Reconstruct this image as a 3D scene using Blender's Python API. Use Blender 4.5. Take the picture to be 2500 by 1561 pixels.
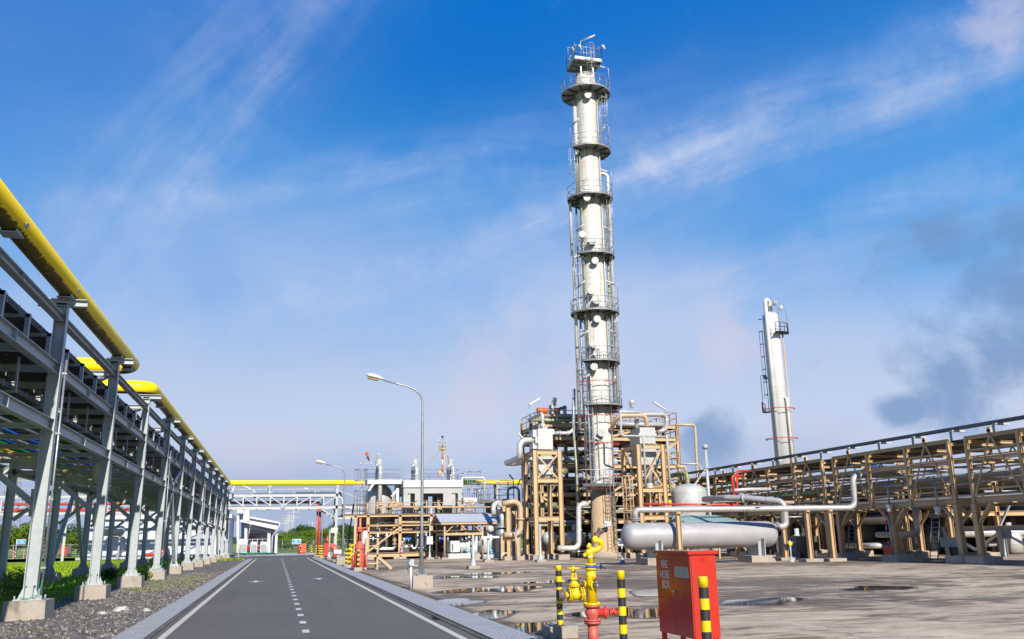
import bpy, bmesh, math, random
from mathutils import Vector, Matrix
rnd = random.Random(7)
R_ = math.radians
for _o in list(bpy.data.objects): bpy.data.objects.remove(_o)
sc = bpy.context.scene
C = sc.collection.objects

# ---------------------------------------------------------------- camera
CAMROT = Matrix(((0.9678, -0.0488, -0.2469), (-0.2537, -0.2400, -0.9370), (-0.0136, 0.9696, -0.2445)))
FPX, CX, CY, EYE = 2121.0, 1250.0, 780.5, Vector((0, 0, 1.75))
def _axes():
    ey = Vector((675 - CX, -(1324 - CY), -FPX)).normalized()
    uz = Vector((1095 - CX, 7660 + CY, -FPX)).normalized()
    uz = (uz - ey * uz.dot(ey)).normalized()
    ex = ey.cross(uz)
    return Matrix((ex, ey, uz))
CAMROT = _axes()
cam_d = bpy.data.cameras.new('camera'); cam = bpy.data.objects.new('camera', cam_d); C.link(cam)
cam_d.sensor_width = 36; cam_d.sensor_fit = 'HORIZONTAL'; cam_d.lens = 36 * FPX / 2500
cam_d.clip_start = 0.1; cam_d.clip_end = 8000
cam.matrix_world = Matrix.Translation(EYE) @ CAMROT.to_4x4()
sc.camera = cam
def ray(px, py): return CAMROT @ Vector((px - CX, -(py - CY), -FPX)).normalized()
def A(px, py, Y):                       # survey: the point at northing Y seen at that place of the photograph
    d = ray(px, py); return EYE + d * (Y / d.y)
def G(px, py, z=0.0):
    d = ray(px, py); return EYE + d * ((z - EYE.z) / d.z)

# ---------------------------------------------------------------- light
SUN_EL, SUN_AZ = R_(31), R_(180 - 3.5)     # azimuth clockwise from +Y
sun_d = bpy.data.lights.new('sun', 'SUN'); sun = bpy.data.objects.new('sun', sun_d); C.link(sun)
sun_d.energy = 5.0; sun_d.angle = R_(0.5); sun_d.color = (1.0, 0.94, 0.845)
to_sun = Vector((math.sin(SUN_AZ) * math.cos(SUN_EL), math.cos(SUN_AZ) * math.cos(SUN_EL), math.sin(SUN_EL)))
sun.rotation_euler = to_sun.to_track_quat('Z', 'Y').to_euler()
sc.view_settings.view_transform = 'Standard'; sc.view_settings.look = 'None'
sc.view_settings.exposure = 0.55; sc.view_settings.gamma = 1

class NT:                                # tiny node helper
    def __init__(s, tree): s.t = tree; s.n = tree.nodes; s.l = tree.links
    def new(s, typ, **kw):
        n = s.n.new(typ)
        for k, v in kw.items():
            if k == 'ins':
                for i, x in v.items():
                    if hasattr(x, 'is_linked') or hasattr(x, 'links'): s.l.new(x, n.inputs[i])
                    else: n.inputs[i].default_value = x
            else: setattr(n, k, v)
        return n
    def math(s, op, a, b=0.0, c=None, clamp=False):
        n = s.new('ShaderNodeMath', operation=op, use_clamp=clamp, ins={0: a, 1: b})
        if c is not None:
            if hasattr(c, 'links'): s.l.new(c, n.inputs[2])
            else: n.inputs[2].default_value = c
        return n.outputs[0]
    def dot(s, a, vec): return s.new('ShaderNodeVectorMath', operation='DOT_PRODUCT', ins={0: a, 1: vec}).outputs['Value']
    def mul(s, a, vec): return s.new('ShaderNodeVectorMath', operation='MULTIPLY', ins={0: a, 1: vec}).outputs[0]
    def noise(s, vec, scale, detail=3, rough=0.5, dist=0.0):
        return s.new('ShaderNodeTexNoise', ins={'Vector': vec, 'Scale': scale, 'Detail': detail, 'Roughness': rough, 'Distortion': dist}).outputs['Fac']
    def ramp(s, fac, lo, hi):            # smooth step lo..hi -> 0..1
        return s.new('ShaderNodeMapRange', interpolation_type='SMOOTHSTEP', ins={0: fac, 1: lo, 2: hi, 3: 0.0, 4: 1.0}).outputs[0]
    def mix(s, fac, a, b, mode='MIX'):
        n = s.new('ShaderNodeMix', data_type='RGBA', blend_type=mode)
        for i, x in ((0, fac), (6, a), (7, b)):
            if hasattr(x, 'links'): s.l.new(x, n.inputs[i])
            elif i == 0: n.inputs[0].default_value = x
            else: n.inputs[i].default_value = (*x[:3], 1)
        return n.outputs[2]

world = bpy.data.worlds.new('World'); sc.world = world; world.use_nodes = True
def build_world():
    w = NT(world.node_tree); w.n.clear()
    STR = 0.09; S = 1.0 / (STR * 2 ** sc.view_settings.exposure)
    out = w.new('ShaderNodeOutputWorld'); bg = w.new('ShaderNodeBackground')
    w.l.new(bg.outputs[0], out.inputs[0]); bg.inputs[1].default_value = STR
    sky = w.new('ShaderNodeTexSky', sky_type='NISHITA', sun_disc=False, sun_elevation=SUN_EL, sun_rotation=SUN_AZ,
                air_density=1.0, dust_density=0.4, ozone_density=3.0)
    hs = w.new('ShaderNodeHueSaturation', ins={'Hue': 0.49, 'Saturation': 1.6, 'Value': 0.75, 'Color': sky.outputs[0]})
    d = w.new('ShaderNodeTexCoord').outputs['Generated']
    zc_ = w.new('ShaderNodeSeparateXYZ', ins={0: d}).outputs[2]
    def col_(r, g, b): return (r * S, g * S, b * S)
    n1 = w.noise(d, 4.0, 7, 0.6, 0.4); n2 = w.noise(d, 13.0, 7, 0.62, 0.35); n3 = w.noise(d, 2.2, 4, 0.5, 0.2)
    zz = w.math('ADD', zc_, w.math('MULTIPLY', w.math('SUBTRACT', n3, 0.5), 0.22))
    grad = col_(.40, .48, .70); prev = 0.0
    for lo, hi, c in ((.02, .10, (.60, .67, .84)), (.12, .29, (.11, .41, .85)), (.21, .35, (.004, .285, .77)), (.32, .52, (.0, .165, .61))):
        grad = w.mix(w.ramp(zz, lo, hi), grad, col_(*c))
    col = w.mix(0.05, grad, hs.outputs[0])
    def along(p, q):
        a, b = ray(*p), ray(*q); n = a.cross(b).normalized(); m = (a + b).normalized(); t = n.cross(m); return n, m, t, a.dot(m)
    def streak(p, q, width, amt, lo=0.30, hi=0.82, warp=0.11):      # a combed cirrus band through two directions
        n, m, t, half = along(p, q)
        fib = w.new('ShaderNodeCombineXYZ', ins={0: w.dot(d, tuple(n * 16)), 1: w.dot(d, tuple(t * 2.6)), 2: 0.3}).outputs[0]
        fn = w.noise(fib, 1.0, 7, 0.62, 0.9)
        off = w.math('ADD', w.dot(d, tuple(n)), w.math('MULTIPLY', w.math('SUBTRACT', n1, 0.5), warp))
        g = w.math('DIVIDE', off, width); g = w.math('EXPONENT', w.math('MULTIPLY', w.math('MULTIPLY', g, g), -1.0))
        e = w.ramp(w.dot(d, tuple(m)), half - 0.07, min(1.0, half + 0.05))
        mixn = w.math('ADD', w.math('MULTIPLY', fn, 0.62), w.math('MULTIPLY', n2, 0.38))
        return w.math('MULTIPLY', w.math('MULTIPLY', g, e), w.math('MULTIPLY', w.ramp(mixn, lo, hi), amt))
    def gauss(p, rx, ry=None):                                       # soft patch: rx along the horizon, ry in height
        a = ray(*p); h = a.cross(Vector((0, 0, 1))).normalized(); u = h.cross(a)
        x = w.math('DIVIDE', w.dot(d, tuple(h)), rx); y = w.math('DIVIDE', w.dot(d, tuple(u)), ry or rx)
        r2 = w.math('ADD', w.math('MULTIPLY', x, x), w.math('MULTIPLY', y, y))
        return w.math('MULTIPLY', w.math('EXPONENT', w.math('MULTIPLY', r2, -1.0)), w.math('GREATER_THAN', w.dot(d, tuple(a)), 0.0))
    puffn = w.math('ADD', w.math('MULTIPLY', n1, 0.45), w.math('MULTIPLY', n2, 0.55))
    def cloud(parts, lo, hi, k=0.55):                                 # billowy cloud: noise thresholded inside soft patches
        g = gauss(*parts[0])
        for p in parts[1:]: g = w.math('MAXIMUM', g, gauss(*p))
        return w.ramp(w.math('ADD', w.math('MULTIPLY', w.math('SUBTRACT', puffn, 0.5), 3.2), g), lo, hi)
    def add(*vals):
        v = vals[0]
        for x in vals[1:]: v = w.math('ADD', v, x)
        return w.math('MINIMUM', v, 1.0)
    veil = add(w.math('MULTIPLY', gauss((60, 330), .30, .22), .42), w.math('MULTIPLY', gauss((900, 640), .30, .10), .5), w.math('MULTIPLY', gauss((2050, 420), .30, .15), .45), w.math('MULTIPLY', gauss((560, 720), .30, .10), .4))
    col = w.mix(w.math('MULTIPLY', veil, w.math('ADD', 0.45, w.math('MULTIPLY', n1, 0.7))), col, col_(.21, .42, .80))
    haze_ = add(w.math('MULTIPLY', gauss((700, 930), .50, .12), .75), w.math('MULTIPLY', gauss((1250, 760), .30, .10), .5), w.math('MULTIPLY', gauss((1950, 900), .40, .10), .55))
    col = w.mix(w.math('MULTIPLY', haze_, w.ramp(w.math('ADD', w.math('MULTIPLY', n1, .5), w.math('MULTIPLY', n3, .5)), .30, .66)), col, col_(.53, .63, .86))
    cir = add(streak((210, 640), (720, 30), .060, .62), streak((480, 470), (640, 210), .016, .55), streak((720, 520), (1500, 370), .055, .55), streak((1420, 520), (2480, 100), .040, .95), streak((1520, 470), (2050, 280), .014, .6),
              streak((1600, 760), (2490, 470), .045, .85), streak((1040, 650), (1330, 540), .020, .6), streak((430, 500), (620, 470), .02, .5), streak((700, 800), (1400, 700), .05, .4))
    col = w.mix(w.math('MULTIPLY', cir, 0.85), col, col_(.56, .65, .88))
    puff = cloud([((1270, 900), .10, .075), ((1180, 960), .06, .05), ((640, 1110), .12, .04), ((1770, 860), .05, .06), ((2460, 60), .05, .05), ((1020, 1110), .03, .02)], .35, 1.15)
    col = w.mix(w.math('MULTIPLY', puff, 0.60), col, col_(.64, .63, .77))
    dark = cloud([((2310, 600), .085, .05), ((2480, 560), .05, .04), ((2440, 690), .07, .07), ((2470, 860), .09, .09), ((2380, 920), .07, .07), ((1745, 1060), .06, .04), ((2200, 1000), .03, .02)], .38, 1.10)
    col = w.mix(w.math('MULTIPLY', dark, 0.72), col, col_(.14, .275, .535))
    low = cloud([((760, 1190), .30, .05), ((1900, 1100), .12, .03)], .2, 1.3)
    col = w.mix(w.math('MULTIPLY', low, 0.28), col, col_(.34, .42, .64))
    w.l.new(col, bg.inputs[0])
build_world()

# ---------------------------------------------------------------- materials
MATS = {}
def material(name, base, rough=0.5, metal=0.0, var=0.18, vscale=1.2, stain=None, bands=None, bump=0.0, bscale=30.0, spec=0.5, coat=0.0):
    """stain = (colour, amount 0..1, scale xyz, lo, hi); bands = (axis, spacing, width, colour)"""
    m = bpy.data.materials.new(name); m.use_nodes = True; w = NT(m.node_tree)
    b = w.n['Principled BSDF']
    pos = w.new('ShaderNodeNewGeometry').outputs['Position']
    n1 = w.noise(pos, vscale, 5, 0.6); n2 = w.noise(pos, vscale * 9, 4, 0.6)
    v = w.math('ADD', w.math('MULTIPLY', n1, 0.6), w.math('MULTIPLY', n2, 0.4)); base = tuple(c * 0.85 for c in base)
    col = w.mix(w.ramp(v, 0.3, 0.7), tuple(c * (1 - var) for c in base), tuple(min(1, c * (1 + var * 0.5)) for c in base))
    for st in (stain if isinstance(stain, list) else [stain] if stain else []):
        sn = w.noise(w.mul(pos, st[2]), 1.0, 5, 0.65, 0.3)
        col = w.mix(w.math('MULTIPLY', w.ramp(sn, st[3], st[4]), st[1]), col, st[0])
    if bands:
        ax, sp, wd, bc = bands
        s = w.new('ShaderNodeSeparateXYZ', ins={0: pos}).outputs[ax]
        fr = w.math('FRACT', w.math('DIVIDE', s, sp))
        col = w.mix(w.math('MULTIPLY', w.math('LESS_THAN', fr, wd), 0.75), col, bc)
        cell = w.new('ShaderNodeTexWhiteNoise', noise_dimensions='1D', ins={'W': w.math('FLOOR', w.math('DIVIDE', s, sp))}).outputs[0]
        col = w.mix(w.math('MULTIPLY', cell, 0.16), col, tuple(c * 0.6 for c in base))
    w.l.new(col, b.inputs['Base Color'])
    rr = w.math('ADD', w.math('MULTIPLY', n2, 0.22), rough - 0.11)
    w.l.new(rr, b.inputs['Roughness']); b.inputs['Metallic'].default_value = metal
    b.inputs['Specular IOR Level'].default_value = spec; b.inputs['Coat Weight'].default_value = coat
    if bump:
        bn = w.noise(pos, bscale, 3, 0.6)
        bu = w.new('ShaderNodeBump', ins={'Strength': bump, 'Distance': 0.02, 'Height': bn}); w.l.new(bu.outputs[0], b.inputs['Normal'])
    MATS[name] = m; return m
GREY = material('grey_steel_paint', (0.40, 0.435, 0.44), 0.42, 0, 0.14, 0.8, stain=[((0.16, 0.15, 0.12), 0.35, (3, 3, 0.5), 0.58, 0.8)])
BRG = material('pale_grey_bridge_paint', (0.46, 0.475, 0.475), 0.45, 0, 0.1, 0.8, stain=[((0.2, 0.19, 0.17), 0.35, (2, 2, 0.5), 0.58, 0.8)])
GREYD = material('galvanised_steel', (0.36, 0.38, 0.40), 0.42, 0.55, 0.25, 2.0)
WHITE = material('white_paint', (0.58, 0.585, 0.59), 0.5, 0, 0.08, 0.6, stain=[((0.35, 0.33, 0.28), 0.25, (1.2, 1.2, 0.25), 0.6, 0.85)])
WALL = material('white_cladding', (0.54, 0.57, 0.63), 0.55, 0, 0.05, 0.3)
TAN = material('tan_steel_paint', (0.55, 0.375, 0.198), 0.42, 0, 0.14, 0.6, stain=[((0.27, 0.17, 0.09), 0.55, (1.6, 1.6, 0.3), 0.58, 0.82)])
TANP = material('tan_pipe_paint', (0.53, 0.38, 0.235), 0.36, 0, 0.12, 0.9)
YELLOW = material('yellow_paint', (0.80, 0.56, 0.003), 0.38, 0, 0.10, 2.5, stain=[((0.30, 0.20, 0.02), 0.45, (9, 9, 3), 0.6, 0.78)])
RED = material('red_paint', (0.58, 0.045, 0.025), 0.35, 0, 0.10, 1.5)
REDF = material('faded_red_paint', (0.54, 0.10, 0.07), 0.5, 0, 0.15, 2.0, stain=[((0.6, 0.34, 0.30), 0.6, (7, 7, 2), 0.5, 0.75)])
BLACK = material('black_paint', (0.022, 0.020, 0.020), 0.55, 0, 0.2, 6, stain=[((0.10, 0.095, 0.09), 0.5, (10, 10, 4), 0.58, 0.75)])
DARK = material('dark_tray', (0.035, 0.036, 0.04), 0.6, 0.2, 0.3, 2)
CONC = material('footing_concrete', (0.38, 0.325, 0.27), 0.85, 0, 0.2, 2.5, stain=[((0.10, 0.09, 0.07), 0.75, (2.6, 2.6, 1.2), 0.56, 0.74)], bump=0.25)
PALEC = material('pale_concrete', (0.44, 0.44, 0.43), 0.85, 0, 0.12, 1.0, stain=[((0.42, 0.41, 0.40), 0.5, (1.4, 1.4, 0.7), 0.5, 0.75)], bump=0.15)
ALU = material('aluminium_cladding', (0.62, 0.61, 0.58), 0.38, 0.2, 0.12, 1.0, bands=(2, 0.62, 0.05, (0.30, 0.29, 0.27)), stain=[((0.33, 0.30, 0.10), 0.5, (1.5, 1.5, 0.5), 0.60, 0.78)])
ALUX = material('aluminium_pipe_cladding', (0.62, 0.61, 0.59), 0.36, 0.25, 0.12, 1.0, bands=(0, 0.55, 0.06, (0.34, 0.33, 0.31)), stain=[((0.22, 0.22, 0.06), 0.6, (1.3, 1.3, 1.3), 0.55, 0.72)])
TANK = material('silver_tank_paint', (0.38, 0.37, 0.38), 0.54, 0.12, 0.10, 0.9, bands=(0, 2.42, 0.008, (0.20, 0.19, 0.19)), stain=[((0.34, 0.33, 0.33), 0.5, (0.5, 2.2, 2.2), 0.5, 0.75), ((0.72, 0.71, 0.72), 0.4, (0.9, 3, 3), 0.55, 0.8)])
PIPES = material('silver_pipe_paint', (0.47, 0.445, 0.43), 0.42, 0.2, 0.12, 1.0, bands=(0, 3.1, 0.012, (0.2, 0.17, 0.15)))
TOWER = material('tower_cladding', (0.66, 0.62, 0.56), 0.40, 0.10, 0.10, 0.9, bands=(2, 0.52, 0.06, (0.30, 0.28, 0.25)),
                 stain=[((0.22, 0.20, 0.05), 0.7, (1.5, 1.5, 0.16), 0.53, 0.68), ((0.24, 0.13, 0.06), 0.75, (4.5, 4.5, 0.30), 0.57, 0.72)])
TOWER2 = material('far_tower_cladding', (0.70, 0.69, 0.67), 0.36, 0.12, 0.08, 0.9, bands=(2, 1.0, 0.03, (0.45, 0.44, 0.43)))
HOODM = material('heat_hood_cladding', (0.53, 0.53, 0.52), 0.38, 0.3, 0.10, 1.1, stain=[((0.40, 0.40, 0.36), 0.5, (2.0, 2.0, 0.4), 0.55, 0.75)])
MOSS = material('mossy_pipe_cladding', (0.46, 0.45, 0.36), 0.5, 0.2, 0.2, 1.6, stain=[((0.20, 0.22, 0.03), 0.9, (1.6, 1.6, 1.6), 0.42, 0.58)], bands=(0, 0.5, 0.05, (0.2, 0.2, 0.15)))
BLUE = material('blue_paint', (0.02, 0.13, 0.55), 0.4)
BLUEG = material('teal_machine_paint', (0.14, 0.40, 0.48), 0.45)
GREEN = material('green_pipe_paint', (0.02, 0.30, 0.16), 0.45)
GREENR = material('pale_green_roofing', (0.28, 0.42, 0.36), 0.55, 0, 0.1, 1.0)
ORANGE = material('orange_paint', (0.60, 0.12, 0.025), 0.45, 0, 0.15, 1.5)
ROOF = material('corrugated_white_roofing', (0.50, 0.53, 0.58), 0.5, 0.1, 0.06, 0.7)
GRAYM = material('grey_machine_paint', (0.50, 0.52, 0.52), 0.45, 0, 0.2, 3)
DUSK = material('dark_machine_and_shade_tone', (0.10, 0.09, 0.085), 0.5, 0.1, 0.3, 1.5)  # machine paint, also the painted shade of the sheets behind the structures
RUSTG = material('weathered_grey_brass', (0.16, 0.13, 0.12), 0.6, 0.4, 0.3, 8)
CHROME = material('polished_steel', (0.7, 0.7, 0.72), 0.18, 1.0, 0.05, 8)
GRATE = material('weathered_grating', (0.10, 0.10, 0.10), 0.6, 0.3, 0.3, 3)
LIGHTF = material('lamp_housing', (0.58, 0.56, 0.53), 0.4, 0.1, 0.08, 2)
SIGNB = material('sign_blue', (0.01, 0.09, 0.42), 0.45)
SIGNC = material('sign_cyan', (0.02, 0.32, 0.62), 0.45)
TRUNK = material('tree_bark', (0.12, 0.085, 0.055), 0.9)
def leafmat(name, a, b):
    m = bpy.data.materials.new(name); m.use_nodes = True; w = NT(m.node_tree); bs = w.n['Principled BSDF']
    pos = w.new('ShaderNodeNewGeometry').outputs['Position']
    n = w.noise(pos, 0.35, 4, 0.7); n2 = w.noise(pos, 3.0, 2, 0.6)
    col = w.mix(w.ramp(w.math('ADD', w.math('MULTIPLY', n, 0.6), w.math('MULTIPLY', n2, 0.4)), 0.36, 0.64), a, b)
    w.l.new(col, bs.inputs['Base Color']); bs.inputs['Roughness'].default_value = 0.55
    bs.inputs['Specular IOR Level'].default_value = 0.3
    tr = w.new('ShaderNodeBsdfTranslucent'); w.l.new(w.mix(0.5, col, (0.25, 0.35, 0.02)), tr.inputs[0])
    mx = w.new('ShaderNodeMixShader', ins={0: 0.3}); w.l.new(bs.outputs[0], mx.inputs[1]); w.l.new(tr.outputs[0], mx.inputs[2])
    w.l.new(mx.outputs[0], w.n['Material Output'].inputs[0]); return m
LEAFD = leafmat('dark_leaves', (0.012, 0.040, 0.010), (0.06, 0.13, 0.018))
LEAFL = leafmat('light_leaves', (0.05, 0.12, 0.012), (0.22, 0.30, 0.02))
GRASSM = leafmat('grass_blades', (0.14, 0.24, 0.006), (0.38, 0.50, 0.015))

# ---------------------------------------------------------------- mesh helpers
Z = Vector((0, 0, 1)); X = Vector((1, 0, 0)); Yv = Vector((0, 1, 0))
def V(*a): return Vector(a)
def frame(d, up=Z):
    d = d.normalized()
    if abs(d.dot(up)) > 0.995: up = X if abs(d.dot(X)) < 0.9 else Yv
    s = d.cross(up).normalized(); u = s.cross(d).normalized(); return d, s, u
class MB:
    def __init__(s): s.v = []; s.f = []; s.s = []
    def add(s, vs, fs, smooth=False):
        o = len(s.v); s.v += [Vector(p) for p in vs]
        for f in fs: s.f.append([i + o for i in f]); s.s.append(smooth)
        return s
    def hexa(s, p): return s.add(p, [(0, 1, 2, 3), (7, 6, 5, 4), (0, 4, 5, 1), (1, 5, 6, 2), (2, 6, 7, 3), (3, 7, 4, 0)])
    def box(s, x0, x1, y0, y1, z0, z1):
        return s.hexa([(x0, y0, z0), (x1, y0, z0), (x1, y1, z0), (x0, y1, z0), (x0, y0, z1), (x1, y0, z1), (x1, y1, z1), (x0, y1, z1)])
    def cbox(s, c, sx, sy, sz): return s.box(c[0] - sx / 2, c[0] + sx / 2, c[1] - sy / 2, c[1] + sy / 2, c[2] - sz / 2, c[2] + sz / 2)
    def bar(s, p, q, w, h, up=Z):
        p, q = Vector(p), Vector(q); d, a, u = frame(q - p, up); a = a * w / 2; u = u * h / 2
        return s.hexa([p - a - u, p + a - u, p + a + u, p - a + u, q - a - u, q + a - u, q + a + u, q - a + u])
    def ib(s, p, q, w, h, up=Z, t=0.022):            # I section: web along 'up', flanges across
        p, q = Vector(p), Vector(q); d, a, u = frame(q - p, up)
        s.bar(p, q, t, h - 2 * t, u)
        for k in (-1, 1): s.bar(p + u * k * (h - t) / 2, q + u * k * (h - t) / 2, w, t, u)
        return s
    def tube(s, p, q, r, n=10, r2=None, cap=True):
        p, q = Vector(p), Vector(q); d, a, u = frame(q - p); r2 = r if r2 is None else r2; vs = []
        for c, rr in ((p, r), (q, r2)):
            for i in range(n):
                t = 2 * math.pi * i / n; vs.append(c + a * math.cos(t) * rr + u * math.sin(t) * rr)
        o = len(s.v); s.add(vs, [(i, (i + 1) % n, n + (i + 1) % n, n + i) for i in range(n)], True)
        if cap:
            s.f.append([o + i for i in range(n)][::-1]); s.s.append(False); s.f.append([o + n + i for i in range(n)]); s.s.append(False)
        return s
    def sweep(s, pts, r, n=10, cap=True):
        pts = [Vector(p) for p in pts]; rs = r if isinstance(r, (list, tuple)) else [r] * len(pts)
        o = len(s.v); d0 = (pts[1] - pts[0]).normalized(); _, a, u = frame(d0); prev = d0; m = len(pts)
        for k, p in enumerate(pts):
            if k == 0: d = d0
            elif k == m - 1: d = (pts[k] - pts[k - 1]).normalized()
            else: d = ((pts[k] - pts[k - 1]).normalized() + (pts[k + 1] - pts[k]).normalized()).normalized()
            q = prev.rotation_difference(d); a = q @ a; u = q @ u; prev = d
            for i in range(n):
                t = 2 * math.pi * i / n; s.v.append(p + a * math.cos(t) * rs[k] + u * math.sin(t) * rs[k])
        for k in range(m - 1):
            for i in range(n):
                j = (i + 1) % n; s.f.append([o + k * n + i, o + k * n + j, o + (k + 1) * n + j, o + (k + 1) * n + i]); s.s.append(True)
        if cap:
            s.f.append([o + i for i in range(n)][::-1]); s.s.append(False); s.f.append([o + (m - 1) * n + i for i in range(n)]); s.s.append(False)
        return s
    def pipe(s, pts, r, bend=None, n=12, seg=6, cap=True):      # polyline with rounded elbows
        pts = [Vector(p) for p in pts]; bend = 3 * r if bend is None else bend; out = [pts[0]]
        for k in range(1, len(pts) - 1):
            a = (pts[k - 1] - pts[k]); b = (pts[k + 1] - pts[k]); ang = a.angle(b)
            if abs(ang - math.pi) < 0.02: out.append(pts[k]); continue
            t = min(bend / math.tan(ang / 2), a.length * 0.49, b.length * 0.49); a.normalize(); b.normalize()
            p0 = pts[k] + a * t; p1 = pts[k] + b * t; rr = t * math.tan(ang / 2)
            bis = (a + b).normalized(); cen = pts[k] + bis * (rr / math.sin(ang / 2)); v0 = p0 - cen; v1 = p1 - cen
            for i in range(seg + 1):
                f = i / seg; th = v0.angle(v1); out.append(cen + (v0 * math.sin((1 - f) * th) + v1 * math.sin(f * th)) / math.sin(th))
        out.append(pts[-1]); return s.sweep(out, r, n, cap)
    def lathe(s, base, prof, axis=Z, n=20, sharp=False):        # prof = [(radius, distance along axis)]
        base = Vector(base); d, a, u = frame(Vector(axis)); o = len(s.v)
        for r, h in prof:
            for i in range(n):
                t = 2 * math.pi * i / n; s.v.append(base + d * h + (a * math.cos(t) + u * math.sin(t)) * max(r, 1e-4))
        for k in range(len(prof) - 1):
            for i in range(n):
                j = (i + 1) % n; s.f.append([o + k * n + i, o + k * n + j, o + (k + 1) * n + j, o + (k + 1) * n + i]); s.s.append(not sharp)
        s.f.append([o + i for i in range(n)][::-1]); s.s.append(False); m = len(prof) - 1
        s.f.append([o + m * n + i for i in range(n)]); s.s.append(False); return s
    def ball(s, c, r, n=12, m=8, sc=(1, 1, 1)):
        prof = [(r * math.sin(math.pi * k / m), -r * math.cos(math.pi * k / m)) for k in range(m + 1)]
        t = MB().lathe((0, 0, 0), prof, Z, n); c = Vector(c)
        return s.add([c + Vector((p.x * sc[0], p.y * sc[1], p.z * sc[2])) for p in t.v], t.f, True)
    def ring(s, c, Rr, r, a0=0, a1=360, axis=Z, n=6, seg=None, ref=None):
        c = Vector(c); d = Vector(axis).normalized()
        if ref is None: ref = X if abs(d.dot(X)) < 0.9 else Yv
        u = (Vector(ref) - d * Vector(ref).dot(d)).normalized(); w = d.cross(u)
        seg = seg or max(6, int(abs(a1 - a0) / 12)); full = abs(a1 - a0) >= 359.9
        pts = [c + (u * math.cos(R_(a0 + (a1 - a0) * i / seg)) + w * math.sin(R_(a0 + (a1 - a0) * i / seg))) * Rr for i in range(seg + 1)]
        return s.sweep(pts, r, n, not full)
    def arcplate(s, c, r0, r1, a0, a1, z0, z1, seg=None):       # thick annular sector, angle clockwise-free in XY
        seg = seg or max(4, int(abs(a1 - a0) / 10)); o = len(s.v)
        for i in range(seg + 1):
            t = R_(a0 + (a1 - a0) * i / seg); cs, sn = math.cos(t), math.sin(t)
            for r, z in ((r0, z0), (r1, z0), (r1, z1), (r0, z1)): s.v.append(Vector((c[0] + cs * r, c[1] + sn * r, z)))
        for i in range(seg):
            b = o + i * 4
            for k in range(4): s.f.append([b + k, b + (k + 1) % 4, b + 4 + (k + 1) % 4, b + 4 + k]); s.s.append(False)
        s.f.append([o, o + 1, o + 2, o + 3]); s.s.append(False); e = o + seg * 4; s.f.append([e + 3, e + 2, e + 1, e]); s.s.append(False); return s
    def poly(s, pts, z0, z1):                                    # vertical prism
        n = len(pts); o = len(s.v)
        for z in (z0, z1): s.v += [Vector((p[0], p[1], z)) for p in pts]
        s.f.append([o + i for i in range(n)][::-1]); s.f.append([o + n + i for i in range(n)]); s.s += [False, False]
        for i in range(n): s.f.append([o + i, o + (i + 1) % n, o + n + (i + 1) % n, o + n + i]); s.s.append(False)
        return s
    def prism(s, pts, off):                                      # any planar outline pushed along off
        n = len(pts); pts = [Vector(p) for p in pts]; off = Vector(off); o = len(s.v); s.v += pts + [p + off for p in pts]
        s.f.append([o + i for i in range(n)][::-1]); s.f.append([o + n + i for i in range(n)]); s.s += [False, False]
        for i in range(n): s.f.append([o + i, o + (i + 1) % n, o + n + (i + 1) % n, o + n + i]); s.s.append(False)
        return s
    def build(s, name, mat, parent=None, mats=None, fm=None, label=None):
        org = WLOC.get(parent.name, Vector()) if parent else Vector()
        me = bpy.data.meshes.new(name); me.from_pydata([v - org for v in s.v], [], s.f)
        me.polygons.foreach_set('use_smooth', s.s)
        bm = bmesh.new(); bm.from_mesh(me); bmesh.ops.recalc_face_normals(bm, faces=bm.faces); bm.to_mesh(me); bm.free()
        me.materials.append(mat)
        if mats:
            for m in mats: me.materials.append(m)
            me.polygons.foreach_set('material_index', fm)
        o = bpy.data.objects.new(name, me); C.link(o)
        if parent: o.parent = parent; WLOC[o.name] = org
        else: WLOC[o.name] = Vector()
        if label: o['label'] = label
        return o
WLOC = {}
def thing(name, label, cat, loc=(0, 0, 0), group=None):
    o = bpy.data.objects.new(name, None); C.link(o); o.location = Vector(loc); WLOC[o.name] = Vector(loc); o.empty_display_size = 0.2
    return tag(o, label, cat, group)
def tag(o, label, cat, group=None):
    o['label'] = label; o['category'] = cat
    if group: o['group'] = group
    return o
def struct(o, kind='structure'): o['kind'] = kind; return o
def copy_tree(o, parent=None):
    c = o.copy(); C.link(c); c.parent = parent; WLOC[c.name] = WLOC.get(o.name, Vector())
    for ch in [x for x in KIDS.get(o.name, [])]: KIDS.setdefault(c.name, []).append(copy_tree(ch, c))
    return c
KIDS = {}
def index_kids(root):
    for x in bpy.data.objects:
        if x.parent: KIDS.setdefault(x.parent.name, []); KIDS[x.parent.name].append(x) if x not in KIDS[x.parent.name] else None
def dup(root, loc, label=None, rz=None, cat=None, group=None):
    index_kids(root); c = copy_tree(root); c.location = Vector(loc)
    if rz is not None: c.rotation_euler.z = rz
    if label: c['label'] = label
    if group: c['group'] = group
    return c
FONT = None
def text_mesh(name, body, size, loc, rot, mat, parent=None, extrude=0.002, align='CENTER', xs=1.0):
    cu = bpy.data.curves.new(name, 'FONT'); cu.body = body; cu.size = size; cu.extrude = extrude; cu.align_x = align; cu.align_y = 'CENTER'
    tmp = bpy.data.objects.new('tmp_text', cu); C.link(tmp); bpy.context.view_layer.update()
    me = bpy.data.meshes.new_from_object(tmp.evaluated_get(bpy.context.evaluated_depsgraph_get()))
    bpy.data.objects.remove(tmp); me.materials.clear(); me.materials.append(mat)
    o = bpy.data.objects.new(name, me); C.link(o)
    org = WLOC.get(parent.name, Vector()) if parent else Vector()
    o.matrix_world = Matrix.Translation(Vector(loc) - org) @ rot.to_4x4() @ Matrix.Diagonal((xs, 1, 1, 1))
    if parent: o.parent = parent
    return o
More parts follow.
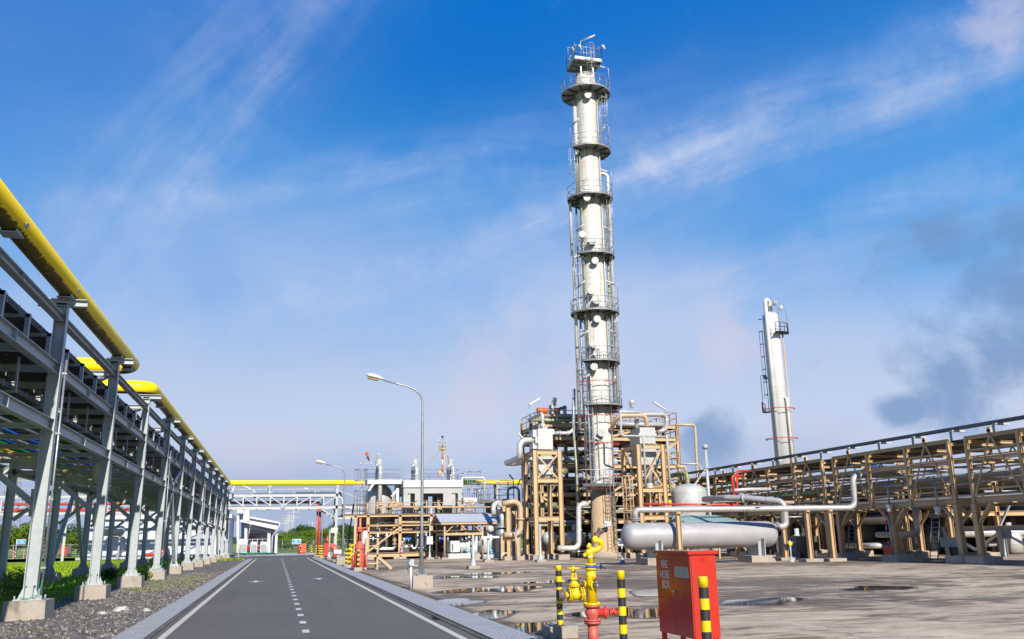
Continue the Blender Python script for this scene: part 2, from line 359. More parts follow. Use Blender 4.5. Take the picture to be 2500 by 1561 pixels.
FACE_S = Matrix(((1, 0, 0), (0, 0, -1), (0, 1, 0)))      # text standing up, read from -Y
FACE_W = Matrix(((0, 0, -1), (-1, 0, 0), (0, 1, 0)))     # text standing up, read from -X
def rail(mb, pts, h=1.1, r=0.028, post=1.5, mids=(0.55,)):      # tubular handrail along a polyline
    pts = [Vector(p) for p in pts]
    for a, b in zip(pts, pts[1:]):
        n = max(1, round((b - a).length / post))
        for i in range(n + 1):
            p = a.lerp(b, i / n); mb.tube(p, p + Z * h, r, 5)
        for hh in (h, *mids): mb.tube(a + Z * hh, b + Z * hh, r, 5)
    return mb
def ladder(mb, p, q, side, w=0.42, r=0.022, step=0.32):
    p, q = Vector(p), Vector(q); s = Vector(side).normalized() * w / 2
    for k in (-1, 1): mb.tube(p + s * k, q + s * k, r, 5)
    n = int((q - p).length / step)
    for i in range(1, n + 1): c = p.lerp(q, i / (n + 1)); mb.tube(c - s, c + s, r * 0.7, 4)
    return mb
def cage(mb, p, q, out, w=0.36, r=0.018, hoop=0.9):          # safety cage bulging toward 'out'
    p, q = Vector(p), Vector(q); o = Vector(out).normalized(); n = max(2, int((q - p).length / hoop))
    sd = o.cross(Z)
    pts = lambda c: [c + sd * w * math.cos(R_(a)) + o * (0.1 + 0.62 * math.sin(R_(a))) for a in range(0, 181, 22)]
    rows = []
    for i in range(n + 1):
        ps = pts(p.lerp(q, i / n)); mb.sweep(ps, r * 1.3, 4); rows.append(ps)
    for k in (1, 3, 5, 7): mb.tube(rows[0][k], rows[-1][k], r, 4)
    return mb
def flange(mb, c, axis, r, t=0.05, bolts=8):
    c = Vector(c); d, a, u = frame(Vector(axis)); mb.lathe(c - d * t / 2, [(r, 0), (r, t)], d, 18)
    for i in range(bolts):
        g = 2 * math.pi * i / bolts; p = c + (a * math.cos(g) + u * math.sin(g)) * r * 0.82; mb.tube(p - d * t, p + d * t, r * 0.09, 6)
    return mb
# ================================================================ ground
def gmat(name, fn):
    m = bpy.data.materials.new(name); m.use_nodes = True; w = NT(m.node_tree); fn(w, w.n['Principled BSDF'], w.new('ShaderNodeNewGeometry').outputs['Position']); return m
def _asph(w, b, pos):
    n = w.noise(pos, 0.25, 5, 0.6); g = w.noise(pos, 90, 2, 0.7); g2 = w.noise(pos, 22, 2, 0.6)
    c = w.mix(w.ramp(n, 0.3, 0.7), (0.068, 0.061, 0.054), (0.092, 0.083, 0.075))
    c = w.mix(w.ramp(g, 0.35, 0.75), c, (0.15, 0.137, 0.124)); c = w.mix(w.math('MULTIPLY', w.ramp(g2, 0.55, 0.8), 0.4), c, (0.04, 0.036, 0.032))
    # tyre wear and oil along the lanes
    px = w.new('ShaderNodeSeparateXYZ', ins={0: pos}).outputs[0]
    wear = w.noise(w.mul(pos, (1.6, 0.05, 1)), 1.0, 4, 0.6); c = w.mix(w.math('MULTIPLY', w.ramp(wear, 0.5, 0.75), 0.35), c, (0.054, 0.049, 0.044))
    w.l.new(c, b.inputs['Base Color']); b.inputs['Roughness'].default_value = 0.8
    bu = w.new('ShaderNodeBump', ins={'Strength': 0.5, 'Distance': 0.01, 'Height': g}); w.l.new(bu.outputs[0], b.inputs['Normal'])
ASPH = gmat('asphalt', _asph)
def _conc(w, b, pos):
    big = w.noise(pos, 0.10, 8, 0.68, 0.6); mid = w.noise(w.mul(pos, (0.45, 1.1, 1)), 1.0, 8, 0.68, 0.7); fine = w.noise(pos, 9, 4, 0.6)
    c = w.mix(w.ramp(mid, 0.3, 0.7), (0.33, 0.25, 0.172), (0.60, 0.485, 0.355))
    c = w.mix(w.math('MULTIPLY', w.ramp(fine, 0.45, 0.75), 0.3), c, (0.27, 0.215, 0.16))
    s2 = w.noise(w.mul(pos, (0.30, 1.1, 1)), 1.0, 8, 0.7, 0.8); c = w.mix(w.math('MULTIPLY', w.ramp(s2, 0.48, 0.60), 0.72), c, (0.115, 0.072, 0.036))
    wetn = w.math('ADD', w.math('MULTIPLY', big, 0.6), w.math('MULTIPLY', mid, 0.4))
    wet = w.ramp(wetn, 0.475, 0.54)
    c = w.mix(w.math('MULTIPLY', wet, 0.8), c, (0.085, 0.06, 0.04))
    # pale casting joints every five metres
    s = w.new('ShaderNodeSeparateXYZ', ins={0: pos})
    j = w.math('MAXIMUM', w.math('LESS_THAN', w.math('FRACT', w.math('DIVIDE', s.outputs[0], 5.0)), 0.012), w.math('LESS_THAN', w.math('FRACT', w.math('DIVIDE', s.outputs[1], 5.0)), 0.010))
    c = w.mix(w.math('MULTIPLY', j, 0.65), c, (0.5, 0.45, 0.4))
    edge = w.math('MULTIPLY', w.ramp(w.math('ADD', s.outputs[0], w.math('MULTIPLY', mid, -1.2)), 4.75, 4.05), 0.85)
    c = w.mix(edge, c, (0.085, 0.062, 0.035))
    w.l.new(c, b.inputs['Base Color'])
    w.l.new(w.math('SUBTRACT', 0.80, w.math('MULTIPLY', w.ramp(wetn, 0.52, 0.59), 0.25)), b.inputs['Roughness']); b.inputs['Specular IOR Level'].default_value = 0.22
    bu = w.new('ShaderNodeBump', ins={'Strength': 0.2, 'Distance': 0.01, 'Height': fine}); w.l.new(bu.outputs[0], b.inputs['Normal'])
YARD = gmat('stained_concrete', _conc)
def _grav(w, b, pos):
    vo = w.new('ShaderNodeTexVoronoi', ins={'Vector': pos, 'Scale': 16.0}); cc = w.new('ShaderNodeSeparateColor', ins={0: vo.outputs['Color']}).outputs[0]
    n = w.noise(pos, 0.7, 4, 0.6)
    c = w.mix(cc, (0.085, 0.075, 0.066), (0.33, 0.295, 0.26)); c = w.mix(w.math('MULTIPLY', w.ramp(n, 0.35, 0.7), 0.35), c, (0.13, 0.11, 0.095))
    c = w.mix(w.ramp(vo.outputs['Distance'], 0.42, 0.75), c, (0.035, 0.03, 0.027))
    w.l.new(c, b.inputs['Base Color']); b.inputs['Roughness'].default_value = 0.85
    bu = w.new('ShaderNodeBump', ins={'Strength': 0.9, 'Distance': 0.04, 'Height': w.math('SUBTRACT', 1.0, vo.outputs['Distance'])}); w.l.new(bu.outputs[0], b.inputs['Normal'])
GRAV = gmat('crushed_stone', _grav)
def _pave(w, b, pos):
    bt = w.new('ShaderNodeTexBrick', ins={'Vector': w.mul(pos, (1, 1, 1)), 'Color1': (0.42, 0.42, 0.43, 1), 'Color2': (0.36, 0.36, 0.37, 1), 'Mortar': (0.13, 0.13, 0.13, 1), 'Scale': 1.0, 'Mortar Size': 0.014, 'Brick Width': 0.22, 'Row Height': 0.11})
    n = w.noise(pos, 1.5, 4, 0.6); c = w.mix(w.math('MULTIPLY', w.ramp(n, 0.45, 0.75), 0.35), bt.outputs[0], (0.22, 0.21, 0.20))
    w.l.new(c, b.inputs['Base Color']); b.inputs['Roughness'].default_value = 0.75
PAVE = gmat('grey_pavers', _pave)
def _turf(w, b, pos):
    n = w.noise(pos, 0.12, 5, 0.65); m = w.noise(pos, 2.5, 4, 0.65)
    c = w.mix(w.ramp(n, 0.35, 0.65), (0.10, 0.17, 0.012), (0.24, 0.33, 0.02)); c = w.mix(w.math('MULTIPLY', w.ramp(m, 0.42, 0.7), 0.6), c, (0.075, 0.11, 0.012))
    w.l.new(c, b.inputs['Base Color']); b.inputs['Roughness'].default_value = 0.9
TURF = gmat('turf', _turf)
PAINT = gmat('road_paint', lambda w, b, pos: (w.l.new(w.mix(w.ramp(w.noise(pos, 7, 5, 0.7), 0.5, 0.8), (0.56, 0.55, 0.52), (0.30, 0.285, 0.27)), b.inputs['Base Color'])))
GUTT = material('gutter_concrete', (0.13, 0.115, 0.095), 0.85, 0, 0.35, 2.0, stain=[((0.05, 0.045, 0.03), 0.8, (2, 0.6, 1), 0.45, 0.65)])
CREAM = gmat('edge_line_paint', lambda w, b, pos: (w.l.new(w.mix(w.ramp(w.noise(pos, 5, 5, 0.7), 0.48, 0.8), (0.54, 0.49, 0.41), (0.33, 0.30, 0.25)), b.inputs['Base Color'])))
def sheet(name, x0, x1, y0, y1, z, mat):
    return struct(MB().add([(x0, y0, z), (x1, y0, z), (x1, y1, z), (x0, y1, z)], [(0, 1, 2, 3)]).build(name, mat))
sheet('ground', -3000, 3000, -600, 5000, -0.06, TURF)
sheet('asphalt_road', -2.25, 3.62, -20, 104, 0.0, ASPH)
sheet('junction_road', -4.6, 90, 104, 120, 0.0, ASPH)
sheet('far_road', -160, 160, 168, 182, -0.02, ASPH)
sheet('gravel_verge', -6.95, -2.93, -20, 104, -0.01, GRAV)
sheet('concrete_yard', 4.52, 130, -20, 103.9, -0.004, YARD)
sheet('rear_yard', -60, 130, 120, 150, -0.03, PALEC)
for nm, x0, x1 in (('left_pavement', -2.93, -2.34), ('right_pavement', 3.74, 4.52)):
    struct(MB().box(x0, x1, -20, 102, -0.05, 0.045).build(nm, PAVE))
for nm, x0, x1 in (('left_gutter', -2.34, -2.25), ('right_gutter', 3.62, 3.74)):
    struct(MB().box(x0, x1, -20, 102, -0.05, 0.018).build(nm, GUTT))
mk = MB()
def flat(x0, x1, y0, y1, z=0.005): mk.add([(x0, y0, z), (x1, y0, z), (x1, y1, z), (x0, y1, z)], [(0, 1, 2, 3)])
m2 = mk; mk = MB(); flat(-2.12, -1.98, 5, 102.5); flat(3.26, 3.40, 5, 102.5); struct(mk.build('edge_lines', CREAM))
mk = MB()
for i in range(46): flat(0.58, 0.72, 8.3 + i * 2.06, 8.3 + i * 2.06 + 0.62)
for i in range(12): flat(-1.9 + i * 0.44, -1.66 + i * 0.44, 102.9, 103.1)
struct(mk.build('lane_dashes', PAINT))
def arrow(x, y, s, up):
    k = 1 if up else -1; pts = [(-0.09, -0.9), (0.09, -0.9), (0.09, 0.1), (0.36, 0.1), (0, 0.9), (-0.36, 0.1), (-0.09, 0.1)]
    mk.add([(x + a * s, y + k * b * s, 0.005) for a, b in pts], [tuple(range(7))])
mk = MB(); arrow(-0.85, 43.6, 1.0, False); arrow(2.05, 44.6, 1.0, True); arrow(-0.7, 95, 1.0, False); arrow(2.0, 97, 1.0, True); flat(1.0, 3.2, 88, 88.15); struct(mk.build('lane_arrows', PAINT))
# standing water on the yard
def _water(w, b, pos):
    n = w.noise(pos, 1.4, 3, 0.5); b.inputs['Base Color'].default_value = (0.030, 0.028, 0.026, 1); b.inputs['Roughness'].default_value = 0.03
    b.inputs['Specular IOR Level'].default_value = 0.6
    bu = w.new('ShaderNodeBump', ins={'Strength': 0.02, 'Distance': 0.02, 'Height': n}); w.l.new(bu.outputs[0], b.inputs['Normal'])
WATER = gmat('standing_water', _water)
WETC = material('wet_concrete', (0.12, 0.09, 0.062), 0.4, 0, 0.3, 1.2)
pud, wetm = MB(), MB()
def puddle(px0, px1, pym, hy, seed):
    r = random.Random(seed); a = G(px0, pym); b = G(px1, pym); c = (a + b) / 2; rx = (b - a).length / 2
    ry = (G((px0 + px1) / 2, pym - hy) - G((px0 + px1) / 2, pym + hy)).length / 2; ax = (b - a).normalized(); ay = Vector((-ax.y, ax.x, 0))
    ph = [r.uniform(0, 6.28) for _ in range(5)]
    def rim(k, z): return [c + (ax * math.cos(t) * rx + ay * math.sin(t) * ry) * k * (1 + sum(0.26 / (j + 1) * math.sin((j + 2) * t + ph[j]) for j in range(5))) + Z * z for t in [2 * math.pi * i / 60 for i in range(60)]]
    pud.add(rim(1.0, 0.004), [tuple(range(60))]); wetm.add(rim(1.13, 0.0), [tuple(range(60))])
for i, q in enumerate([(1130, 1290, 1439, 9), (1045, 1180, 1471, 7), (1100, 1235, 1503, 14), (1215, 1330, 1535, 14), (1760, 1960, 1469, 8), (2060, 2240, 1436, 4.5), (1530, 1660, 1446, 7),
                       (1440, 1640, 1497, 14), (1160, 1260, 1400, 3), (1090, 1200, 1409, 3), (1300, 1420, 1420, 4)]): puddle(*q, 100 + i)
struct(wetm.build('wet_patches', WETC)); struct(pud.build('puddle_water', WATER))
# pale chips and stones on the verge
def stone_mb(n, seed, xr, yr, sr):
    r = random.Random(seed); mb = MB()
    for _ in range(n):
        c = V(r.uniform(*xr), r.uniform(*yr), -0.01); s = r.uniform(*sr); k = 6; b = []
        top = [c + V(math.cos(6.28 * i / k + r.random()) * s * r.uniform(.5, .8), math.sin(6.28 * i / k) * s * .6, s * r.uniform(.35, .6)) for i in range(k)]
        bot = [c + V(math.cos(6.28 * i / k) * s, math.sin(6.28 * i / k) * s * .8, -0.01) for i in range(k)]
        mb.add(bot + top, [(i, (i + 1) % k, k + (i + 1) % k, k + i) for i in range(k)] + [tuple(range(k, 2 * k))])
    return mb
struct(stone_mb(2600, 3, (-6.2, -3.0), (15, 60), (0.03, 0.075)).build('loose_gravel', GRAV), 'stuff')
for nm, x, y, s, lab in (('pale_stone', -4.05, 27.0, 0.24, 'large flat white stone on the grey gravel verge'), ('pale_stone', -4.35, 26.1, 0.13, 'small white stone just left of the larger flat one on gravel'), ('pale_stone', -3.0 - 0.35, 26.6, 0.14, 'white pebble on gravel closest to the paved strip')):
    tag(stone_mb(1, int(s * 1000), (x, x), (y, y), (s, s)).build(nm, PALEC), lab, 'stone')
# grass: blades in tufts
def grass_mb(n, seed, area, hr, wr, dens=None):
    r = random.Random(seed); mb = MB(); x0, x1, y0, y1 = area
    for _ in range(n):
        for _t in range(20):
            u = r.random() ** 1.5; y = y0 + (y1 - y0) * u; x = r.uniform(x0, x1)
            if dens is None or r.random() < dens(x, y): break
        h = r.uniform(*hr); w_ = r.uniform(*wr) * (1 + (y - 20) / 60); a = r.uniform(0, 6.28); l = V(math.cos(a), math.sin(a), 0); s = V(-l.y, l.x, 0) * w_ * 0.5; p = V(x, y, -0.06)
        mb.add([p - s, p + s, p + l * h * 0.25 + s * .7 + Z * h * 0.6, p + l * h * 0.6 + Z * h], [(0, 1, 2, 3)])
    return mb
struct(sheet('lawn', -160, -6.95, -20, 168, -0.03, TURF))
def gd(x, y): return 1.0 if x < -6.6 else max(0.0, 0.5 - (x + 6.6) * 0.5)
struct(grass_mb(36000, 5, (-26, -6.7, 18, 110), (0.08, 0.24), (0.03, 0.06)).build('lawn_grass', GRASSM), 'stuff')
def gv(cx_, cy_, rx, ry): return lambda x, y: 1.0 if ((x - cx_) / rx) ** 2 + ((y - cy_) / ry) ** 2 < 1 else 0.0
gg = grass_mb(5200, 9, (-6.6, -3.1, 33, 60), (0.03, 0.09), (0.03, 0.07), lambda x, y: 1.0 if ((x + 4.9) / 1.6) ** 2 + ((y - 46) / 9) ** 2 < 1 else 0.01)
g2_ = grass_mb(1200, 10, (-6.3, -4.6, 21, 24), (0.03, 0.07), (0.02, 0.04), gv(-5.6, 22.2, 0.75, 0.55)); gg.add(g2_.v, g2_.f)
g3_ = grass_mb(600, 11, (-5.8, -3.3, 97, 103), (0.1, 0.3), (0.03, 0.07)); gg.add(g3_.v, g3_.f)
struct(gg.build('creeping_weeds', GRASSM), 'stuff')
def leaf_cloud(n, seed, clumps, size, squash=1.0):
    """clumps = [(centre, radius)]: leaf quads spread near each clump's shell"""
    r = random.Random(seed); mb = MB(); tot = sum(c[1] ** 2 for c in clumps)
    for c, rad in clumps:
        c = Vector(c)
        for _ in range(int(n * rad * rad / tot)):
            d = Vector((r.gauss(0, 1), r.gauss(0, 1), r.gauss(0, 1))).normalized(); p = c + Vector((d.x, d.y, d.z * squash)) * rad * r.uniform(0.35, 1.06) ** 0.6
            s = size * r.uniform(0.5, 1.3); nrm = (d + Vector((r.uniform(-.8, .8), r.uniform(-.8, .8), r.uniform(-.2, .9)))).normalized(); _, a, u = frame(nrm)
            t = r.uniform(0, 6.28); a2 = a * math.cos(t) + u * math.sin(t); u2 = u * math.cos(t) - a * math.sin(t)
            mb.add([p - a2 * s, p - u2 * s * .55, p + a2 * s, p + u2 * s * .55], [(0, 1, 2, 3)])
    return mb
def shrub(x, y, rad, lab, mat=LEAFD, n=500, size=0.06, seed=1):
    r = random.Random(seed); t = thing('shrub', lab, 'shrub', (x, y, 0))
    leaf_cloud(n, seed, [((x + r.uniform(-.5, .5) * rad, y + r.uniform(-.5, .5) * rad, rad * r.uniform(.35, .8)), rad * r.uniform(.45, .7)) for _ in range(6)], size).build('foliage', mat, t)
    s = MB()
    for k in range(4): s.tube((x, y, -.05), (x + r.uniform(-.4, .4) * rad, y + r.uniform(-.4, .4) * rad, rad), 0.012, 4)
    s.build('stem', TRUNK, t)
shrub(-7.4, 30.5, 0.85, 'low leafy green bush in the long grass behind the nearest grey column', LEAFL, 1500, 0.055, 3)
shrub(-8.3, 34.5, 0.8, 'loose leafy bush in the lawn between the two rows of grey columns', LEAFL, 1300, 0.055, 4)
shrub(-8.3, 50.5, 0.5, 'round dark green bush under the grey pipe rack', LEAFD, 900, 0.06, 5)
shrub(-6.35, 49.3, 0.4, 'leafy climber growing up the foot of the fourth grey column', LEAFL, 260, 0.06, 6)
# ================================================================ grey pipe rack on the left
XF, XB = -5.95, -11.0
KS = list(range(0, 12)); YS = [25.3 + 8.2 * k for k in KS]
rack = thing('pipe_rack', 'long grey steel pipe rack on concrete footings along the left of the road', 'pipe rack', (XF, 25.3, 0))
GUS = MB()
for i, y in enumerate(YS):
    for x in (XF, XB):
        top = 8.2 if x == XF else 6.6
        c = MB().ib((x, y, 0.62), (x, y, top), 0.24, 0.31, X)
        for z in (7.75, 6.36, 4.86):
            if z < top: c.box(x - .15, x + .15, y - .12, y + .12, z - .17, z - .155); c.box(x - .15, x + .15, y - .12, y + .12, z + .15, z + .165)
        c = c.build('column', GREY, rack)
        b = MB().box(x - .33, x + .33, y - .27, y + .27, 0.45, 0.48)
        for k in (-1, 1):
            b.hexa([(x - .25, y + k * .14 - .01, .48), (x + .25, y + k * .14 - .01, .48), (x + .25, y + k * .14 + .01, .48), (x - .25, y + k * .14 + .01, .48), (x - .15, y + k * .14 - .01, .74), (x + .15, y + k * .14 - .01, .74), (x + .15, y + k * .14 + .01, .74), (x - .15, y + k * .14 + .01, .74)])
            b.box(x + k * .10 - .01, x + k * .10 + .01, y - .26, y + .26, .48, .8)
        for kx in (-.3, .3):
            for ky in (-.22, .22): b.tube((x + kx, y + ky, .45), (x + kx, y + ky, .56), .02, 6)
        b.build('base_plate', GREY, c)
        MB().hexa([(x - .50, y - .50, -.06), (x + .50, y - .50, -.06), (x + .50, y + .50, -.06), (x - .50, y + .50, -.06), (x - .47, y - .47, .45), (x + .47, y - .47, .45), (x + .47, y + .47, .45), (x - .47, y + .47, .45)]).build('footing', CONC, c)
Y0, Y1 = 10.0, YS[-1]
def longbeam(x, z, h, w=0.2, name='longitudinal_beam'):
    b = MB().ib((x, Y0, z), (x, Y1, z), w, h)
    y = YS[0] - 8.2 + 4.1
    while y < Y1: b.box(x - w / 2, x + w / 2, y - .008, y + .008, z - h / 2 + .02, z + h / 2 - .02); y += 4.1
    return b.build(name, GREY, rack)
longbeam(XF, 7.74, 0.20, 0.20); longbeam(XF, 6.36, 0.30); longbeam(XF, 4.86, 0.30); longbeam(XB, 6.36, 0.30); longbeam(XB, 4.86, 0.30)
yy = [Y0 + 3.0 + 2.05 * i for i in range(int((Y1 - Y0) / 2.05))]
yy = [YS[0] - 8.2 + 8.2 / 3 * i for i in range(0, 37)]
for y in yy:
    for z, h in ((6.36, 0.18), (4.84, 0.15)):
        MB().ib((XB + .1, y, z), (XF - .1, y, z), 0.14, h).build('cross_beam', GREY, rack)
for y in YS:                                                     # low tie beams and chevron braces in every frame
    xm = (XF + XB) / 2
    b = MB()
    for xe, s in ((XF - .2, 1), (XB + .2, -1)):
        b.ib((xm + s * .25, y, 4.58), (xe, y, 2.85), 0.13, 0.15)
        b.box(min(xe, xe + s * .3) - .05, max(xe, xe + s * .3) - .05, y - .012, y + .012, 2.5, 3.2)
        for q in range(6): b.tube((xe - s * (.12 + .09 * (q % 3)), y - .05, 2.86 + .1 * (q % 3) * 0.75 + .12 * (q // 3)), (xe - s * (.12 + .09 * (q % 3)), y + .05, 2.86 + .1 * (q % 3) * .75 + .12 * (q // 3)), .03, 6)
    b.box(xm - .45, xm + .45, y - .012, y + .012, 4.38, 4.74)
    for q in range(8): b.tube((xm - .4 + .115 * q, y - .04, 4.48 + .06 * (q % 2)), (xm - .4 + .115 * q, y + .04, 4.48 + .06 * (q % 2)), .03, 6)
    b.build('chevron_brace', GREY, rack)
for x, k in ((XF, 3), (XF, 8), (XB, 3), (XB, 8)):               # longitudinal bracing towers
    ya, yb = YS[k], YS[k + 1]; ym = (ya + yb) / 2
    for s, ye in ((-1, ya), (1, yb)):
        MB().bar((x, ym + s * .15, 4.7), (x, ye - s * .25, .75), .18, .18).build('diagonal_brace', GREY, rack)
        MB().bar((x, ym + s * .1, 5.05), (x, ye - s * .2, 6.2), .14, .14).build('diagonal_brace', GREY, rack)
for y in YS:                                                     # bracket arms that carry the yellow pipe
    MB().ib((XF - .62, y, 8.22 - .02), (XF + .62, y, 8.22 - .02), 0.22, 0.20).build('pipe_bracket', GREY, rack)
for i in (1, 2, 3):
    y = YS[i]
    MB().ib((XB + .1, y, 7.74), (XF - .2, y, 7.74), .18, .18).build('cross_beam', GREY, rack)
    MB().bar((XF - .25, y + .2, 7.68), (XF - 1.9, y + 3.9, 7.68), .12, .10).build('plan_brace', GREY, rack)
for x in (XB,):
    for i in (0, 1, 2, 3): MB().ib((x, YS[i], 6.5), (x, YS[i], 7.8), .26, .3, X).build('column_extension', GREY, rack)
MB().ib((XB, YS[0], 7.74), (XB, YS[3], 7.74), .18, .18).build('longitudinal_beam', GREY, rack)
y = 12.0                                                          # little portal frames that hold the upper tray
while y < Y1 - 1:
    b = MB().bar((XF, y, 6.51), (XF, y, 7.12), .10, .10, Yv).bar((XF + .06, y, 7.07), (XF - 1.0, y, 7.07), .10, .09)
    b.bar((XF - .95, y, 6.51), (XF - .95, y, 7.03), .08, .08, Yv).build('tray_support', GREYD, rack); y += 2.05
# cable trays: dark channels, seen from below
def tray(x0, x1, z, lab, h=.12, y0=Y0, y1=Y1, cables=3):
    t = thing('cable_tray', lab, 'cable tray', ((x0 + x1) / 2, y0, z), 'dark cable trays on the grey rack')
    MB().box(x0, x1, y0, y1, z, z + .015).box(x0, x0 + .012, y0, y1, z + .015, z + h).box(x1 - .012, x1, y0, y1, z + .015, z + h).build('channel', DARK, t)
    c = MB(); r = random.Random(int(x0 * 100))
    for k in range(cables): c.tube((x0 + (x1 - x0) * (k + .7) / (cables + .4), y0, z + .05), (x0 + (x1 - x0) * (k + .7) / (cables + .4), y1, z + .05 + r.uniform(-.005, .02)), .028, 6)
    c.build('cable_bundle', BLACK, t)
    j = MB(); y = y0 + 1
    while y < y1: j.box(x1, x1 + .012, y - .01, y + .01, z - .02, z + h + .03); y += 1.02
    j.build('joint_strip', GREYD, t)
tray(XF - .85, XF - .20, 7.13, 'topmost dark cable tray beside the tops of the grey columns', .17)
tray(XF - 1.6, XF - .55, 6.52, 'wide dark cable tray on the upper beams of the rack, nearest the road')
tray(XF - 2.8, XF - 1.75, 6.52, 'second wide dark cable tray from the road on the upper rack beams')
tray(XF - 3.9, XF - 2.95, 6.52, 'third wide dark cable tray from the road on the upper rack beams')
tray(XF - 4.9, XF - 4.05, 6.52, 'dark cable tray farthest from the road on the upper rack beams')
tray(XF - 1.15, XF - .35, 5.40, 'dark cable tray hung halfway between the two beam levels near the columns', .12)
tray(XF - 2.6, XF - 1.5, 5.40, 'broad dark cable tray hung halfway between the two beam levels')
hb = yy[1::2]
for y in yy: MB().bar((XF - .25, y + .4, 5.37), (XF - 2.75, y + .4, 5.37), .08, .06).bar((XF - .28, y + .4, 5.36), (XF - .28, y + .4, 6.22), .05, .05).bar((XF - 2.72, y + .4, 5.36), (XF - 2.72, y + .4, 6.22), .05, .05).build('tray_hanger', GREYD, rack)
for x, r, m, lab in ((-7.0, .055, GREYD, 'thin galvanised pipe on the lower rack beams nearest the road'), (-7.6, .07, BLUE, 'bright blue pipe on the lower level of the grey rack, near the road'), (-7.95, .06, GREY, 'pale grey pipe between the blue pipes on the lower rack beams'),
                     (-8.3, .06, BLUE, 'thinner blue pipe beside the green pipe on the lower rack beams'), (-8.7, .09, GREEN, 'dark green pipe on the lower level of the grey rack'), (-9.15, .08, YELLOW, 'thin yellow gas pipe on the lower level of the grey rack'),
                     (-9.6, .10, GREY, 'grey pipe on the lower rack beams beside the yellow gas pipe'), (-10.2, .12, WHITE, 'thick white pipe at the back of the lower rack level')):
    t = thing('pipe', lab, 'pipe', (x, Y0, 4.93 + r), None)
    MB().tube((x, Y0, 4.925 + r), (x, Y1, 4.925 + r), r, 10).build('run', m, t)
    for k in range(6): MB().tube((x, 20 + 16.4 * k, 4.925 + r), (x, 20.12 + 16.4 * k, 4.925 + r), r * 1.25, 10).build('coupling', m, t)
for k, (y, lab) in enumerate(((36.3, 'nearer white pipe bend dropping through the lower rack beams'), (38.2, 'farther white pipe bend dropping through the lower rack beams'))):
    t = thing('pipe_bend', lab, 'pipe', (-6.6, y, 4.2), 'white pipe bends in the rack')
    MB().pipe([(-8.4, y, 5.62), (-6.62, y, 5.62), (-6.62, y, 4.15)], .11, .28).build('elbow_run', WHITE, t)
    MB().pipe([(-8.4, y + .34, 5.50), (-6.85, y + .34, 5.50), (-6.85, y + .34, 4.15)], .06, .18).build('small_run', WHITE, t)
    v = MB().lathe((-6.62, y, 3.85), [(.05, 0), (.13, .02), (.13, .08), (.07, .1), (.07, .22), (.13, .24), (.13, .30)]); v.build('drain_valve', GRAYM, t)
for i, y in enumerate(YS):
    if i in (0, 3, 6, 9):
        z = 6.6; t = thing('conduit', 'thin galvanised conduit strapped to the grey column ' + {0: 'nearest the camera', 3: 'with the climber at its foot', 6: 'seventh from the camera', 9: 'near the pipe bridge'}[i], 'conduit', (XF + .27, y, 0))
        MB().tube((XF + .27, y - .1, .5), (XF + .27, y - .1, z), .028, 6).build('tube', GREYD, t)
        for q in (1.2, 2.9, 4.6, 6.2): MB().box(XF + .2, XF + .32, y - .15, y - .05, q, q + .05).build('strap', GREYD, t)
        MB().pipe([(XF + .27, y - .12, .95), (XF + .25, y - .2, .6), (XF + .05, y - .3, .5), (XF - .15, y - .34, .52)], .012, .05, 5).build('green_lead', GREEN, t)
# yellow gas line with its expansion loop and the crossing over the road
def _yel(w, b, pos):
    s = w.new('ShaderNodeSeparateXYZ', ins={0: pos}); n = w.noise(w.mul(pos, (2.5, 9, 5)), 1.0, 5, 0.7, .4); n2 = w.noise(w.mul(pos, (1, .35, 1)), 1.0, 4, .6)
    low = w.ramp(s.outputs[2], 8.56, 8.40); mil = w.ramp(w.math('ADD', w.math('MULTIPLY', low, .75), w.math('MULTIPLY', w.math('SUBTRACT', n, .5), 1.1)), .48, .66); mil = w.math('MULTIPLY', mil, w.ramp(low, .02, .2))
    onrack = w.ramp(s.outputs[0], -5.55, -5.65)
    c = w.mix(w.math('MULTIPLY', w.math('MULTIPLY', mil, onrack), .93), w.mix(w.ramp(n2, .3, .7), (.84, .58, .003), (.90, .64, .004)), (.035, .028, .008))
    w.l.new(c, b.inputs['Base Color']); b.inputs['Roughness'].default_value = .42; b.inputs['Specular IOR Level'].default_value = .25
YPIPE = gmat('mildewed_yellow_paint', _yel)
yp = thing('gas_pipeline', 'big yellow gas pipeline along the top of the grey rack and across the road', 'pipeline', (-5.9, 25.3, 8.36))
PX, PZ, PR = -5.88, 8.68, .305
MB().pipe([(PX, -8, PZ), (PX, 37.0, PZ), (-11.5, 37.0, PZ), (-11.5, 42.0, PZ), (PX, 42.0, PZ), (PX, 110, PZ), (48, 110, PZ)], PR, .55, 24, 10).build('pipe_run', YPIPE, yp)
for y in [20, 25.3, 33.5, 35.8, 41.7 + 2] + YS[3:-1] + [YS[i] + 4.1 for i in range(2, 10)]:
    s = MB().box(PX - .2, PX + .2, y - .22, y + .22, 8.32, 8.345)
    for k in (-1, 1): s.box(PX + k * .15 - .01, PX + k * .15 + .01, y - .2, y + .2, 8.345, 8.55)
    s.box(PX - .15, PX + .15, y + .16, y + .18, 8.345, 8.46)
    s.hexa([(PX + .16, y - .1, 8.52), (PX + .28, y - .1, 8.52), (PX + .28, y + .1, 8.52), (PX + .16, y + .1, 8.52), (PX + .22, y - .1, 8.60), (PX + .32, y - .1, 8.60), (PX + .32, y + .1, 8.60), (PX + .22, y + .1, 8.60)])
    s.build('pipe_shoe', GREY, yp)
for x in (-9.8, -8.3): MB().box(x - .2, x + .2, 36.8, 42.2, 8.20, 8.36).build('loop_bearer', GREY, rack)
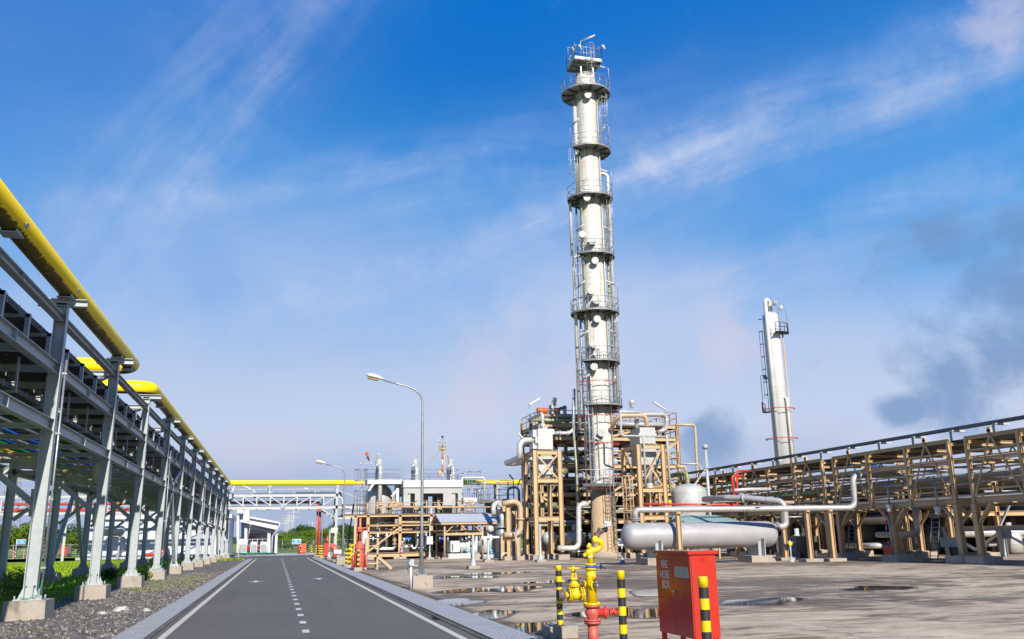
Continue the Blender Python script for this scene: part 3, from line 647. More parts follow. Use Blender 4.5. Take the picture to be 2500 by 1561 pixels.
# ================================================================ pipe bridge across the road
def z4(x, y): return 500 + x / 4.32, 1050 + y / 4.32
def zB(x, y): return 550 + x / 10.8, 1240 + y / 10.8
def zR(x, y): return 740 + x / 9.45, 1240 + y / 9.45
BY = 110.0
br = thing('pipe_bridge', 'pale grey steel truss bridge that carries pipes over the road', 'pipe bridge', (6.85, BY, 0))
xs = [-5.6 + 1.556 * i for i in range(9)]
for y, nm in ((BY, 'front'), (BY + 3.2, 'back')):
    MB().ib((-5.7, y, 7.23), (7.0, y, 7.23), .22, .36).build('top_chord', BRG, br)
    MB().ib((-5.7, y, 5.78), (18.5, y, 5.78), .22, .38).build('bottom_chord', BRG, br)
    for i, x in enumerate(xs): MB().bar((x, y, 5.97), (x, y, 7.05), .16, .16, X).build('vertical', BRG, br)
    for i in range(8):
        a, b = (xs[i], 7.0), (xs[i + 1], 6.02)
        if i >= 4: a, b = (xs[i], 6.02), (xs[i + 1], 7.0)
        MB().bar((a[0], y + .0, a[1]), (b[0], y, b[1]), .12, .12).build('diagonal', BRG, br)
    MB().ib((6.9, y, 0), (6.9, y, 8.0 if y == BY else 7.05), .26, .30, X).build('column', BRG, br)
    MB().ib((5.0, y, 5.6), (6.75, y, 4.55), .16, .2).build('knee_brace', BRG, br)
MB().box(6.4, 7.4, BY - .5, BY + 3.7, -.05, .3).build('footing', CONC, br)
MB().ib((7.05, BY, 4.5), (14.5, BY, 4.5), .22, .36).build('low_beam', BRG, br)
for i in range(9): MB().ib((xs[i], BY + .1, 5.75), (xs[i], BY + 3.1, 5.75), .14, .2).build('floor_beam', BRG, br)
for x in (-1.05, 6.95): MB().bar((x, BY, 7.4), (x, BY, 8.22), .16, .16, X).box(x - .22, x + .22, BY - .12, BY + .12, 8.22, 8.34).build('pipe_support', BRG, br)
for x in (14.0, 20.5, 27, 33): MB().bar((x, BY, 0), (x, BY, 8.22), .2, .2, X).box(x - .22, x + .22, BY - .12, BY + .12, 8.22, 8.34).build('pipe_support', BRG, br)
t = thing('sign', 'small blue sign with a white arrow emblem on the bridge over the road', 'sign', (.62, BY - .13, 5.7))
sx, sz = A(*z4(822, 816), BY - .13).x, 5.80
MB().box(sx - .30, sx + .30, BY - .16, BY - .13, sz - .22, sz + .22).build('rim', WHITE, t)
MB().box(sx - .27, sx + .27, BY - .166, BY - .16, sz - .19, sz + .19).build('panel', SIGNB, t)
MB().prism([(sx - .23, BY - .168, sz), (sx - .1, BY - .168, sz + .13), (sx - .06, BY - .168, sz + .06), (sx + .14, BY - .168, sz + .08), (sx + .22, BY - .168, sz), (sx + .12, BY - .168, sz - .07), (sx - .06, BY - .168, sz - .06), (sx - .1, BY - .168, sz - .13)], (0, -.006, 0)).build('emblem', WHITE, t)
t = thing('fire_pipe', 'red fire water pipe inside the bridge truss with its drop to the ground', 'pipe', (4.9, BY + 1.4, 0))
fx = A(*z4(1217, 800), BY + 1.4).x
MB().pipe([(-30, BY + 1.4, 6.42), (fx, BY + 1.4, 6.42), (fx, BY + 1.4, 0)], .17, .5, 14).build('main_run', REDF, t)
MB().pipe([(fx - .32, BY + 1.3, 6.2), (fx - .32, BY + 1.3, 0)], .10, .3).build('small_run', REDF, t)
MB().lathe((fx, BY + 1.4, .95), [(.26, 0), (.26, .06), (.2, .08), (.2, .2), (.26, .22), (.26, .28)]).build('flange', REDF, t)
t = thing('bridge_tray', 'narrow cable tray on short posts along the top of the pipe bridge', 'cable tray', (0, BY + .6, 7.9))
zt = A(*z4(900, 627), BY + .6).z
MB().bar((-5.4, BY + .6, zt), (6.7, BY + .6, zt), .3, .12).bar((6.7, BY + .6, zt), (10.2, BY + .6, 6.5), .3, .12).bar((10.2, BY + .6, 6.5), (19, BY + .6, 6.5), .3, .12).build('tray', GREYD, t)
b = MB()
for x in (-3.2, -.8, 1.8, 4.3): b.bar((x, BY + .6, 7.4), (x, BY + .6, zt), .08, .08, X)
b.build('post', GREYD, t)
t = thing('pipe', 'slim white pipe dropping beside the right leg of the pipe bridge', 'pipe', (7.2, BY + .5, 4.5))
MB().pipe([(7.0, BY + .5, 6.95), (7.5, BY + .5, 6.95), (7.65, BY + .5, 6.1), (7.65, BY + .5, 5.0), (14, BY + .5, 4.95)], .11, .3).build('run', WHITE, t)
t = thing('pipe', 'black pipe turning down the right leg of the pipe bridge', 'pipe', (7.2, BY + 1, 4.5))
MB().pipe([(2, BY + 1.0, 7.5), (7.4, BY + 1.0, 7.5), (7.75, BY + 1.0, 6.0), (18, BY + 1.0, 6.0)], .09, .3).build('run', DARK, t)
t = thing('pipe', 'white looping pipe where the rack meets the pipe bridge', 'pipe', (-5, BY + 2, 8))
MB().pipe([(-5.2, BY - 2, 7.6), (-5.2, BY + 2, 8.9), (-3.2, BY + 2.4, 8.0), (-2.6, BY + 2.4, 7.5), (6, BY + 2.4, 7.5)], .1, .4).build('run', WHITE, t)
# white bridge that continues to the left behind the rack
lb = thing('pipe_bridge', 'long white truss pipe bridge behind the grey rack at far left', 'pipe bridge', (-20, 117, 0))
for y in (117, 119.5):
    MB().ib((-60, y, 7.6), (-8, y, 7.6), .2, .3).build('top_chord', BRG, lb); MB().ib((-60, y, 5.6), (-8, y, 5.6), .2, .3).build('bottom_chord', BRG, lb)
    for k in range(14):
        x = -59 + 3.9 * k; MB().bar((x, y, 5.7), (x, y, 7.5), .14, .14, X).build('vertical', BRG, lb)
        if k < 13: MB().bar((x, y, 5.75), (x + 3.9, y, 7.45), .11, .11).build('diagonal', BRG, lb)
for x in (-47, -36, -24.5, -13): MB().ib((x, 117, 0), (x, 117, 5.5), .25, .3, X).bar((x, 117, 4.2), (x - 1.6, 117, 5.5), .14, .14).bar((x, 117, 4.2), (x + 1.6, 117, 5.5), .14, .14).build('column', BRG, lb)
t = thing('fire_pipe', 'red fire water pipe on the white bridge at far left', 'pipe', (-20, 118, 6))
MB().pipe([(-60, 118.2, 5.95), (-13.2, 118.2, 5.95), (-13.2, 118.2, .5), (-15.5, 118.2, .5)], .2, .6).build('run', RED, t)
# ================================================================ white buildings at the end of the road
def W(mb, pts, Y, dy):  # outline through points of the elevation at northing Y, dy deep
    return mb.prism([A(*zB(*p), Y) for p in pts], (0, dy, 0))
wb = thing('building', 'white building with a sloping roof and open bay at the end of the road', 'building', (A(*zB(330, 1190), 138).x, 138, 0))
W(MB(), [(650, 228), (1452, 380), (1440, 425), (650, 278)], 136.5, 14).build('roof', WHITE, wb)
W(MB(), [(400, 350), (510, 346), (640, 372), (655, 280), (1385, 418), (1385, 545), (1340, 580), (400, 372)], 137, 1.2).build('fascia', WHITE, wb)
W(MB(), [(590, 480), (1320, 650), (1320, 690), (590, 520)], 138.5, .4).build('sloping_beam', WHITE, wb)
for q in ((505, 450, 580, 1190), (1112, 588, 1192, 1190), (300, 205, 365, 1190)):
    W(MB(), [(q[0], q[1]), (q[2], q[1]), (q[2], q[3]), (q[0], q[3])], 138.2, .6).build('pier', WHITE, wb)
W(MB(), [(1330, 500), (1385, 500), (1365, 1195), (1290, 1195)], 137.4, .6).build('pier', WHITE, wb)
W(MB(), [(300, 820), (545, 820), (545, 905), (300, 905)], 138, .3).build('parapet', WHITE, wb)
W(MB(), [(420, 360), (1330, 560), (1330, 1190), (420, 1190)], 146, .4).build('back_wall', WALL, wb)
W(MB(), [(1310, 480), (1340, 480), (1340, 1190), (1310, 1190)], 138.6, 8).build('side_wall', WALL, wb)
W(MB(), [(330, 60), (640, 60), (640, 350), (400, 350), (330, 150)], 141, 6).build('upper_wall', WALL, wb)
W(MB(), [(310, 50), (475, 50), (475, 150), (310, 150)], 139.5, 8).build('upper_eaves', WHITE, wb)
b = MB(); p0, p1 = A(*zB(590, 835), 137.8), A(*zB(1110, 835), 137.8); rail(b, [(p0.x, 137.8, 0.1), (p1.x, 137.8, 0.1)], p0.z - .1, .04, .8, (1.2, .6)); b.build('railing', WHITE, wb)
b = MB(); b.pipe([A(*zB(1430, 420), 136.4), A(*zB(1430, 480), 136.4), A(*zB(1240, 760), 137.2), A(*zB(1225, 1190), 137.2)], .09, .2).build('downpipe', WHITE, wb)
b = MB()
for zz in (700, 760, 805): b.tube(A(*zB(590, zz), 145.8), A(*zB(880 - (zz - 700), zz), 145.8), .07, 6)
b.tube(A(*zB(885, 700), 145.8), A(*zB(885, 860), 145.8), .07, 6); b.build('red_pipework', REDF, wb)
for q in range(3): pass
for (x0, x1, lab) in ((325, 560, 'largest white air conditioner box with a square grille, leftmost of three'), (670, 832, 'white air conditioner box with a square grille, middle of three'), (930, 1085, 'white air conditioner box with a square grille, rightmost of three')):
    p, q = A(*zB(x0, 900), 134), A(*zB(x1, 1172), 134); t = thing('air_conditioner', lab, 'air conditioner', (p.x, 134, q.z), 'air conditioners by the white building')
    MB().box(p.x, q.x, 134, 134.7, q.z, p.z).build('casing', WHITE, t)
    g0, g1 = A(*zB(x0 + (45 if x0 < 400 else 18), 972), 133.9), A(*zB(x1 - 16, 1155), 133.9); g = MB()
    n = 12
    for i in range(n + 1):
        x = g0.x + (g1.x - g0.x) * i / n; g.box(x - .012, x + .012, 133.93, 133.97, g1.z, g0.z); z = g1.z + (g0.z - g1.z) * i / n; g.box(g0.x, g1.x, 133.95, 133.98, z - .012, z + .012)
    g.build('grille', GREYD, t); MB().box(g0.x, g1.x, 133.98, 134.0 - .003, g1.z, g0.z).build('coil', GRAYM, t)
for i, (x, w) in enumerate(((578, 30), (635, 32), (838, 16), (860, 14), (908, 16), (985, 14))):
    p, q = A(*zB(x, 985), 135.4), A(*zB(x, 1150), 135.4); r = w / 10.8 / 2 * .066
    t = thing('gas_cylinder', 'red gas cylinder standing between the white air conditioner boxes', 'gas cylinder', (p.x, 135.4, q.z), 'red cylinders by the white building')
    MB().lathe((p.x, 135.4, q.z), [(r, 0), (r, (p.z - q.z) * .85), (r * .7, (p.z - q.z) * .95), (r * .3, p.z - q.z)], Z, 10).build('body', RED, t)
    MB().tube((p.x, 135.4, p.z), (p.x, 135.4, p.z + .12), r * .3, 6).build('cap', WHITE, t)
tag(MB().pipe([A(*zB(260, 1195), 133), A(*zB(1220, 1192), 133)], .06).build('green_pipe', GREEN), 'green pipe running low in front of the air conditioner boxes', 'pipe')
lw = thing('building', 'long white clad building seen through the legs of the grey rack', 'building', (-18, 126, 0))
xl, xr = A(215, 1340, 126).x, A(556, 1340, 126).x
w_ = MB().box(xl, xr, 126, 140, -.05, 5.0); w_.build('wall', WALL, lw)
MB().box(xl - .4, xr + .3, 125.5, 140.5, 5.0, 5.55).build('eaves', WHITE, lw)
b = MB()
for k in range(18): b.box(A(226, 1300, 125.9).x, A(250, 1300, 125.9).x, 125.9, 125.995, .5 + .22 * k, .58 + .22 * k)
b.build('louvre', DARK, lw); MB().box(xl - 1, xr + 1, 124, 126, -.05, .25).build('plinth', PALEC, lw)
t = thing('tank', 'small white horizontal tank on a stand by the long white wall', 'tank', (-17, 123, 3.3)); tc = A(280, 1296, 123.5)
MB().lathe(tc - X * 1.0, [(.05, -.35), (.5, -.2), (.68, .0), (.68, 1.9), (.5, 2.1), (.05, 2.25)], X, 16).build('shell', WHITE, t)
MB().box(tc.x - .7, tc.x - .5, 123.2, 123.8, 0, tc.z - .5).box(tc.x + .6, tc.x + .8, 123.2, 123.8, 0, tc.z - .5).build('stand', GREYD, t)
# signs and striped posts on the left
def striped(mb_list, x, y, z0, z1, r, n, a, b, first=0):
    for i in range(n):
        za, zb = z0 + (z1 - z0) * i / n, z0 + (z1 - z0) * (i + 1) / n
        mb_list[(i + first) % 2].tube((x, y, za), (x, y, zb), r, 12)
def marker_post(x, y, h, lab, r=.06, cat='marker post'):
    t = thing('marker_post', lab, cat, (x, y, 0), 'red and white striped posts'); m = [MB(), MB()]; striped(m, x, y, 0, h, r, 8, 0, 1, 1)
    n0 = len(m[0].f); a = m[0].add(m[1].v, m[1].f); a.s[n0:] = m[1].s; a.build('shaft', RED, t, [WHITE], [0] * n0 + [1] * len(m[1].f)); MB().tube((x, y, -.02), (x, y, .06), r * 2.2, 12).build('base', CONC, t); return t
p = G(*zB(340, 1312)); marker_post(p.x, p.y, 1.05, 'red and white striped post on the gravel at the road end', .07)
p = A(32, 1362, 150); marker_post(p.x, 150, 1.3, 'red and white striped post left of the blue sign pole on the lawn', .09)
p = A(57, 1362, 150); marker_post(p.x, 150, 1.4, 'red and white striped post right of the blue sign pole on the lawn', .08)
def pole_sign(px, py0, pyt, Y, dirx, lab):
    a, b = A(px, py0, Y), A(px + (pyt - py0) * -.085 if px < 400 else px, pyt, Y); h = b.z
    t = thing('sign', lab, 'sign', (a.x, Y, 0)); m = [MB(), MB()]; striped(m, a.x, Y, 0, h * .55, .08, 6, 0, 1, 0); m[1].tube((a.x, Y, h * .55), (a.x, Y, h), .08, 10)
    n0 = len(m[0].f); q = m[0].add(m[1].v, m[1].f); q.s[n0:] = m[1].s; q.build('pole', RED, t, [WHITE], [0] * n0 + [1] * len(m[1].f))
    x0, x1 = sorted((a.x + dirx * .1, a.x + dirx * 1.25)); MB().box(x0, x1, Y - .03, Y, h - .75, h - .02).build('backing', WHITE, t); MB().box(x0 + .03, x1 - .03, Y - .045, Y - .03, h - .66, h - .12).build('panel', SIGNC, t)
    MB().box(x0 + .3, x1 - .3, Y - .055, Y - .045, h - .34, h - .25).box(x0 + .3, x0 + .5, Y - .055, Y - .045, h - .56, h - .46).box(x1 - .6, x1 - .3, Y - .055, Y - .045, h - .56, h - .46).build('lettering', WHITE, t)
pole_sign(36, 1366, 1317, 150, 1, 'blue flag sign on a red and white pole over the lawn at far left')
pole_sign(733, 1345, 1316, 140, -1, 'small blue flag sign on a striped pole beyond the road junction')
p = A(158, 1362, 160); t = thing('trolley', 'red wheeled fire cart parked on the far road behind the rack', 'cart', (p.x, 160, 0))
MB().box(p.x - .7, p.x + .3, 159.5, 160.3, .35, 1.7).build('body', RED, t); MB().box(p.x + .3, p.x + .9, 159.6, 160.2, .4, 1.8).build('hose_reel', DUSK, t)
for k in (-.5, .6): MB().tube((p.x + k, 159.4, .3), (p.x + k, 160.4, .3), .3, 14).build('wheel', BLACK, t)
# ---------------------------------------------------------------- fences, trees, far poles
def fence(x0, x1, y, lab, h=2.0):
    t = thing('fence', lab, 'fence', (x0, y, 0)); n = int((x1 - x0) / 3.2); r = MB()
    for i in range(n + 1):
        x = x0 + (x1 - x0) * i / n; MB().tube((x, y, -.06), (x, y, h + .25), .06, 6).build('post', GREYD, t)
    for z in (.25, h * .55, h): r.tube((x0, y, z), (x1, y, z), .04, 5)
    r.build('rail', GREYD, t); w = MB(); k = x0
    while k < x1: w.tube((k, y, .2), (k, y, h), .009, 3, cap=False); k += .2
    w.build('mesh', GREYD, t)
fence(-2, 40, 196, 'wire mesh fence beyond the road junction, in front of the trees')
fence(-75, -22, 190, 'wire mesh fence far left beyond the lawn')
VAR = []
for s in range(5):
    r = random.Random(40 + s); H = 1.0; cl = [((r.uniform(-.42, .42), r.uniform(-.42, .42), r.uniform(.38, .92)), r.uniform(.20, .34)) for _ in range(9)]
    VAR.append((leaf_cloud(3800, 60 + s, cl, .035, .8), cl))
def tree(x, y, h, w, lab, mat, v):
    t = thing('tree', lab, 'tree', (x, y, 0), 'trees beyond the fence'); lc, cl = VAR[v % 5]
    m = MB(); m.v = [V(x + p.x * w, y + p.y * w, p.z * h) for p in lc.v]; m.f = lc.f; m.s = lc.s; m.build('crown', mat, t)
    b = MB(); b.tube((x, y, -.1), (x, y, h * .55), w * .035, 7, w * .02)
    for c, rad in cl[:5]: b.tube((x, y, h * .4), (x + c[0] * w, y + c[1] * w, c[2] * h), w * .016, 5, w * .006)
    b.build('trunk', TRUNK, t)
TL = [(668, 1300, 215, 5, LEAFL, 'yellow green bushy tree right behind the white building'), (700, 1302, 225, 6, LEAFL, 'light green tree beside the white building, under the far poles'), (730, 1296, 230, 7, LEAFL, 'bright green tree above the small blue flag sign'),
      (745, 1290, 262, 8, LEAFD, 'dark green tree left of the red riser pipes'), (765, 1287, 270, 9, LEAFD, 'tallest dark tree just left of the red riser pipes'), (785, 1292, 235, 7, LEAFL, 'pale green tree directly behind the red riser pipes'),
      (800, 1290, 268, 9, LEAFD, 'dark rounded tree between the red risers and the second lamp'), (822, 1288, 260, 8, LEAFD, 'dark green tree behind the right leg of the pipe bridge'), (842, 1279, 262, 8, LEAFD, 'tall dark tree behind the second street lamp pole'),
      (860, 1290, 250, 8, LEAFD, 'dark green tree behind the steel stairs'), (685, 1312, 208, 5, LEAFL, 'low yellow shrub tree behind the fence near the white building'), (715, 1310, 207, 5, LEAFL, 'low bright shrub tree behind the fence left of the flag sign'),
      (752, 1310, 209, 5, LEAFL, 'low light green shrub tree left of the orange hose cabinet'), (790, 1312, 206, 5, LEAFL, 'low yellow green shrub tree right of the red risers'), (835, 1312, 208, 5, LEAFL, 'low yellow green shrub tree behind the striped bollards'), (875, 1308, 212, 6, LEAFD, 'shrub tree behind the large red valve'),
      (8, 1290, 205, 9, LEAFL, 'leafy tree at the far left edge behind the back columns'), (45, 1277, 208, 10, LEAFL, 'large green tree behind the blue flag sign on the lawn'), (75, 1290, 204, 8, LEAFL, 'bright green tree right of the blue flag sign'), (110, 1298, 206, 7, LEAFD, 'dark tree behind the first pair of back columns'),
      (140, 1287, 215, 10, LEAFD, 'layered dark tree with spreading top behind the rack'), (165, 1300, 205, 7, LEAFL, 'light green tree left of the long white wall'), (195, 1300, 207, 7, LEAFL, 'light green tree touching the long white wall'), (-30, 1285, 205, 9, LEAFD, 'dark tree at the extreme left beyond the lawn')]
for i, (px, pt, Y, w, m, lab) in enumerate(TL):
    q = A(px, pt, Y); tree(q.x, Y, q.z, w, lab, m, i)
PL = [(717, 1245, 330, 'nearest wooden power pole beyond the white building'), (706, 1255, 390, 'power pole second from the right in the far row'), (702, 1262, 450, 'power pole in the middle of the far row'), (697, 1267, 520, 'power pole left of the middle in the far row'), (712, 1262, 600, 'thin far power pole just left of the nearest one'), (763, 1273, 480, 'pale lattice mast left of the red riser pipes')]
for px, pt, Y, lab in PL:
    q = A(px, pt, Y); t = thing('power_pole', lab, 'power pole', (q.x, Y, 0), 'power poles far behind the site')
    MB().tube((q.x, Y, -.1), (q.x, Y, q.z), .28, 8, .18).build('pole', PALEC, t); c = MB()
    for dz in (.8, 2.6): c.bar((q.x - 2.4, Y, q.z - dz), (q.x + 2.4, Y, q.z - dz), .22, .22)
    c.build('crossarm', PALEC, t); s = MB()
    for dx in (-2.2, -1.2, 1.2, 2.2): s.tube((q.x + dx, Y, q.z - .8), (q.x + dx, Y, q.z + .1), .12, 6)
    s.build('insulator', GREYD, t)
def lattice(px, pt, Y, lab, w=5):
    q = A(px, pt, Y); t = thing('pylon', lab, 'pylon', (q.x, Y, 0), 'far lattice pylons'); b = MB(); n = 7
    for sx in (-1, 1): b.tube((q.x + sx * w / 2, Y, 0), (q.x + sx * .4, Y, q.z), .16, 4)
    for i in range(n):
        z0, z1 = q.z * i / n, q.z * (i + 1) / n; w0, w1 = w / 2 + (.4 - w / 2) * i / n, w / 2 + (.4 - w / 2) * (i + 1) / n
        b.tube((q.x - w0, Y, z0), (q.x + w1, Y, z1), .1, 4); b.tube((q.x + w0, Y, z0), (q.x - w1, Y, z1), .1, 4)
    b.build('lattice', GREYD, t); c = MB()
    for dz in (.05, .16, .27): c.bar((q.x - w * .9, Y, q.z * (1 - dz)), (q.x + w * .9, Y, q.z * (1 - dz)), .25, .25)
    c.build('crossarm', GREYD, t)
lattice(48, 1165, 430, 'tall lattice pylon between the first grey columns', 7); lattice(15, 1190, 520, 'smaller lattice pylon at the left edge', 6)
r = random.Random(3); hp = MB(); N = 40
def hz(i): return 13 + 10 * math.sin(i * .37) + 7 * math.sin(i * .9 + 1)
for i in range(N): hp.add([(-700 + 40 * i, 1500, -1), (-700 + 40 * (i + 1), 1500, -1), (-700 + 40 * (i + 1), 1700, max(2, hz(i + 1))), (-700 + 40 * i, 1700, max(2, hz(i)))], [(0, 1, 2, 3)], True)
struct(hp.build('distant_hill', LEAFD))
# ================================================================ roadside equipment on the right
def bollard(x, y, h, r, lab, foot=None, n=None, first=0, z0=0.0, grp='black and yellow bollards', cat='bollard'):
    t = thing('bollard', lab, cat, (x, y, 0), grp); n = n or max(6, round((h - z0) / .127)); m = [MB(), MB()]
    for i in range(n):
        za, zb = z0 + (h - z0) * i / n, z0 + (h - z0) * (i + 1) / n; k = (n - 1 - i + first) % 2
        if i == n - 1: m[k].lathe((x, y, za), [(r, 0), (r, (zb - za) * .86), (r * .93, (zb - za) * .97), (r * .8, zb - za)], Z, 20)
        else: m[k].tube((x, y, za), (x, y, zb), r, 20, cap=False)
    n0 = len(m[0].f); q = m[0].add(m[1].v, m[1].f); q.s[n0:] = m[1].s
    q.build('post', YELLOW, t, [BLACK], [0] * n0 + [1] * len(m[1].f))
    if foot: MB().box(x - foot[0], x + foot[1], y - foot[2], y + foot[3], -.02, foot[4]).build('footing', CONC, t)
    return t
RB = [(196, 1075, 1.2, 'bollard farthest up the road, beside the road junction'), (181, 1060, 1.2, 'bollard beside the farthest one near the road junction'), (294, 1125, 1.25, 'bollard just left of the red riser pipes'), (372, 1150, 1.3, 'leftmost of three bollards right of the red risers'), (398, 1158, 1.3, 'middle of three bollards right of the red risers'), (430, 1165, 1.3, 'rightmost of three bollards right of the red risers')]
for x, y, h, lab in RB:
    g = G(*zR(x, y)); bollard(g.x, g.y, h, .10, 'black and yellow ' + lab, (.22, .22, .22, .22, .18), z0=.18)
g = G(*zR(992, 1360)); bollard(g.x, g.y, 1.22, .075, 'black and yellow bollard left of a pair before the small roadside hydrant', (.15, .15, .15, .15, .2), z0=.2)
g = G(*zR(1056, 1385)); bollard(g.x, g.y, 1.27, .075, 'black and yellow bollard right of a pair before the small roadside hydrant', (.22, .22, .25, .25, .2), z0=.2)
g = G(*zR(1268, 1465)); bollard(g.x, g.y, 1.25, .072, 'black and yellow bollard on a concrete block before the large red valve', (.24, .24, .2, .25, .22), z0=.22)
# large red valve
vx, vy = 4.85, 54.6
t = thing('gate_valve', 'large faded red gate valve standing by the roadside, behind a bollard', 'valve', (vx, vy, 0)); zz = lambda y: A(*zR(1290, y), vy).z
MB().lathe((vx, vy, 0), [(.29, 0), (.29, .25), (.33, .3), (.33, .9), (.27, 1.2), (.26, 1.25)], Z, 24).build('body', REDF, t)
MB().lathe((vx, vy, 1.22), [(.30, 0), (.30, .05), (.24, .06), (.30, .07), (.30, .13), (.28, .14), (.25, .28), (.14, .46), (.11, .5)], Z, 24).build('bonnet', REDF, t)
b = MB()
for k in range(14):
    a = 2 * math.pi * k / 14
    for z in (1.19, 1.37): b.tube((vx + .265 * math.cos(a), vy + .265 * math.sin(a), z), (vx + .265 * math.cos(a), vy + .265 * math.sin(a), z + .03), .025, 6)
    b.tube((vx - .40, vy + .35 * math.cos(a), .55 + .35 * math.sin(a)), (vx - .47, vy + .35 * math.cos(a), .55 + .35 * math.sin(a)), .03, 6); b.tube((vx + .40, vy + .35 * math.cos(a), .55 + .35 * math.sin(a)), (vx + .47, vy + .35 * math.cos(a), .55 + .35 * math.sin(a)), .03, 6)
b.build('bolts', REDF, t)
MB().tube((vx - .14, vy, 1.7), (vx - .16, vy, 2.25), .03, 8).tube((vx + .14, vy, 1.7), (vx + .16, vy, 2.25), .03, 8).tube((vx, vy, 1.7), (vx, vy, 2.25), .028, 8).build('yoke', REDF, t)
MB().lathe((vx, vy, 2.25), [(.2, 0), (.2, .1), (.16, .12), (.22, .14), (.22, .26), (.1, .3), (.075, .32), (.07, .82), (.03, .86)], Z, 18).tube((vx, vy, 2.45), (vx + .42, vy - .1, 2.5), .05, 8).ring((vx + .42, vy - .1, 2.5), .2, .015, axis=X).build('gearbox', REDF, t)
MB().lathe((vx + .40, vy, .55), [(.36, -.06), (.36, 0)], X, 20).lathe((vx - .40, vy, .55), [(.36, 0), (.36, .06)], X, 20).build('flange', REDF, t)
t = thing('yellow_pipe', 'yellow pipe bend projecting beside the large red valve', 'pipe', (4.3, 55.5, 1.2))
zt_ = A(*zR(1180, 868), 55.5); MB().pipe([zt_ + V(-.28, 0, 0), zt_ + V(.32, 0, 0), zt_ + V(.32, 0, -.5), zt_ + V(.5, 0, -1.2)], .06, .12).build('run', YELLOW, t); MB().tube(zt_ + V(-.36, 0, 0), zt_ + V(-.28, 0, 0), .075, 10).build('cap', RUSTG, t)
g = G(*zR(1100, 1340)); t = thing('hydrant', 'small yellow hydrant behind a pair of bollards by the road', 'hydrant', (g.x, g.y, 0)); hx, hy = g.x, g.y
MB().lathe((hx, hy, 0), [(.09, 0), (.09, .55), (.16, .56), (.16, .62), (.1, .64), (.1, 1.05), (.15, 1.06), (.15, 1.1), (.07, 1.2), (.04, 1.35)], Z, 16).build('barrel', YELLOW, t)
MB().lathe((hx - .3, hy, .78), [(.1, 0), (.1, .06), (.07, .07), (.07, .55), (.11, .56), (.11, .62)], X, 14).build('outlet', YELLOW, t); MB().ring((hx, hy, 1.36), .16, .018).bar((hx - .16, hy, 1.36), (hx + .16, hy, 1.36), .02, .02).build('handwheel', YELLOW, t)
# red cabinet, hydrant, elbow, meter boxes
g = G(*zR(540, 1160)); gz = A(*zR(540, 840), g.y).z; t = thing('hose_cabinet', 'tall red fire hose cabinet by the roadside near the red risers', 'hose cabinet', (g.x, g.y, 0))
MB().box(g.x - .3, g.x + .35, g.y - .25, g.y + .5, .25, gz).build('body', RED, t); MB().box(g.x - .34, g.x + .39, g.y - .29, g.y + .54, gz, gz + .05).build('lid', RED, t); MB().box(g.x - .25, g.x - .2, g.y - .2, g.y + .4, 0, .25).box(g.x + .2, g.x + .25, g.y - .2, g.y + .4, 0, .25).build('stand', RED, t)
def small_hydrant(x, y, h, lab):
    t = thing('hydrant', lab, 'hydrant', (x, y, 0)); MB().lathe((x, y, 0), [(.12, 0), (.12, h * .4), (.2, h * .41), (.2, h * .45), (.13, h * .47), (.13, h * .7), (.19, h * .71), (.19, h * .75), (.1, h * .85), (.05, h)], Z, 14).build('barrel', RED, t)
    MB().lathe((x - .4, y, h * .6), [(.1, 0), (.1, .8)], X, 12).build('outlet', RED, t); MB().ring((x, y, h), .18, .025).build('handwheel', RED, t)
small_hydrant(g.x + .35, g.y + 6, A(*zR(560, 625), g.y + 6).z, 'red fire hydrant with handwheel behind the tall red hose cabinet')
g2 = G(*zB(1945, 1215)); small_hydrant(g2.x, g2.y, 1.3, 'red fire hydrant at the road junction beside the orange cabinet')
g3 = G(*zB(2055, 1215)); t = thing('hose_cabinet', 'orange red hose cabinet standing at the road junction', 'hose cabinet', (g3.x, g3.y, 0)); MB().box(g3.x - .38, g3.x + .38, g3.y - .3, g3.y + .4, .2, 1.45).build('body', ORANGE, t); MB().box(g3.x - .41, g3.x + .41, g3.y - .33, g3.y + .43, 1.45, 1.49).build('lid', ORANGE, t); MB().box(g3.x - .3, g3.x + .3, g3.y - .2, g3.y + .3, 0, .2).build('stand', RED, t)
g = G(*zR(720, 1140)); t = thing('pipe_elbow', 'thick pinkish red pipe elbow rising from the ground by the road', 'pipe', (g.x, g.y, 0)); e1 = A(*zR(640, 1000), g.y + 1)
MB().pipe([(g.x + .15, g.y, 0), (g.x + .1, g.y, 1.15), (e1.x - .6, g.y + .8, 1.3)], .33, .75, 18, 8).build('elbow', REDF, t)
g = G(*zR(800, 1238)); t = thing('meter_box', 'white meter box on a stand beside the second street lamp', 'meter box', (g.x, g.y, 0)); zt2 = A(*zR(800, 970), g.y).z
MB().tube((g.x, g.y, 0), (g.x, g.y, zt2 - .3), .12, 10, .06).build('stand', GREY, t); MB().box(g.x - .38, g.x + .5, g.y - .3, g.y + .3, zt2 - .32, zt2).build('box', WHITE, t); MB().box(g.x - .45, g.x + .45, g.y - .45, g.y + .45, -.01, .08).build('base', CONC, t)
g = G(*zR(595, 1195)); t = thing('floodlight', 'small floodlight on a tapering grey post near the red hose cabinet', 'floodlight', (g.x, g.y, 0)); zt2 = A(*zR(600, 500), g.y).z
MB().tube((g.x, g.y, 0), (g.x, g.y, .7), .3, 12, .09).tube((g.x, g.y, .7), (g.x, g.y, zt2), .09, 10, .07).build('post', GREY, t); MB().box(g.x + .1, g.x + .85, g.y - .3, g.y + .3, zt2 - .35, zt2 + .15).tube((g.x, g.y, zt2 - .05), (g.x + .3, g.y, zt2), .05, 6).build('lamp_head', LIGHTF, t)
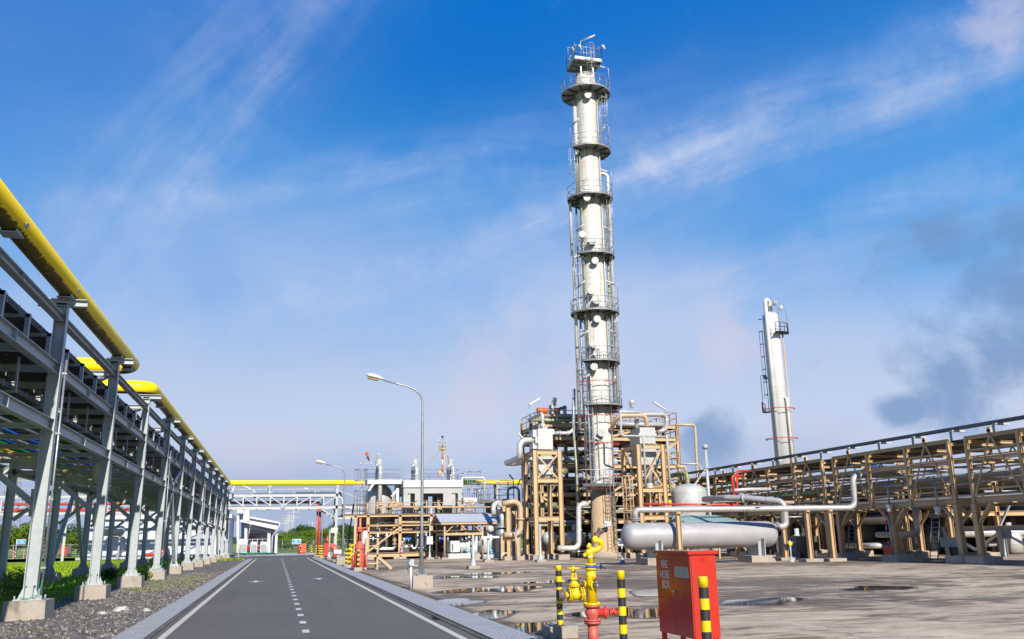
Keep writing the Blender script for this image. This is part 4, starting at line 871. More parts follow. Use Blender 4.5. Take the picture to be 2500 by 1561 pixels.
# ---------------------------------------------------------------- street lamps
def street_lamp(x, y, h, reach, lab, s=1.0, foot=True):
    t = thing('street_lamp', lab, 'street lamp', (x, y, 0), 'street lamps along the road')
    if foot: MB().box(x - .37 * s, x + .37 * s, y - .37 * s, y + .37 * s, -.02, .45 * s).build('footing', CONC, t)
    b = MB().box(x - .17 * s, x + .17 * s, y - .17 * s, y + .17 * s, .45 * s, .48 * s)
    for k in range(4):
        a = math.pi / 4 + k * math.pi / 2; c, sn = math.cos(a), math.sin(a); b.prism([(x + .06 * c, y + .06 * sn, .48 * s), (x + .2 * c, y + .2 * sn, .48 * s), (x + .07 * c, y + .07 * sn, .8 * s)], (-.012 * sn, .012 * c, 0)); b.tube((x + .15 * c * 1.3, y + .15 * sn * 1.3, .45 * s), (x + .15 * c * 1.3, y + .15 * sn * 1.3, .56 * s), .016, 6)
    b.build('base_plate', GREYD, t)
    R0 = reach * .55; top = h - .12 * reach
    pts = [V(x, y, .46 * s), V(x, y, 2.2 * s), V(x, y, (h - R0))]; rs = [.08 * s, .06 * s, .045 * s]
    P0, P1, P2 = V(x, y, h - R0 * 1.05), V(x, y, top - .08 * reach), V(x - reach * .55, y, top + .02 * reach)
    for i in range(1, 11): u = i / 10; pts.append(P0 * (1 - u) ** 2 + P1 * 2 * u * (1 - u) + P2 * u * u); rs.append(.045 * s - .012 * s * u)
    pts.append(V(x - reach, y, h)); rs.append(.028 * s); MB().sweep(pts, rs, 12).build('pole', GREYD, t)
    d = V(-1, 0, .22).normalized(); hd = MB(); c0 = V(x - reach + .03, y, h); L = .72 * s; n = 9; o = len(hd.v); m = 12; prof = [(.0, .035), (.06, .07), (.14, .10), (.28, .135), (.45, .15), (.6, .13), (.69, .09), (.72, .05)]
    up = V(.22, 0, 1).normalized()
    for l, w in prof:
        for i in range(m):
            a = 2 * math.pi * i / m; cz = math.sin(a); hd.v.append(c0 + d * l * s + Yv * math.cos(a) * w * s * .8 + up * (cz * w * s * (.95 if cz > 0 else .32) + .03 * s))
    for k in range(len(prof) - 1):
        for i in range(m): hd.f.append([o + k * m + i, o + k * m + (i + 1) % m, o + (k + 1) * m + (i + 1) % m, o + (k + 1) * m + i]); hd.s.append(True)
    hd.f.append([o + i for i in range(m)]); hd.f.append([o + (len(prof) - 1) * m + i for i in range(m)]); hd.s += [False, False]
    hd.build('lamp_head', LIGHTF, t)
    q = c0 + d * .44 * s - up * .03 * s; l = MB(); l.prism([q - d * .2 * s - Yv * .09 * s, q + d * .2 * s - Yv * .09 * s, q + d * .2 * s + Yv * .09 * s, q - d * .2 * s + Yv * .09 * s], -up * .05 * s); l.build('lens', material_lens(), t); return t
_ml = []
def material_lens():
    if not _ml: _ml.append(material('amber_lens', (.30, .24, .06), .2, 0, .1, 5))
    return _ml[0]
p1 = A(936, 929, 33.6); street_lamp(5.3, 33.6, p1.z, 5.3 - p1.x, 'tall street lamp on a concrete block in front of the yard, nearest the camera')
g = G(*zR(905, 1310)); p2 = A(*z4(1280, 362), g.y); street_lamp(g.x, g.y, p2.z, g.x - p2.x, 'second street lamp along the road, beside the white meter box', 1.25)
g = A(*z4(1232, 1250), 140); p3 = A(*z4(1110, 635), 140); street_lamp(g.x, 140, p3.z, g.x - p3.x, 'street lamp beyond the pipe bridge with its head against the truss', 1.4, False)
for px, pt, Y, lab in ((848, 1302, 220, 'small far street lamp left of the steel stairs'), (828, 1300, 240, 'small far street lamp behind the bridge leg')):
    q = A(px, pt, Y); street_lamp(q.x, Y, q.z, 1.9, lab, 1.0, False)
t = thing('junction_box', 'white electrical box on a slim post beside the nearest street lamp', 'electrical box', (4.95, 33.0, 0)); bx, by = A(1003, 1430, 33.0).x, 33.0
MB().tube((bx, by, 0), (bx, by, .85), .045, 8).build('post', WHITE, t); MB().box(bx - .05, bx + .1, by - .1, by + .1, .82, 1.05).build('box', PALEC, t); MB().box(bx - .1, bx - .05, by - .08, by + .08, .86, 1.0).build('socket', BLUEG, t); MB().pipe([(bx - .08, by, .86), (bx - .13, by, .72), (bx - .1, by, .62), (bx, by, .6)], .012, .05, 5).build('lead', BLACK, t); MB().tube((bx + .1, by, .82), (bx + .25, by, .82), .015, 6).build('stub', WHITE, t)
# ================================================================ foreground: hydrant, bollards and hose box
bollard(5.02, 15.8, 1.242, .056, 'black and yellow bollard on a mossy block, left behind the foreground hydrant', (.25, .27, .2, .3, .2), n=11, first=0, z0=.2)
bollard(4.93, 12.5, 1.255, .057, 'black and yellow bollard just right of the yellow and red hydrant', (.3, .35, .35, .25, .12), n=9, z0=.12)
bollard(5.0, 10.0, 1.256, .059, 'black and yellow bollard closest to the camera, in front of the red hose box', (.25, .25, .25, .25, .12), n=9, z0=.12)
hx, hy = 5.0, 14.0
hyd = thing('hydrant_monitor', 'yellow water monitor on a red hydrant barrel in the foreground', 'fire hydrant', (hx, hy, 0))
def hz_(zy): return .382 + (1300 - zy) * .001152
def hx_(zx): return hx + (zx - 655) * .00127
def P(zx, zy, dy=0): return V(hx_(zx), hy + dy, hz_(zy))
rb = MB().lathe((hx, hy, -.02), [(.084, 0), (.084, hz_(1300) + .02)], Z, 24).build('barrel', REDF, hyd)
for zy in (1285, 1252, 1065): f = MB(); flange(f, (hx, hy, hz_(zy)), Z, .136, .032, 10); f.build('red_flange', REDF, hyd)
MB().lathe((hx, hy, hz_(1240)), [(.092, 0), (.09, .03), (.112, .07), (.118, .11), (.105, .155), (.085, .18), (.085, .205)], Z, 24).build('valve_body', REDF, hyd)
MB().lathe((hx, hy, hz_(1155)), [(.066, 0), (.066, .17), (.075, .18), (.1, .20), (.1, .22), (.085, .235), (.06, .26)], V(1, -.25, 0), 20).build('side_outlet', RED, hyd)
sv = P(870, 1155, -.06); MB().lathe(sv, [(.06, 0), (.06, .02), (.03, .03), (.03, .07), (.055, .08), (.055, .1), (.026, .11), (.026, .24)], V(1, -.2, 0), 14).tube(sv + V(.07, 0, -.05), sv + V(.07, 0, .07), .03, 10).build('drain_valve', RED, hyd)
y = MB(); flange(y, (hx, hy, hz_(1036)), Z, .136, .03, 10); y.build('yellow_flange', YELLOW, hyd)
MB().lathe((hx, hy, hz_(1020)), [(.088, 0), (.087, hz_(665) - hz_(1020)), (.089, hz_(660) - hz_(1020)), (.082, hz_(625) - hz_(1020)), (.066, hz_(595) - hz_(1020)), (.055, hz_(580) - hz_(1020))], Z, 28).build('body', YELLOW, hyd)
for zy in (562, 502): ch = MB(); flange(ch, (hx, hy, hz_(zy)), Z, .09, .022, 8); ch.build('neck_flange', YELLOW, hyd)
MB().lathe((hx, hy, hz_(545)), [(.088, 0), (.088, .034)], Z, 20).tube((hx + .06, hy - .02, hz_(530)), (hx + .155, hy - .05, hz_(527)), .018, 12).build('butterfly_valve', BLUE, hyd)
MB().lathe((hx + .155, hy - .05, hz_(527)), [(.05, 0), (.055, .012), (.03, .03)], V(1, -.3, 0), 14).bar(P(770, 520, -.06), P(840, 565, -.08), .02, .028).build('valve_lever', BLACK, hyd)
MB().lathe((hx, hy, hz_(492)), [(.045, 0), (.045, .09), (.052, .095), (.052, .145), (.047, .18)], Z, 20).build('neck', YELLOW, hyd)
MB().box(hx_(610), hx_(655), hy - .056, hy - .05, hz_(405), hz_(385)).build('name_plate', GRAYM, hyd)
el = MB().lathe(P(615, 345, 0), [(.055, -.02), (.06, .02), (.06, .09), (.05, .12)], V(.9, 0, .35), 18).lathe(P(668, 312, 0), [(.062, -.012), (.066, 0), (.066, .03), (.058, .045)], V(.95, 0, .15), 18)
el.ball(P(620, 350), .055).build('swivel', YELLOW, hyd)
MB().lathe(P(560, 375), [(.03, 0), (.035, .02), (.03, .05)], V(1, 0, .2), 10).lathe(P(640, 250), [(.03, -.03), (.035, 0), (.03, .05)], V(.5, 0, .8), 10).build('lock_screw', YELLOW, hyd)
MB().pipe([P(680, 312), P(735, 305), P(808, 262, -.01), P(806, 200, -.04), P(765, 170, -.05), P(712, 176, -.03), P(728, 142, -.01), P(755, 110, 0)], .042, .07, 18, 8).build('swan_neck', YELLOW, hyd)
nd = (P(830, 15) - P(745, 122)).normalized(); MB().lathe(P(742, 126), [(.045, 0), (.045, .05), (.038, .055), (.038, .075), (.044, .08), (.044, .1), (.05, .105), (.06, .155), (.058, .158)], nd, 20).build('nozzle', RUSTG, hyd)
MB().lathe(P(742, 126) + nd * .076, [(.0445, 0), (.0445, .012)], nd, 20).build('red_collar', RED, hyd); MB().lathe(P(722, 72), [(.02, 0), (.02, .05)], V(1, 0, -.25), 10).build('nozzle_handle', RUSTG, hyd)
MB().tube(P(640, 303, -.03), P(410, 322, -.10), .009, 8).build('tiller', CHROME, hyd); MB().ball(P(395, 323, -.105), .022).build('tiller_grip', RUSTG, hyd)
# side gate valve on the left
gv = MB().lathe(P(290, 905), [(.05, 0), (.05, .33)], X, 18); gv.build('side_pipe', YELLOW, hyd)
for zx in (348, 372, 508, 534): f = MB(); flange(f, P(zx, 903), X, .118, .018, 8); f.build('side_flange', YELLOW, hyd)
for zx in (360, 521):
    for k in range(8): a = 2 * math.pi * k / 8 + .2; c = P(zx, 903) + V(0, math.cos(a) * .095, math.sin(a) * .095); MB().tube(c - X * .04, c + X * .04, .011, 6).build('bolt', CHROME, hyd)
MB().ball(P(437, 900), .085, 18, 12, (1, .95, 1.05)).tube(P(437, 900), P(437, 800), .062, 18).build('gate_body', YELLOW, hyd)
for zy in (790, 772): f = MB(); flange(f, P(425, zy), Z, .09, .016, 8); f.build('bonnet_flange', YELLOW, hyd)
MB().lathe(P(425, 765), [(.072, 0), (.066, .025), (.045, .05), (.03, .06)], Z, 20).box(hx_(380), hx_(462), hy - .02, hy + .02, hz_(700), hz_(672)).bar(P(392, 690), P(405, 565), .018, .03, Yv).bar(P(456, 690), P(440, 565), .018, .03, Yv).box(hx_(395), hx_(445), hy - .02, hy + .02, hz_(575), hz_(562)).tube(P(421, 690), P(421, 540), .012, 8).build('yoke', YELLOW, hyd)
hw = MB().ring(P(418, 546), .112, .012, n=8, seg=28).lathe(P(418, 552), [(.03, 0), (.03, .02), (.012, .04)], Z, 12)
for k in range(4): a = k * math.pi / 2 + .4; hw.tube(P(418, 546), P(418, 546) + V(math.cos(a), math.sin(a), 0) * .11, .009, 6)
hw.build('handwheel', YELLOW, hyd)
MB().lathe(P(200, 905), [(.09, 0), (.092, .02), (.085, .022), (.085, .05), (.09, .055), (.09, .09), (.07, .1), (.065, .115)], X, 22).build('hose_coupling', RUSTG, hyd)
MB().lathe(P(199, 905), [(.07, 0), (.07, .001)], -X, 18).build('coupling_mouth', BLACK, hyd)
MB().pipe([P(250, 968, -.03), P(285, 1080, -.04), P(310, 1060, -.04), P(330, 1000, -.05)], .004, .03, 5).build('cap_chain', RUSTG, hyd)
# the two small angle valves
for nm, c, d in (('front', P(650, 785, -.085), V(.75, -.66, 0)), ('back', P(560, 770, .03), V(-.9, -.2, 0))):
    d = d.normalized(); o = MB(); flange(o, c, d, .068, .02, 6); o.lathe(c - d * .06, [(.045, 0), (.045, .06)], d, 16).build('outlet_flange', YELLOW, hyd)
    e = c + d * .06; MB().lathe(c, [(.03, 0), (.034, .05), (.034, .07)], d, 14).lathe(e - Z * .02, [(.034, 0), (.036, .04), (.028, .05), (.036, .055), (.036, .075), (.018, .09), (.012, .13)], Z, 16).build('angle_valve', RUSTG, hyd)
    w = MB().ring(e + Z * .125, .05, .006, seg=18).bar(e + Z * .125 - d.cross(Z) * .05, e + Z * .125 + d.cross(Z) * .05, .012, .006); w.build('valve_wheel', REDF, hyd)
    if nm == 'front': MB().lathe(e + d * .02 - Z * .01, [(.04, 0), (.048, .012), (.048, .03), (.04, .036)], d + V(0, -.5, -.3), 18).build('outlet_cap', CHROME, hyd)
# fire hose box
bx0, bx1, by0, by1, bz0, bz1 = 5.567, 5.965, 11.5, 12.645, .36, 1.505
hb_ = thing('hose_box', 'red steel box lettered FIRE HOSE BOX, right foreground', 'fire hose box', (bx0, by0, 0))
RBOX = material('box_red_enamel', (.50, .036, .022), .18, 0, .06, .8, spec=.25, stain=[((.30, .05, .035), .4, (3, 3, 1.2), .58, .78)])
MB().box(bx0 + .02, bx1, by0, by1, bz0, bz1 - .02).build('body', RBOX, hb_)
ym = (by0 + by1) / 2; LETTER = material('white_vinyl', (.85, .85, .88), .5, 0, .03, 2)
for (a, b, nm) in ((by0 + .004, ym - .003, 'near'), (ym + .003, by1 - .004, 'far')):
    d = MB().box(bx0, bx0 + .0185, a, b, bz0 + .004, bz1 - .035).build('door', RBOX, hb_)
    if nm == 'near':
        zc = A(1580 + 520 / 6.275, 1320 + 505 / 6.275, by0 + .3).z
        MB().box(bx0 - .004, bx0 - .0005, by0 + .06, by0 + .50, 1.16, 1.31).build('plate', material('faded_label_plate', (.42, .44, .36), .5, 0, .06, 9), d)
        text_mesh('plate_lettering', 'UFHM - 1.00', .10, (bx0 - .0045, by0 + .28, 1.235), FACE_W, material('faded_lettering', (.36, .40, .44), .5), d, .0005, xs=.62)
        MB().tube((bx0 - .03, ym - .06, .965), (bx0, ym - .06, .965), .016, 10).bar((bx0 - .034, ym - .06, .985), (bx0 - .03, ym - .055, .89), .018, .014).build('handle', CHROME, d)
    else:
        for i, wd in enumerate(('FIRE', 'HOSE', 'BOX')):
            text_mesh('lettering', wd, .158, (bx0 - .0012, ym + .275 + (.0, .01, -.02)[i], 1.325 - .143 * i), FACE_W, LETTER, d, .0008, xs=.78)
lid = MB().hexa([(bx0 - .03, by0 - .03, bz1 - .028), (bx1 + .03, by0 - .03, bz1 - .028), (bx1 + .03, by1 + .03, bz1 - .028), (bx0 - .03, by1 + .03, bz1 - .028), (bx0 - .03, by0 - .03, bz1 + .022), (bx1 + .03, by0 - .03, bz1 + .022), (bx1 + .03, by1 + .03, bz1 + .022), (bx0 - .03, by1 + .03, bz1 + .022)]).build('lid', RBOX, hb_)
lv = MB(); zl = 1.385
for k in range(3): lv.hexa([(bx0 + .165, by0 - .001, zl + .022 * k), (bx0 + .24, by0 - .001, zl + .022 * k), (bx0 + .24, by0 - .001, zl + .022 * k + .014), (bx0 + .165, by0 - .001, zl + .022 * k + .014), (bx0 + .168, by0 - .009, zl + .022 * k), (bx0 + .237, by0 - .009, zl + .022 * k), (bx0 + .237, by0 - .004, zl + .022 * k + .012), (bx0 + .168, by0 - .004, zl + .022 * k + .012)])
lv.build('louvre', RBOX, hb_)
MB().box(bx0 + .03, bx0 + .036, by0 - .002, by0, bz0 + .02, bz1 - .04).build('door_seam', DUSK, hb_)
for (x, y) in ((bx0 + .02, by0 + .02), (bx1 - .08, by0 + .02), (bx0 + .02, by1 - .08), (bx1 - .08, by1 - .08)): MB().box(x, x + .06, y, y + .06, -.02, bz0).build('leg', RBOX, hb_)
for o in bpy.data.objects:
    if o.parent and o.parent.name == hb_.name and o.type == 'MESH' and o.name.split('.')[0] in ('body', 'lid', 'door'):
        m = o.modifiers.new('edge', 'BEVEL'); m.width = .004; m.segments = 2; m.limit_method = 'ANGLE'
# ================================================================ main column
TX, TY = 25.8, 68.6
def Zt(py, px=1440, x=TX, y=TY):                # height on the vertical through (x, y) that falls on that picture row
    lo, hi = -5.0, 80.0; inv = CAMROT.transposed()
    for _ in range(40):
        m = (lo + hi) / 2; c = inv @ (V(x, y, m) - EYE)
        if CY - FPX * c.y / -c.z > py: lo = m
        else: hi = m
    return lo
AF, AR, AL, AB = -110.6, -20.6, -200.6, 69.4     # bearings of the sides: front, right, left, back
def pol(a, r, z, x=TX, y=TY): return V(x + math.cos(R_(a)) * r, y + math.sin(R_(a)) * r, z)
tw = thing('distillation_column', 'tall slender silver column with ring platforms, ladders and tan skirt in the centre', 'column', (TX, TY, 0))
r0 = .98
MANH = material('manhole_cladding', (.46, .455, .44), .42, .1, .15, 3)
PLATE = material('platform_plate', (.34, .34, .35), .55, .2, .25, 2.5)
MB().lathe((TX, TY, 0), [(1.55, -.02), (1.55, .45)], Z, 8).build('foundation', CONC, tw)
MB().lathe((TX, TY, .45), [(1.14, 0), (1.14, .04), (1.05, .05), (1.0, 5.0)], Z, 40).build('skirt', TANP, tw)
ztop = Zt(176)
MB().lathe((TX, TY, 5.45), [(1.02, 0), (1.02, .45), (r0, .46), (r0, ztop - 6.9), (.93, ztop - 6.3), (.74, ztop - 5.85), (.4, ztop - 5.6), (.05, ztop - 5.5)], Z, 44).build('shell', TOWER, tw)
def ring_platform(z, a0, a1, r1, rin=None, lab=None):
    rin = rin or r0 + .03; p = MB().arcplate((TX, TY), rin, r1, a0, a1, z, z + .04, max(8, int((a1 - a0) / 8)))
    for k in (rin + .02, r1 - .03): p.arcplate((TX, TY), k - .02, k + .03, a0, a1, z - .09, z + .002 if k < r1 - .1 else z + .06, max(8, int((a1 - a0) / 8)))
    p = p.build('platform', PLATE, tw)
    b = MB(); n = max(3, round((a1 - a0) / 33))
    for i in range(n + 1): a = a0 + (a1 - a0) * i / n; b.bar(pol(a, rin, z - .08), pol(a, r1, z - .08), .08, .14); b.bar(pol(a, rin, z - .75), pol(a, rin + (r1 - rin) * .7, z - .1), .06, .06)
    b.build('bracket', GRATE, p)
    h = MB(); full = a1 - a0 > 355
    for zz in (1.1, .58): h.ring((TX, TY, z + zz), r1 - .04, .028, a0, a1, Z, 5, max(10, int((a1 - a0) / 7)))
    m = max(4, round((a1 - a0) / 24))
    for i in range(m + (0 if full else 1)): a = a0 + (a1 - a0) * i / m; h.tube(pol(a, r1 - .04, z), pol(a, r1 - .04, z + 1.12), .028, 5)
    if not full:
        for a in (a0, a1):
            for zz in (1.1, .58): h.tube(pol(a, r1 - .04, z + zz), pol(a, rin + .15, z + zz), .026, 5)
    h.build('railing', GREYD, p); return p
def manhole(px, py, big=False, tilt=0):
    z = Zt(py); a = AF + 4 + tilt; c0 = pol(a, r0 - .1, z); d = V(math.cos(R_(a)), math.sin(R_(a)), 0); r = .385 if big else .31
    s = (A(px, py, TY - 1.4) - pol(a, r0 + .45, z)); c0 += V(s.x, 0, 0) * .9
    MB().lathe(c0, [(r * .88, 0), (r * .88, .42), (r, .43), (r, .62), (r * .98, .64)], d, 26).build('manhole', MANH, tw)
def gooseneck(base, h, d, L=.95, lamp=True):
    b = Vector(base); d = Vector(d).normalized(); m = MB().pipe([b, b + Z * h, b + Z * (h + .05) + d * .3], .03, .15, 6); m.build('lamp_post', GREYD, tw)
    e = b + Z * (h + .05) + d * .3; MB().tube(e, e + (d + Z * .42).normalized() * L, .085, 8).build('tube_lamp', LIGHTF, tw)
def bulkhead(base, h, d):
    b = Vector(base); d = Vector(d).normalized(); MB().pipe([b, b + Z * h, b + Z * h + d * .4], .025, .1, 6).build('lamp_post', GREYD, tw)
    e = b + Z * h + d * .4; MB().lathe(e, [(.08, 0), (.13, .08), (.13, .3), (.1, .32), (.1, .5), (.05, .56)], (d * .45 - Z).normalized(), 10).build('lamp_head', LIGHTF, tw)
PF = [(233, -290, 70, 2.25), (373, -152, 62, 2.05), (489, -290, 65, 2.05), (629, -150, 60, 1.95), (767, -290, 62, 2.1), (887, -150, 58, 1.95), (993, -150, 62, 2.0)]
ZP = []
for py, a0, a1, r1 in PF: z = Zt(py); ZP.append(z); ring_platform(z, a0, a1, r1)
for q in ((1437, 251, 0), (1433, 499, 0), (1446, 600, 1), (1454, 649, 0), (1443, 722, 0), (1458, 743, 1), (1459, 789, 0), (1448, 850, 0), (1460, 872, 1), (1450, 904, 0), (1469, 1062, 0), (1430, 480, 1), (1420, 588, 0)): manhole(*q)
# square top platform on short legs
zt = Zt(160); q = MB(); q.box(TX - 1.35, TX + 1.25, TY - 1.2, TY + 1.2, zt, zt + .05)
for y in (-1.2, -.4, .4, 1.2): q.bar((TX - 1.35, TY + y, zt - .1), (TX + 1.25, TY + y, zt - .1), .08, .18)
for x in (-1.35, 1.25): q.bar((TX + x, TY - 1.2, zt - .1), (TX + x, TY + 1.2, zt - .1), .08, .15)
q = q.build('platform', PLATE, tw)
l = MB()
for x, y in ((-.6, -.6), (.6, -.6), (-.6, .6), (.6, .6)): l.bar((TX + x, TY + y, zt - 1.5), (TX + x, TY + y, zt - .1), .12, .12, X)
l.build('leg', GREYD, q)
h = MB(); rail(h, [(TX - 1.35, TY - 1.2, zt), (TX + 1.25, TY - 1.2, zt), (TX + 1.25, TY + 1.2, zt), (TX - 1.35, TY + 1.2, zt), (TX - 1.35, TY - 1.2, zt)], 1.15, .03, .9); h.box(TX - 1.36, TX + 1.26, TY - 1.22, TY - 1.20, zt, zt + .12); h.build('railing', GREYD, q)
g = MB(); ladder(g, pol(AF + 22, r0 + .25, ZP[0]), pol(AF + 22, r0 + .3, zt + 1.1), pol(AR, 1, 0) - pol(AL, 1, 0)); cage(g, pol(AF + 22, r0 + .3, ZP[0] + 2.3), pol(AF + 22, r0 + .3, zt + 1.2), pol(AF + 22, 1, 0) - V(TX, TY, 0), .4); g.build('ladder', HOODM, tw)
gooseneck((TX - .75, TY - 1.2, zt), 1.7, (.9, -.35, 0), 1.15); bulkhead((TX - 1.5, TY + .2, zt), 1.8, (1, -.2, 0)); bulkhead((TX - 1.3, TY - 1.2, zt + .6), .7, (.6, 0, 0)); bulkhead((TX + 1.0, TY - 1.2, zt + .7), .7, (.2, -.2, 0)); bulkhead((TX - 1.7, TY - .9, zt - .6), .9, (.2, 0, 0))
MB().tube((TX - .9, TY, zt + 1), (TX - .9, TY, Zt(104)), .02, 6).build('lightning_rod', GREYD, tw)
gooseneck(pol(AR - 5, 2.2, ZP[0]), 2.5, pol(AL, 1, 0) - V(TX, TY, 0), 1.5)
for i, a in ((1, AR + 8), (2, AR + 2), (3, AR + 5), (4, AR), (5, AR), (6, AR + 6)):
    d = pol(AL, 1, 0) - V(TX, TY, 0)
    (bulkhead if i in (1, 6) else gooseneck)(pol(a, PF[i][3] - .05, ZP[i]), 2.6, d)
for i in (1, 3, 4, 5, 6): gooseneck(pol(AL + 40, PF[i][3] - .05, ZP[i] + .1), 1.9, pol(AF, 1, 0) - V(TX, TY, 0) + V(.8, 0, 0), .9)
# ladders between the platforms, alternately right and left of the shell
side_v = pol(AR, 1, 0) - V(TX, TY, 0)
for i, (zl, zh) in enumerate(zip(ZP[1:] + [6.0], ZP[:-1] + [ZP[-1]])):
    a = (AF + 72) if i % 2 == 0 else (AF - 58); rr = r0 + .32
    if i == 6: a = AF - 30
    g = MB(); out = pol(a, 1, 0) - V(TX, TY, 0); ladder(g, pol(a, rr, zl), pol(a, rr, zh + 1.1), out.cross(Z)); cage(g, pol(a, rr, zl + 2.2), pol(a, rr, zh + .2), out, .38); g.build('ladder', HOODM, tw)
g = MB(); a = AF + 22; out = pol(a, 1, 0) - V(TX, TY, 0); ladder(g, pol(a, 1.35, 2.8), pol(a, 1.35, 7.2), out.cross(Z)); cage(g, pol(a, 1.38, 3.2), pol(a, 1.38, 7.0), out, .38); g.build('ladder', GREYD, tw)
g = MB(); ladder(g, pol(a, 1.22, .6), pol(a, 1.2, 2.6), out.cross(Z), .36); g.build('ladder', TANP, tw)
# risers strapped to the shell
a = AR + 6; z0_, z1_ = ZP[6] - .3, Zt(425)
MB().pipe([pol(a, r0 - .2, z1_), pol(a, r0 + .68, z1_), pol(a, r0 + .68, z0_)], .16, .5, 14).build('riser', ALU, tw); MB().tube(pol(a + 12, r0 + .42, ZP[2] + .3), pol(a + 12, r0 + .42, z0_), .10, 12).build('riser', MOSS, tw)
a = AL - 2; MB().tube(pol(AL + 14, r0 + .10, ZP[2]), pol(AL + 14, r0 + .10, ZP[0] - .6), .2, 12).build('riser', ALU, tw)
MB().pipe([pol(AL + 3, r0 + .78, ZP[2] - .15), pol(AL + 3, r0 + .82, ZP[2] - .4), pol(AL + 3, r0 + .82, ZP[3] + .2)], .13, .25, 12).build('riser', ALU, tw)
MB().pipe([pol(AL + 8, r0 - .1, ZP[3] + .15), pol(AL + 8, r0 + .70, ZP[3] + .15), pol(AL + 8, r0 + .70, Zt(1050))], .15, .4, 14).build('riser', ALU, tw); MB().tube(pol(AL + 2, r0 + .30, ZP[2] - .2), pol(AL + 2, r0 + .30, 4.5), .09, 10).build('riser', GREYD, tw)
MB().tube(pol(AL + 50, r0 + .22, ZP[1]), pol(AL + 50, r0 + .22, ZP[5]), .07, 8).build('riser', MOSS, tw); MB().tube(pol(AL + 60, r0 + .18, ZP[4]), pol(AL + 60, r0 + .18, 6.5), .05, 8).build('riser', ALU, tw)
MB().tube(pol(AF + 64, r0 + .14, ZP[0]), pol(AF + 64, r0 + .14, 6.2), .05, 8).build('riser', ALU, tw); MB().tube(pol(AF - 8, r0 + .08, ZP[6]), pol(AF - 8, r0 + .08, 6.2), .04, 8).build('riser', ALU, tw)
for z in (ZP[3] - 1.6, ZP[4] + 1.5, ZP[4] - 1.5, ZP[5] + 1, ZP[5] - 1, ZP[6] - .9): MB().tube(pol(AL + 4, r0 - .1, z), pol(AL + 8, r0 + .7, z), .05, 6).build('pipe_guide', GREYD, tw); MB().tube(pol(AR + 8, r0 - .1, z + .5), pol(AR + 6, r0 + .7, z + .5), .05, 6).build('pipe_guide', GREYD, tw)
for py, r1, a0, a1 in ((936, 1.55, -250, 30), (1020, 1.85, -240, 10), (1086, 1.6, -250, 20), (1163, 1.9, -70, 60), (1194, 1.5, -240, -60)):
    b = MB().ring((TX, TY, Zt(py)), r1, .035, a0, a1, Z, 6)
    for k in range(4): a = a0 + (a1 - a0) * (k + .5) / 4; b.tube(pol(a, r0, Zt(py)), pol(a, r1, Zt(py)), .025, 5)
    b.build('deluge_ring', RED, tw)
MB().tube(pol(AF + 34, 1.5, Zt(1163)), pol(AF + 34, 1.5, Zt(1194)), .035, 6).build('deluge_drop', RED, tw)
# lowest rectangular platform
z = Zt(1186); b = MB().box(TX - 2.4, TX + .95, TY - 2.0, TY - .9, z, z + .06).bar((TX - 2.4, TY - 2.0, z - .08), (TX + .95, TY - 2.0, z - .08), .08, .2).bar((TX - 2.4, TY - .9, z - .08), (TX + .95, TY - .9, z - .08), .08, .2).build('platform', GRATE, tw)
h = MB(); rail(h, [(TX - 2.4, TY - .9, z), (TX - 2.4, TY - 2.0, z), (TX + .95, TY - 2.0, z), (TX + .95, TY - .9, z)], 1.15, .035, 1.2); h.build('railing', HOODM, b)
gooseneck(pol(AF + 14, 1.1, Zt(1130)), 1.6, (-.9, -.3, 0), .8)
# sign on the ladder foot
sg = thing('sign', 'white safety sign with a blue disc at the foot of the central column', 'sign', (TX + .55, TY - 1.4, 3.2)); c = A(1484, 1279, TY - 1.75)
MB().box(c.x - .26, c.x + .26, c.y, c.y + .02, c.z - .19, c.z + .19).build('panel', WHITE, sg); MB().lathe((c.x - .13, c.y - .012, c.z - .03), [(.105, 0), (.105, .01)], Yv, 18).build('disc', SIGNC, sg)
MB().box(c.x - .145, c.x - .115, c.y - .018, c.y - .013, c.z - .09, c.z + .03).build('figure', WHITE, sg)
m = MB()
for k in range(4): m.box(c.x + .01, c.x + .21, c.y - .004, c.y - .001, c.z + .1 - .06 * k, c.z + .115 - .06 * k)
m.build('lettering', GRAYM, sg)
MB().tube((c.x - .3, c.y + .05, c.z - .21), (c.x + .3, c.y + .05, c.z - .21), .03, 8).build('bracket', GREYD, sg)
# ================================================================ far column
FX, FY = 55.0, 88.0; fr = .92
ft = thing('far_column', 'shorter silver column with two red rings behind the right pipe rack', 'column', (FX, FY, 0))
fz = Zt(770, 0, FX, FY); MB().lathe((FX, FY, 0), [(fr, 0), (fr, fz - .3), (fr * .93, fz), (.4, fz + .35), (.05, fz + .45)], Z, 36).build('shell', TOWER2, ft)
pf = lambda a, r, z: pol(a, r, z, FX, FY); AFf = math.degrees(math.atan2(-FY, -FX)); ARf = AFf + 90
MB().pipe([pf(AFf + 10, .3, fz + .1), pf(AFf + 10, .3, fz + 1.7), pf(AFf - 22, fr + .2, fz + 1.7), pf(AFf - 22, fr + .2, 4)], .24, .6, 14).build('overhead_pipe', TOWER2, ft)
MB().pipe([pf(ARf - 38, fr - .1, Zt(975, 0, FX, FY)), pf(ARf - 38, fr + .3, Zt(975, 0, FX, FY)), pf(ARf - 38, fr + .3, 4)], .17, .4, 12).build('riser', TOWER2, ft); MB().tube(pf(ARf - 8, fr + .28, Zt(815, 0, FX, FY)), pf(ARf - 8, fr + .28, 4), .09, 8).build('riser', TANP, ft)
zp = Zt(818, 0, FX, FY); px_ = MB().arcplate((FX, FY), fr + .02, fr + 1.0, ARf - 75, ARf + 15, zp, zp + .05, 9).build('platform', BLACK, ft); h = MB()
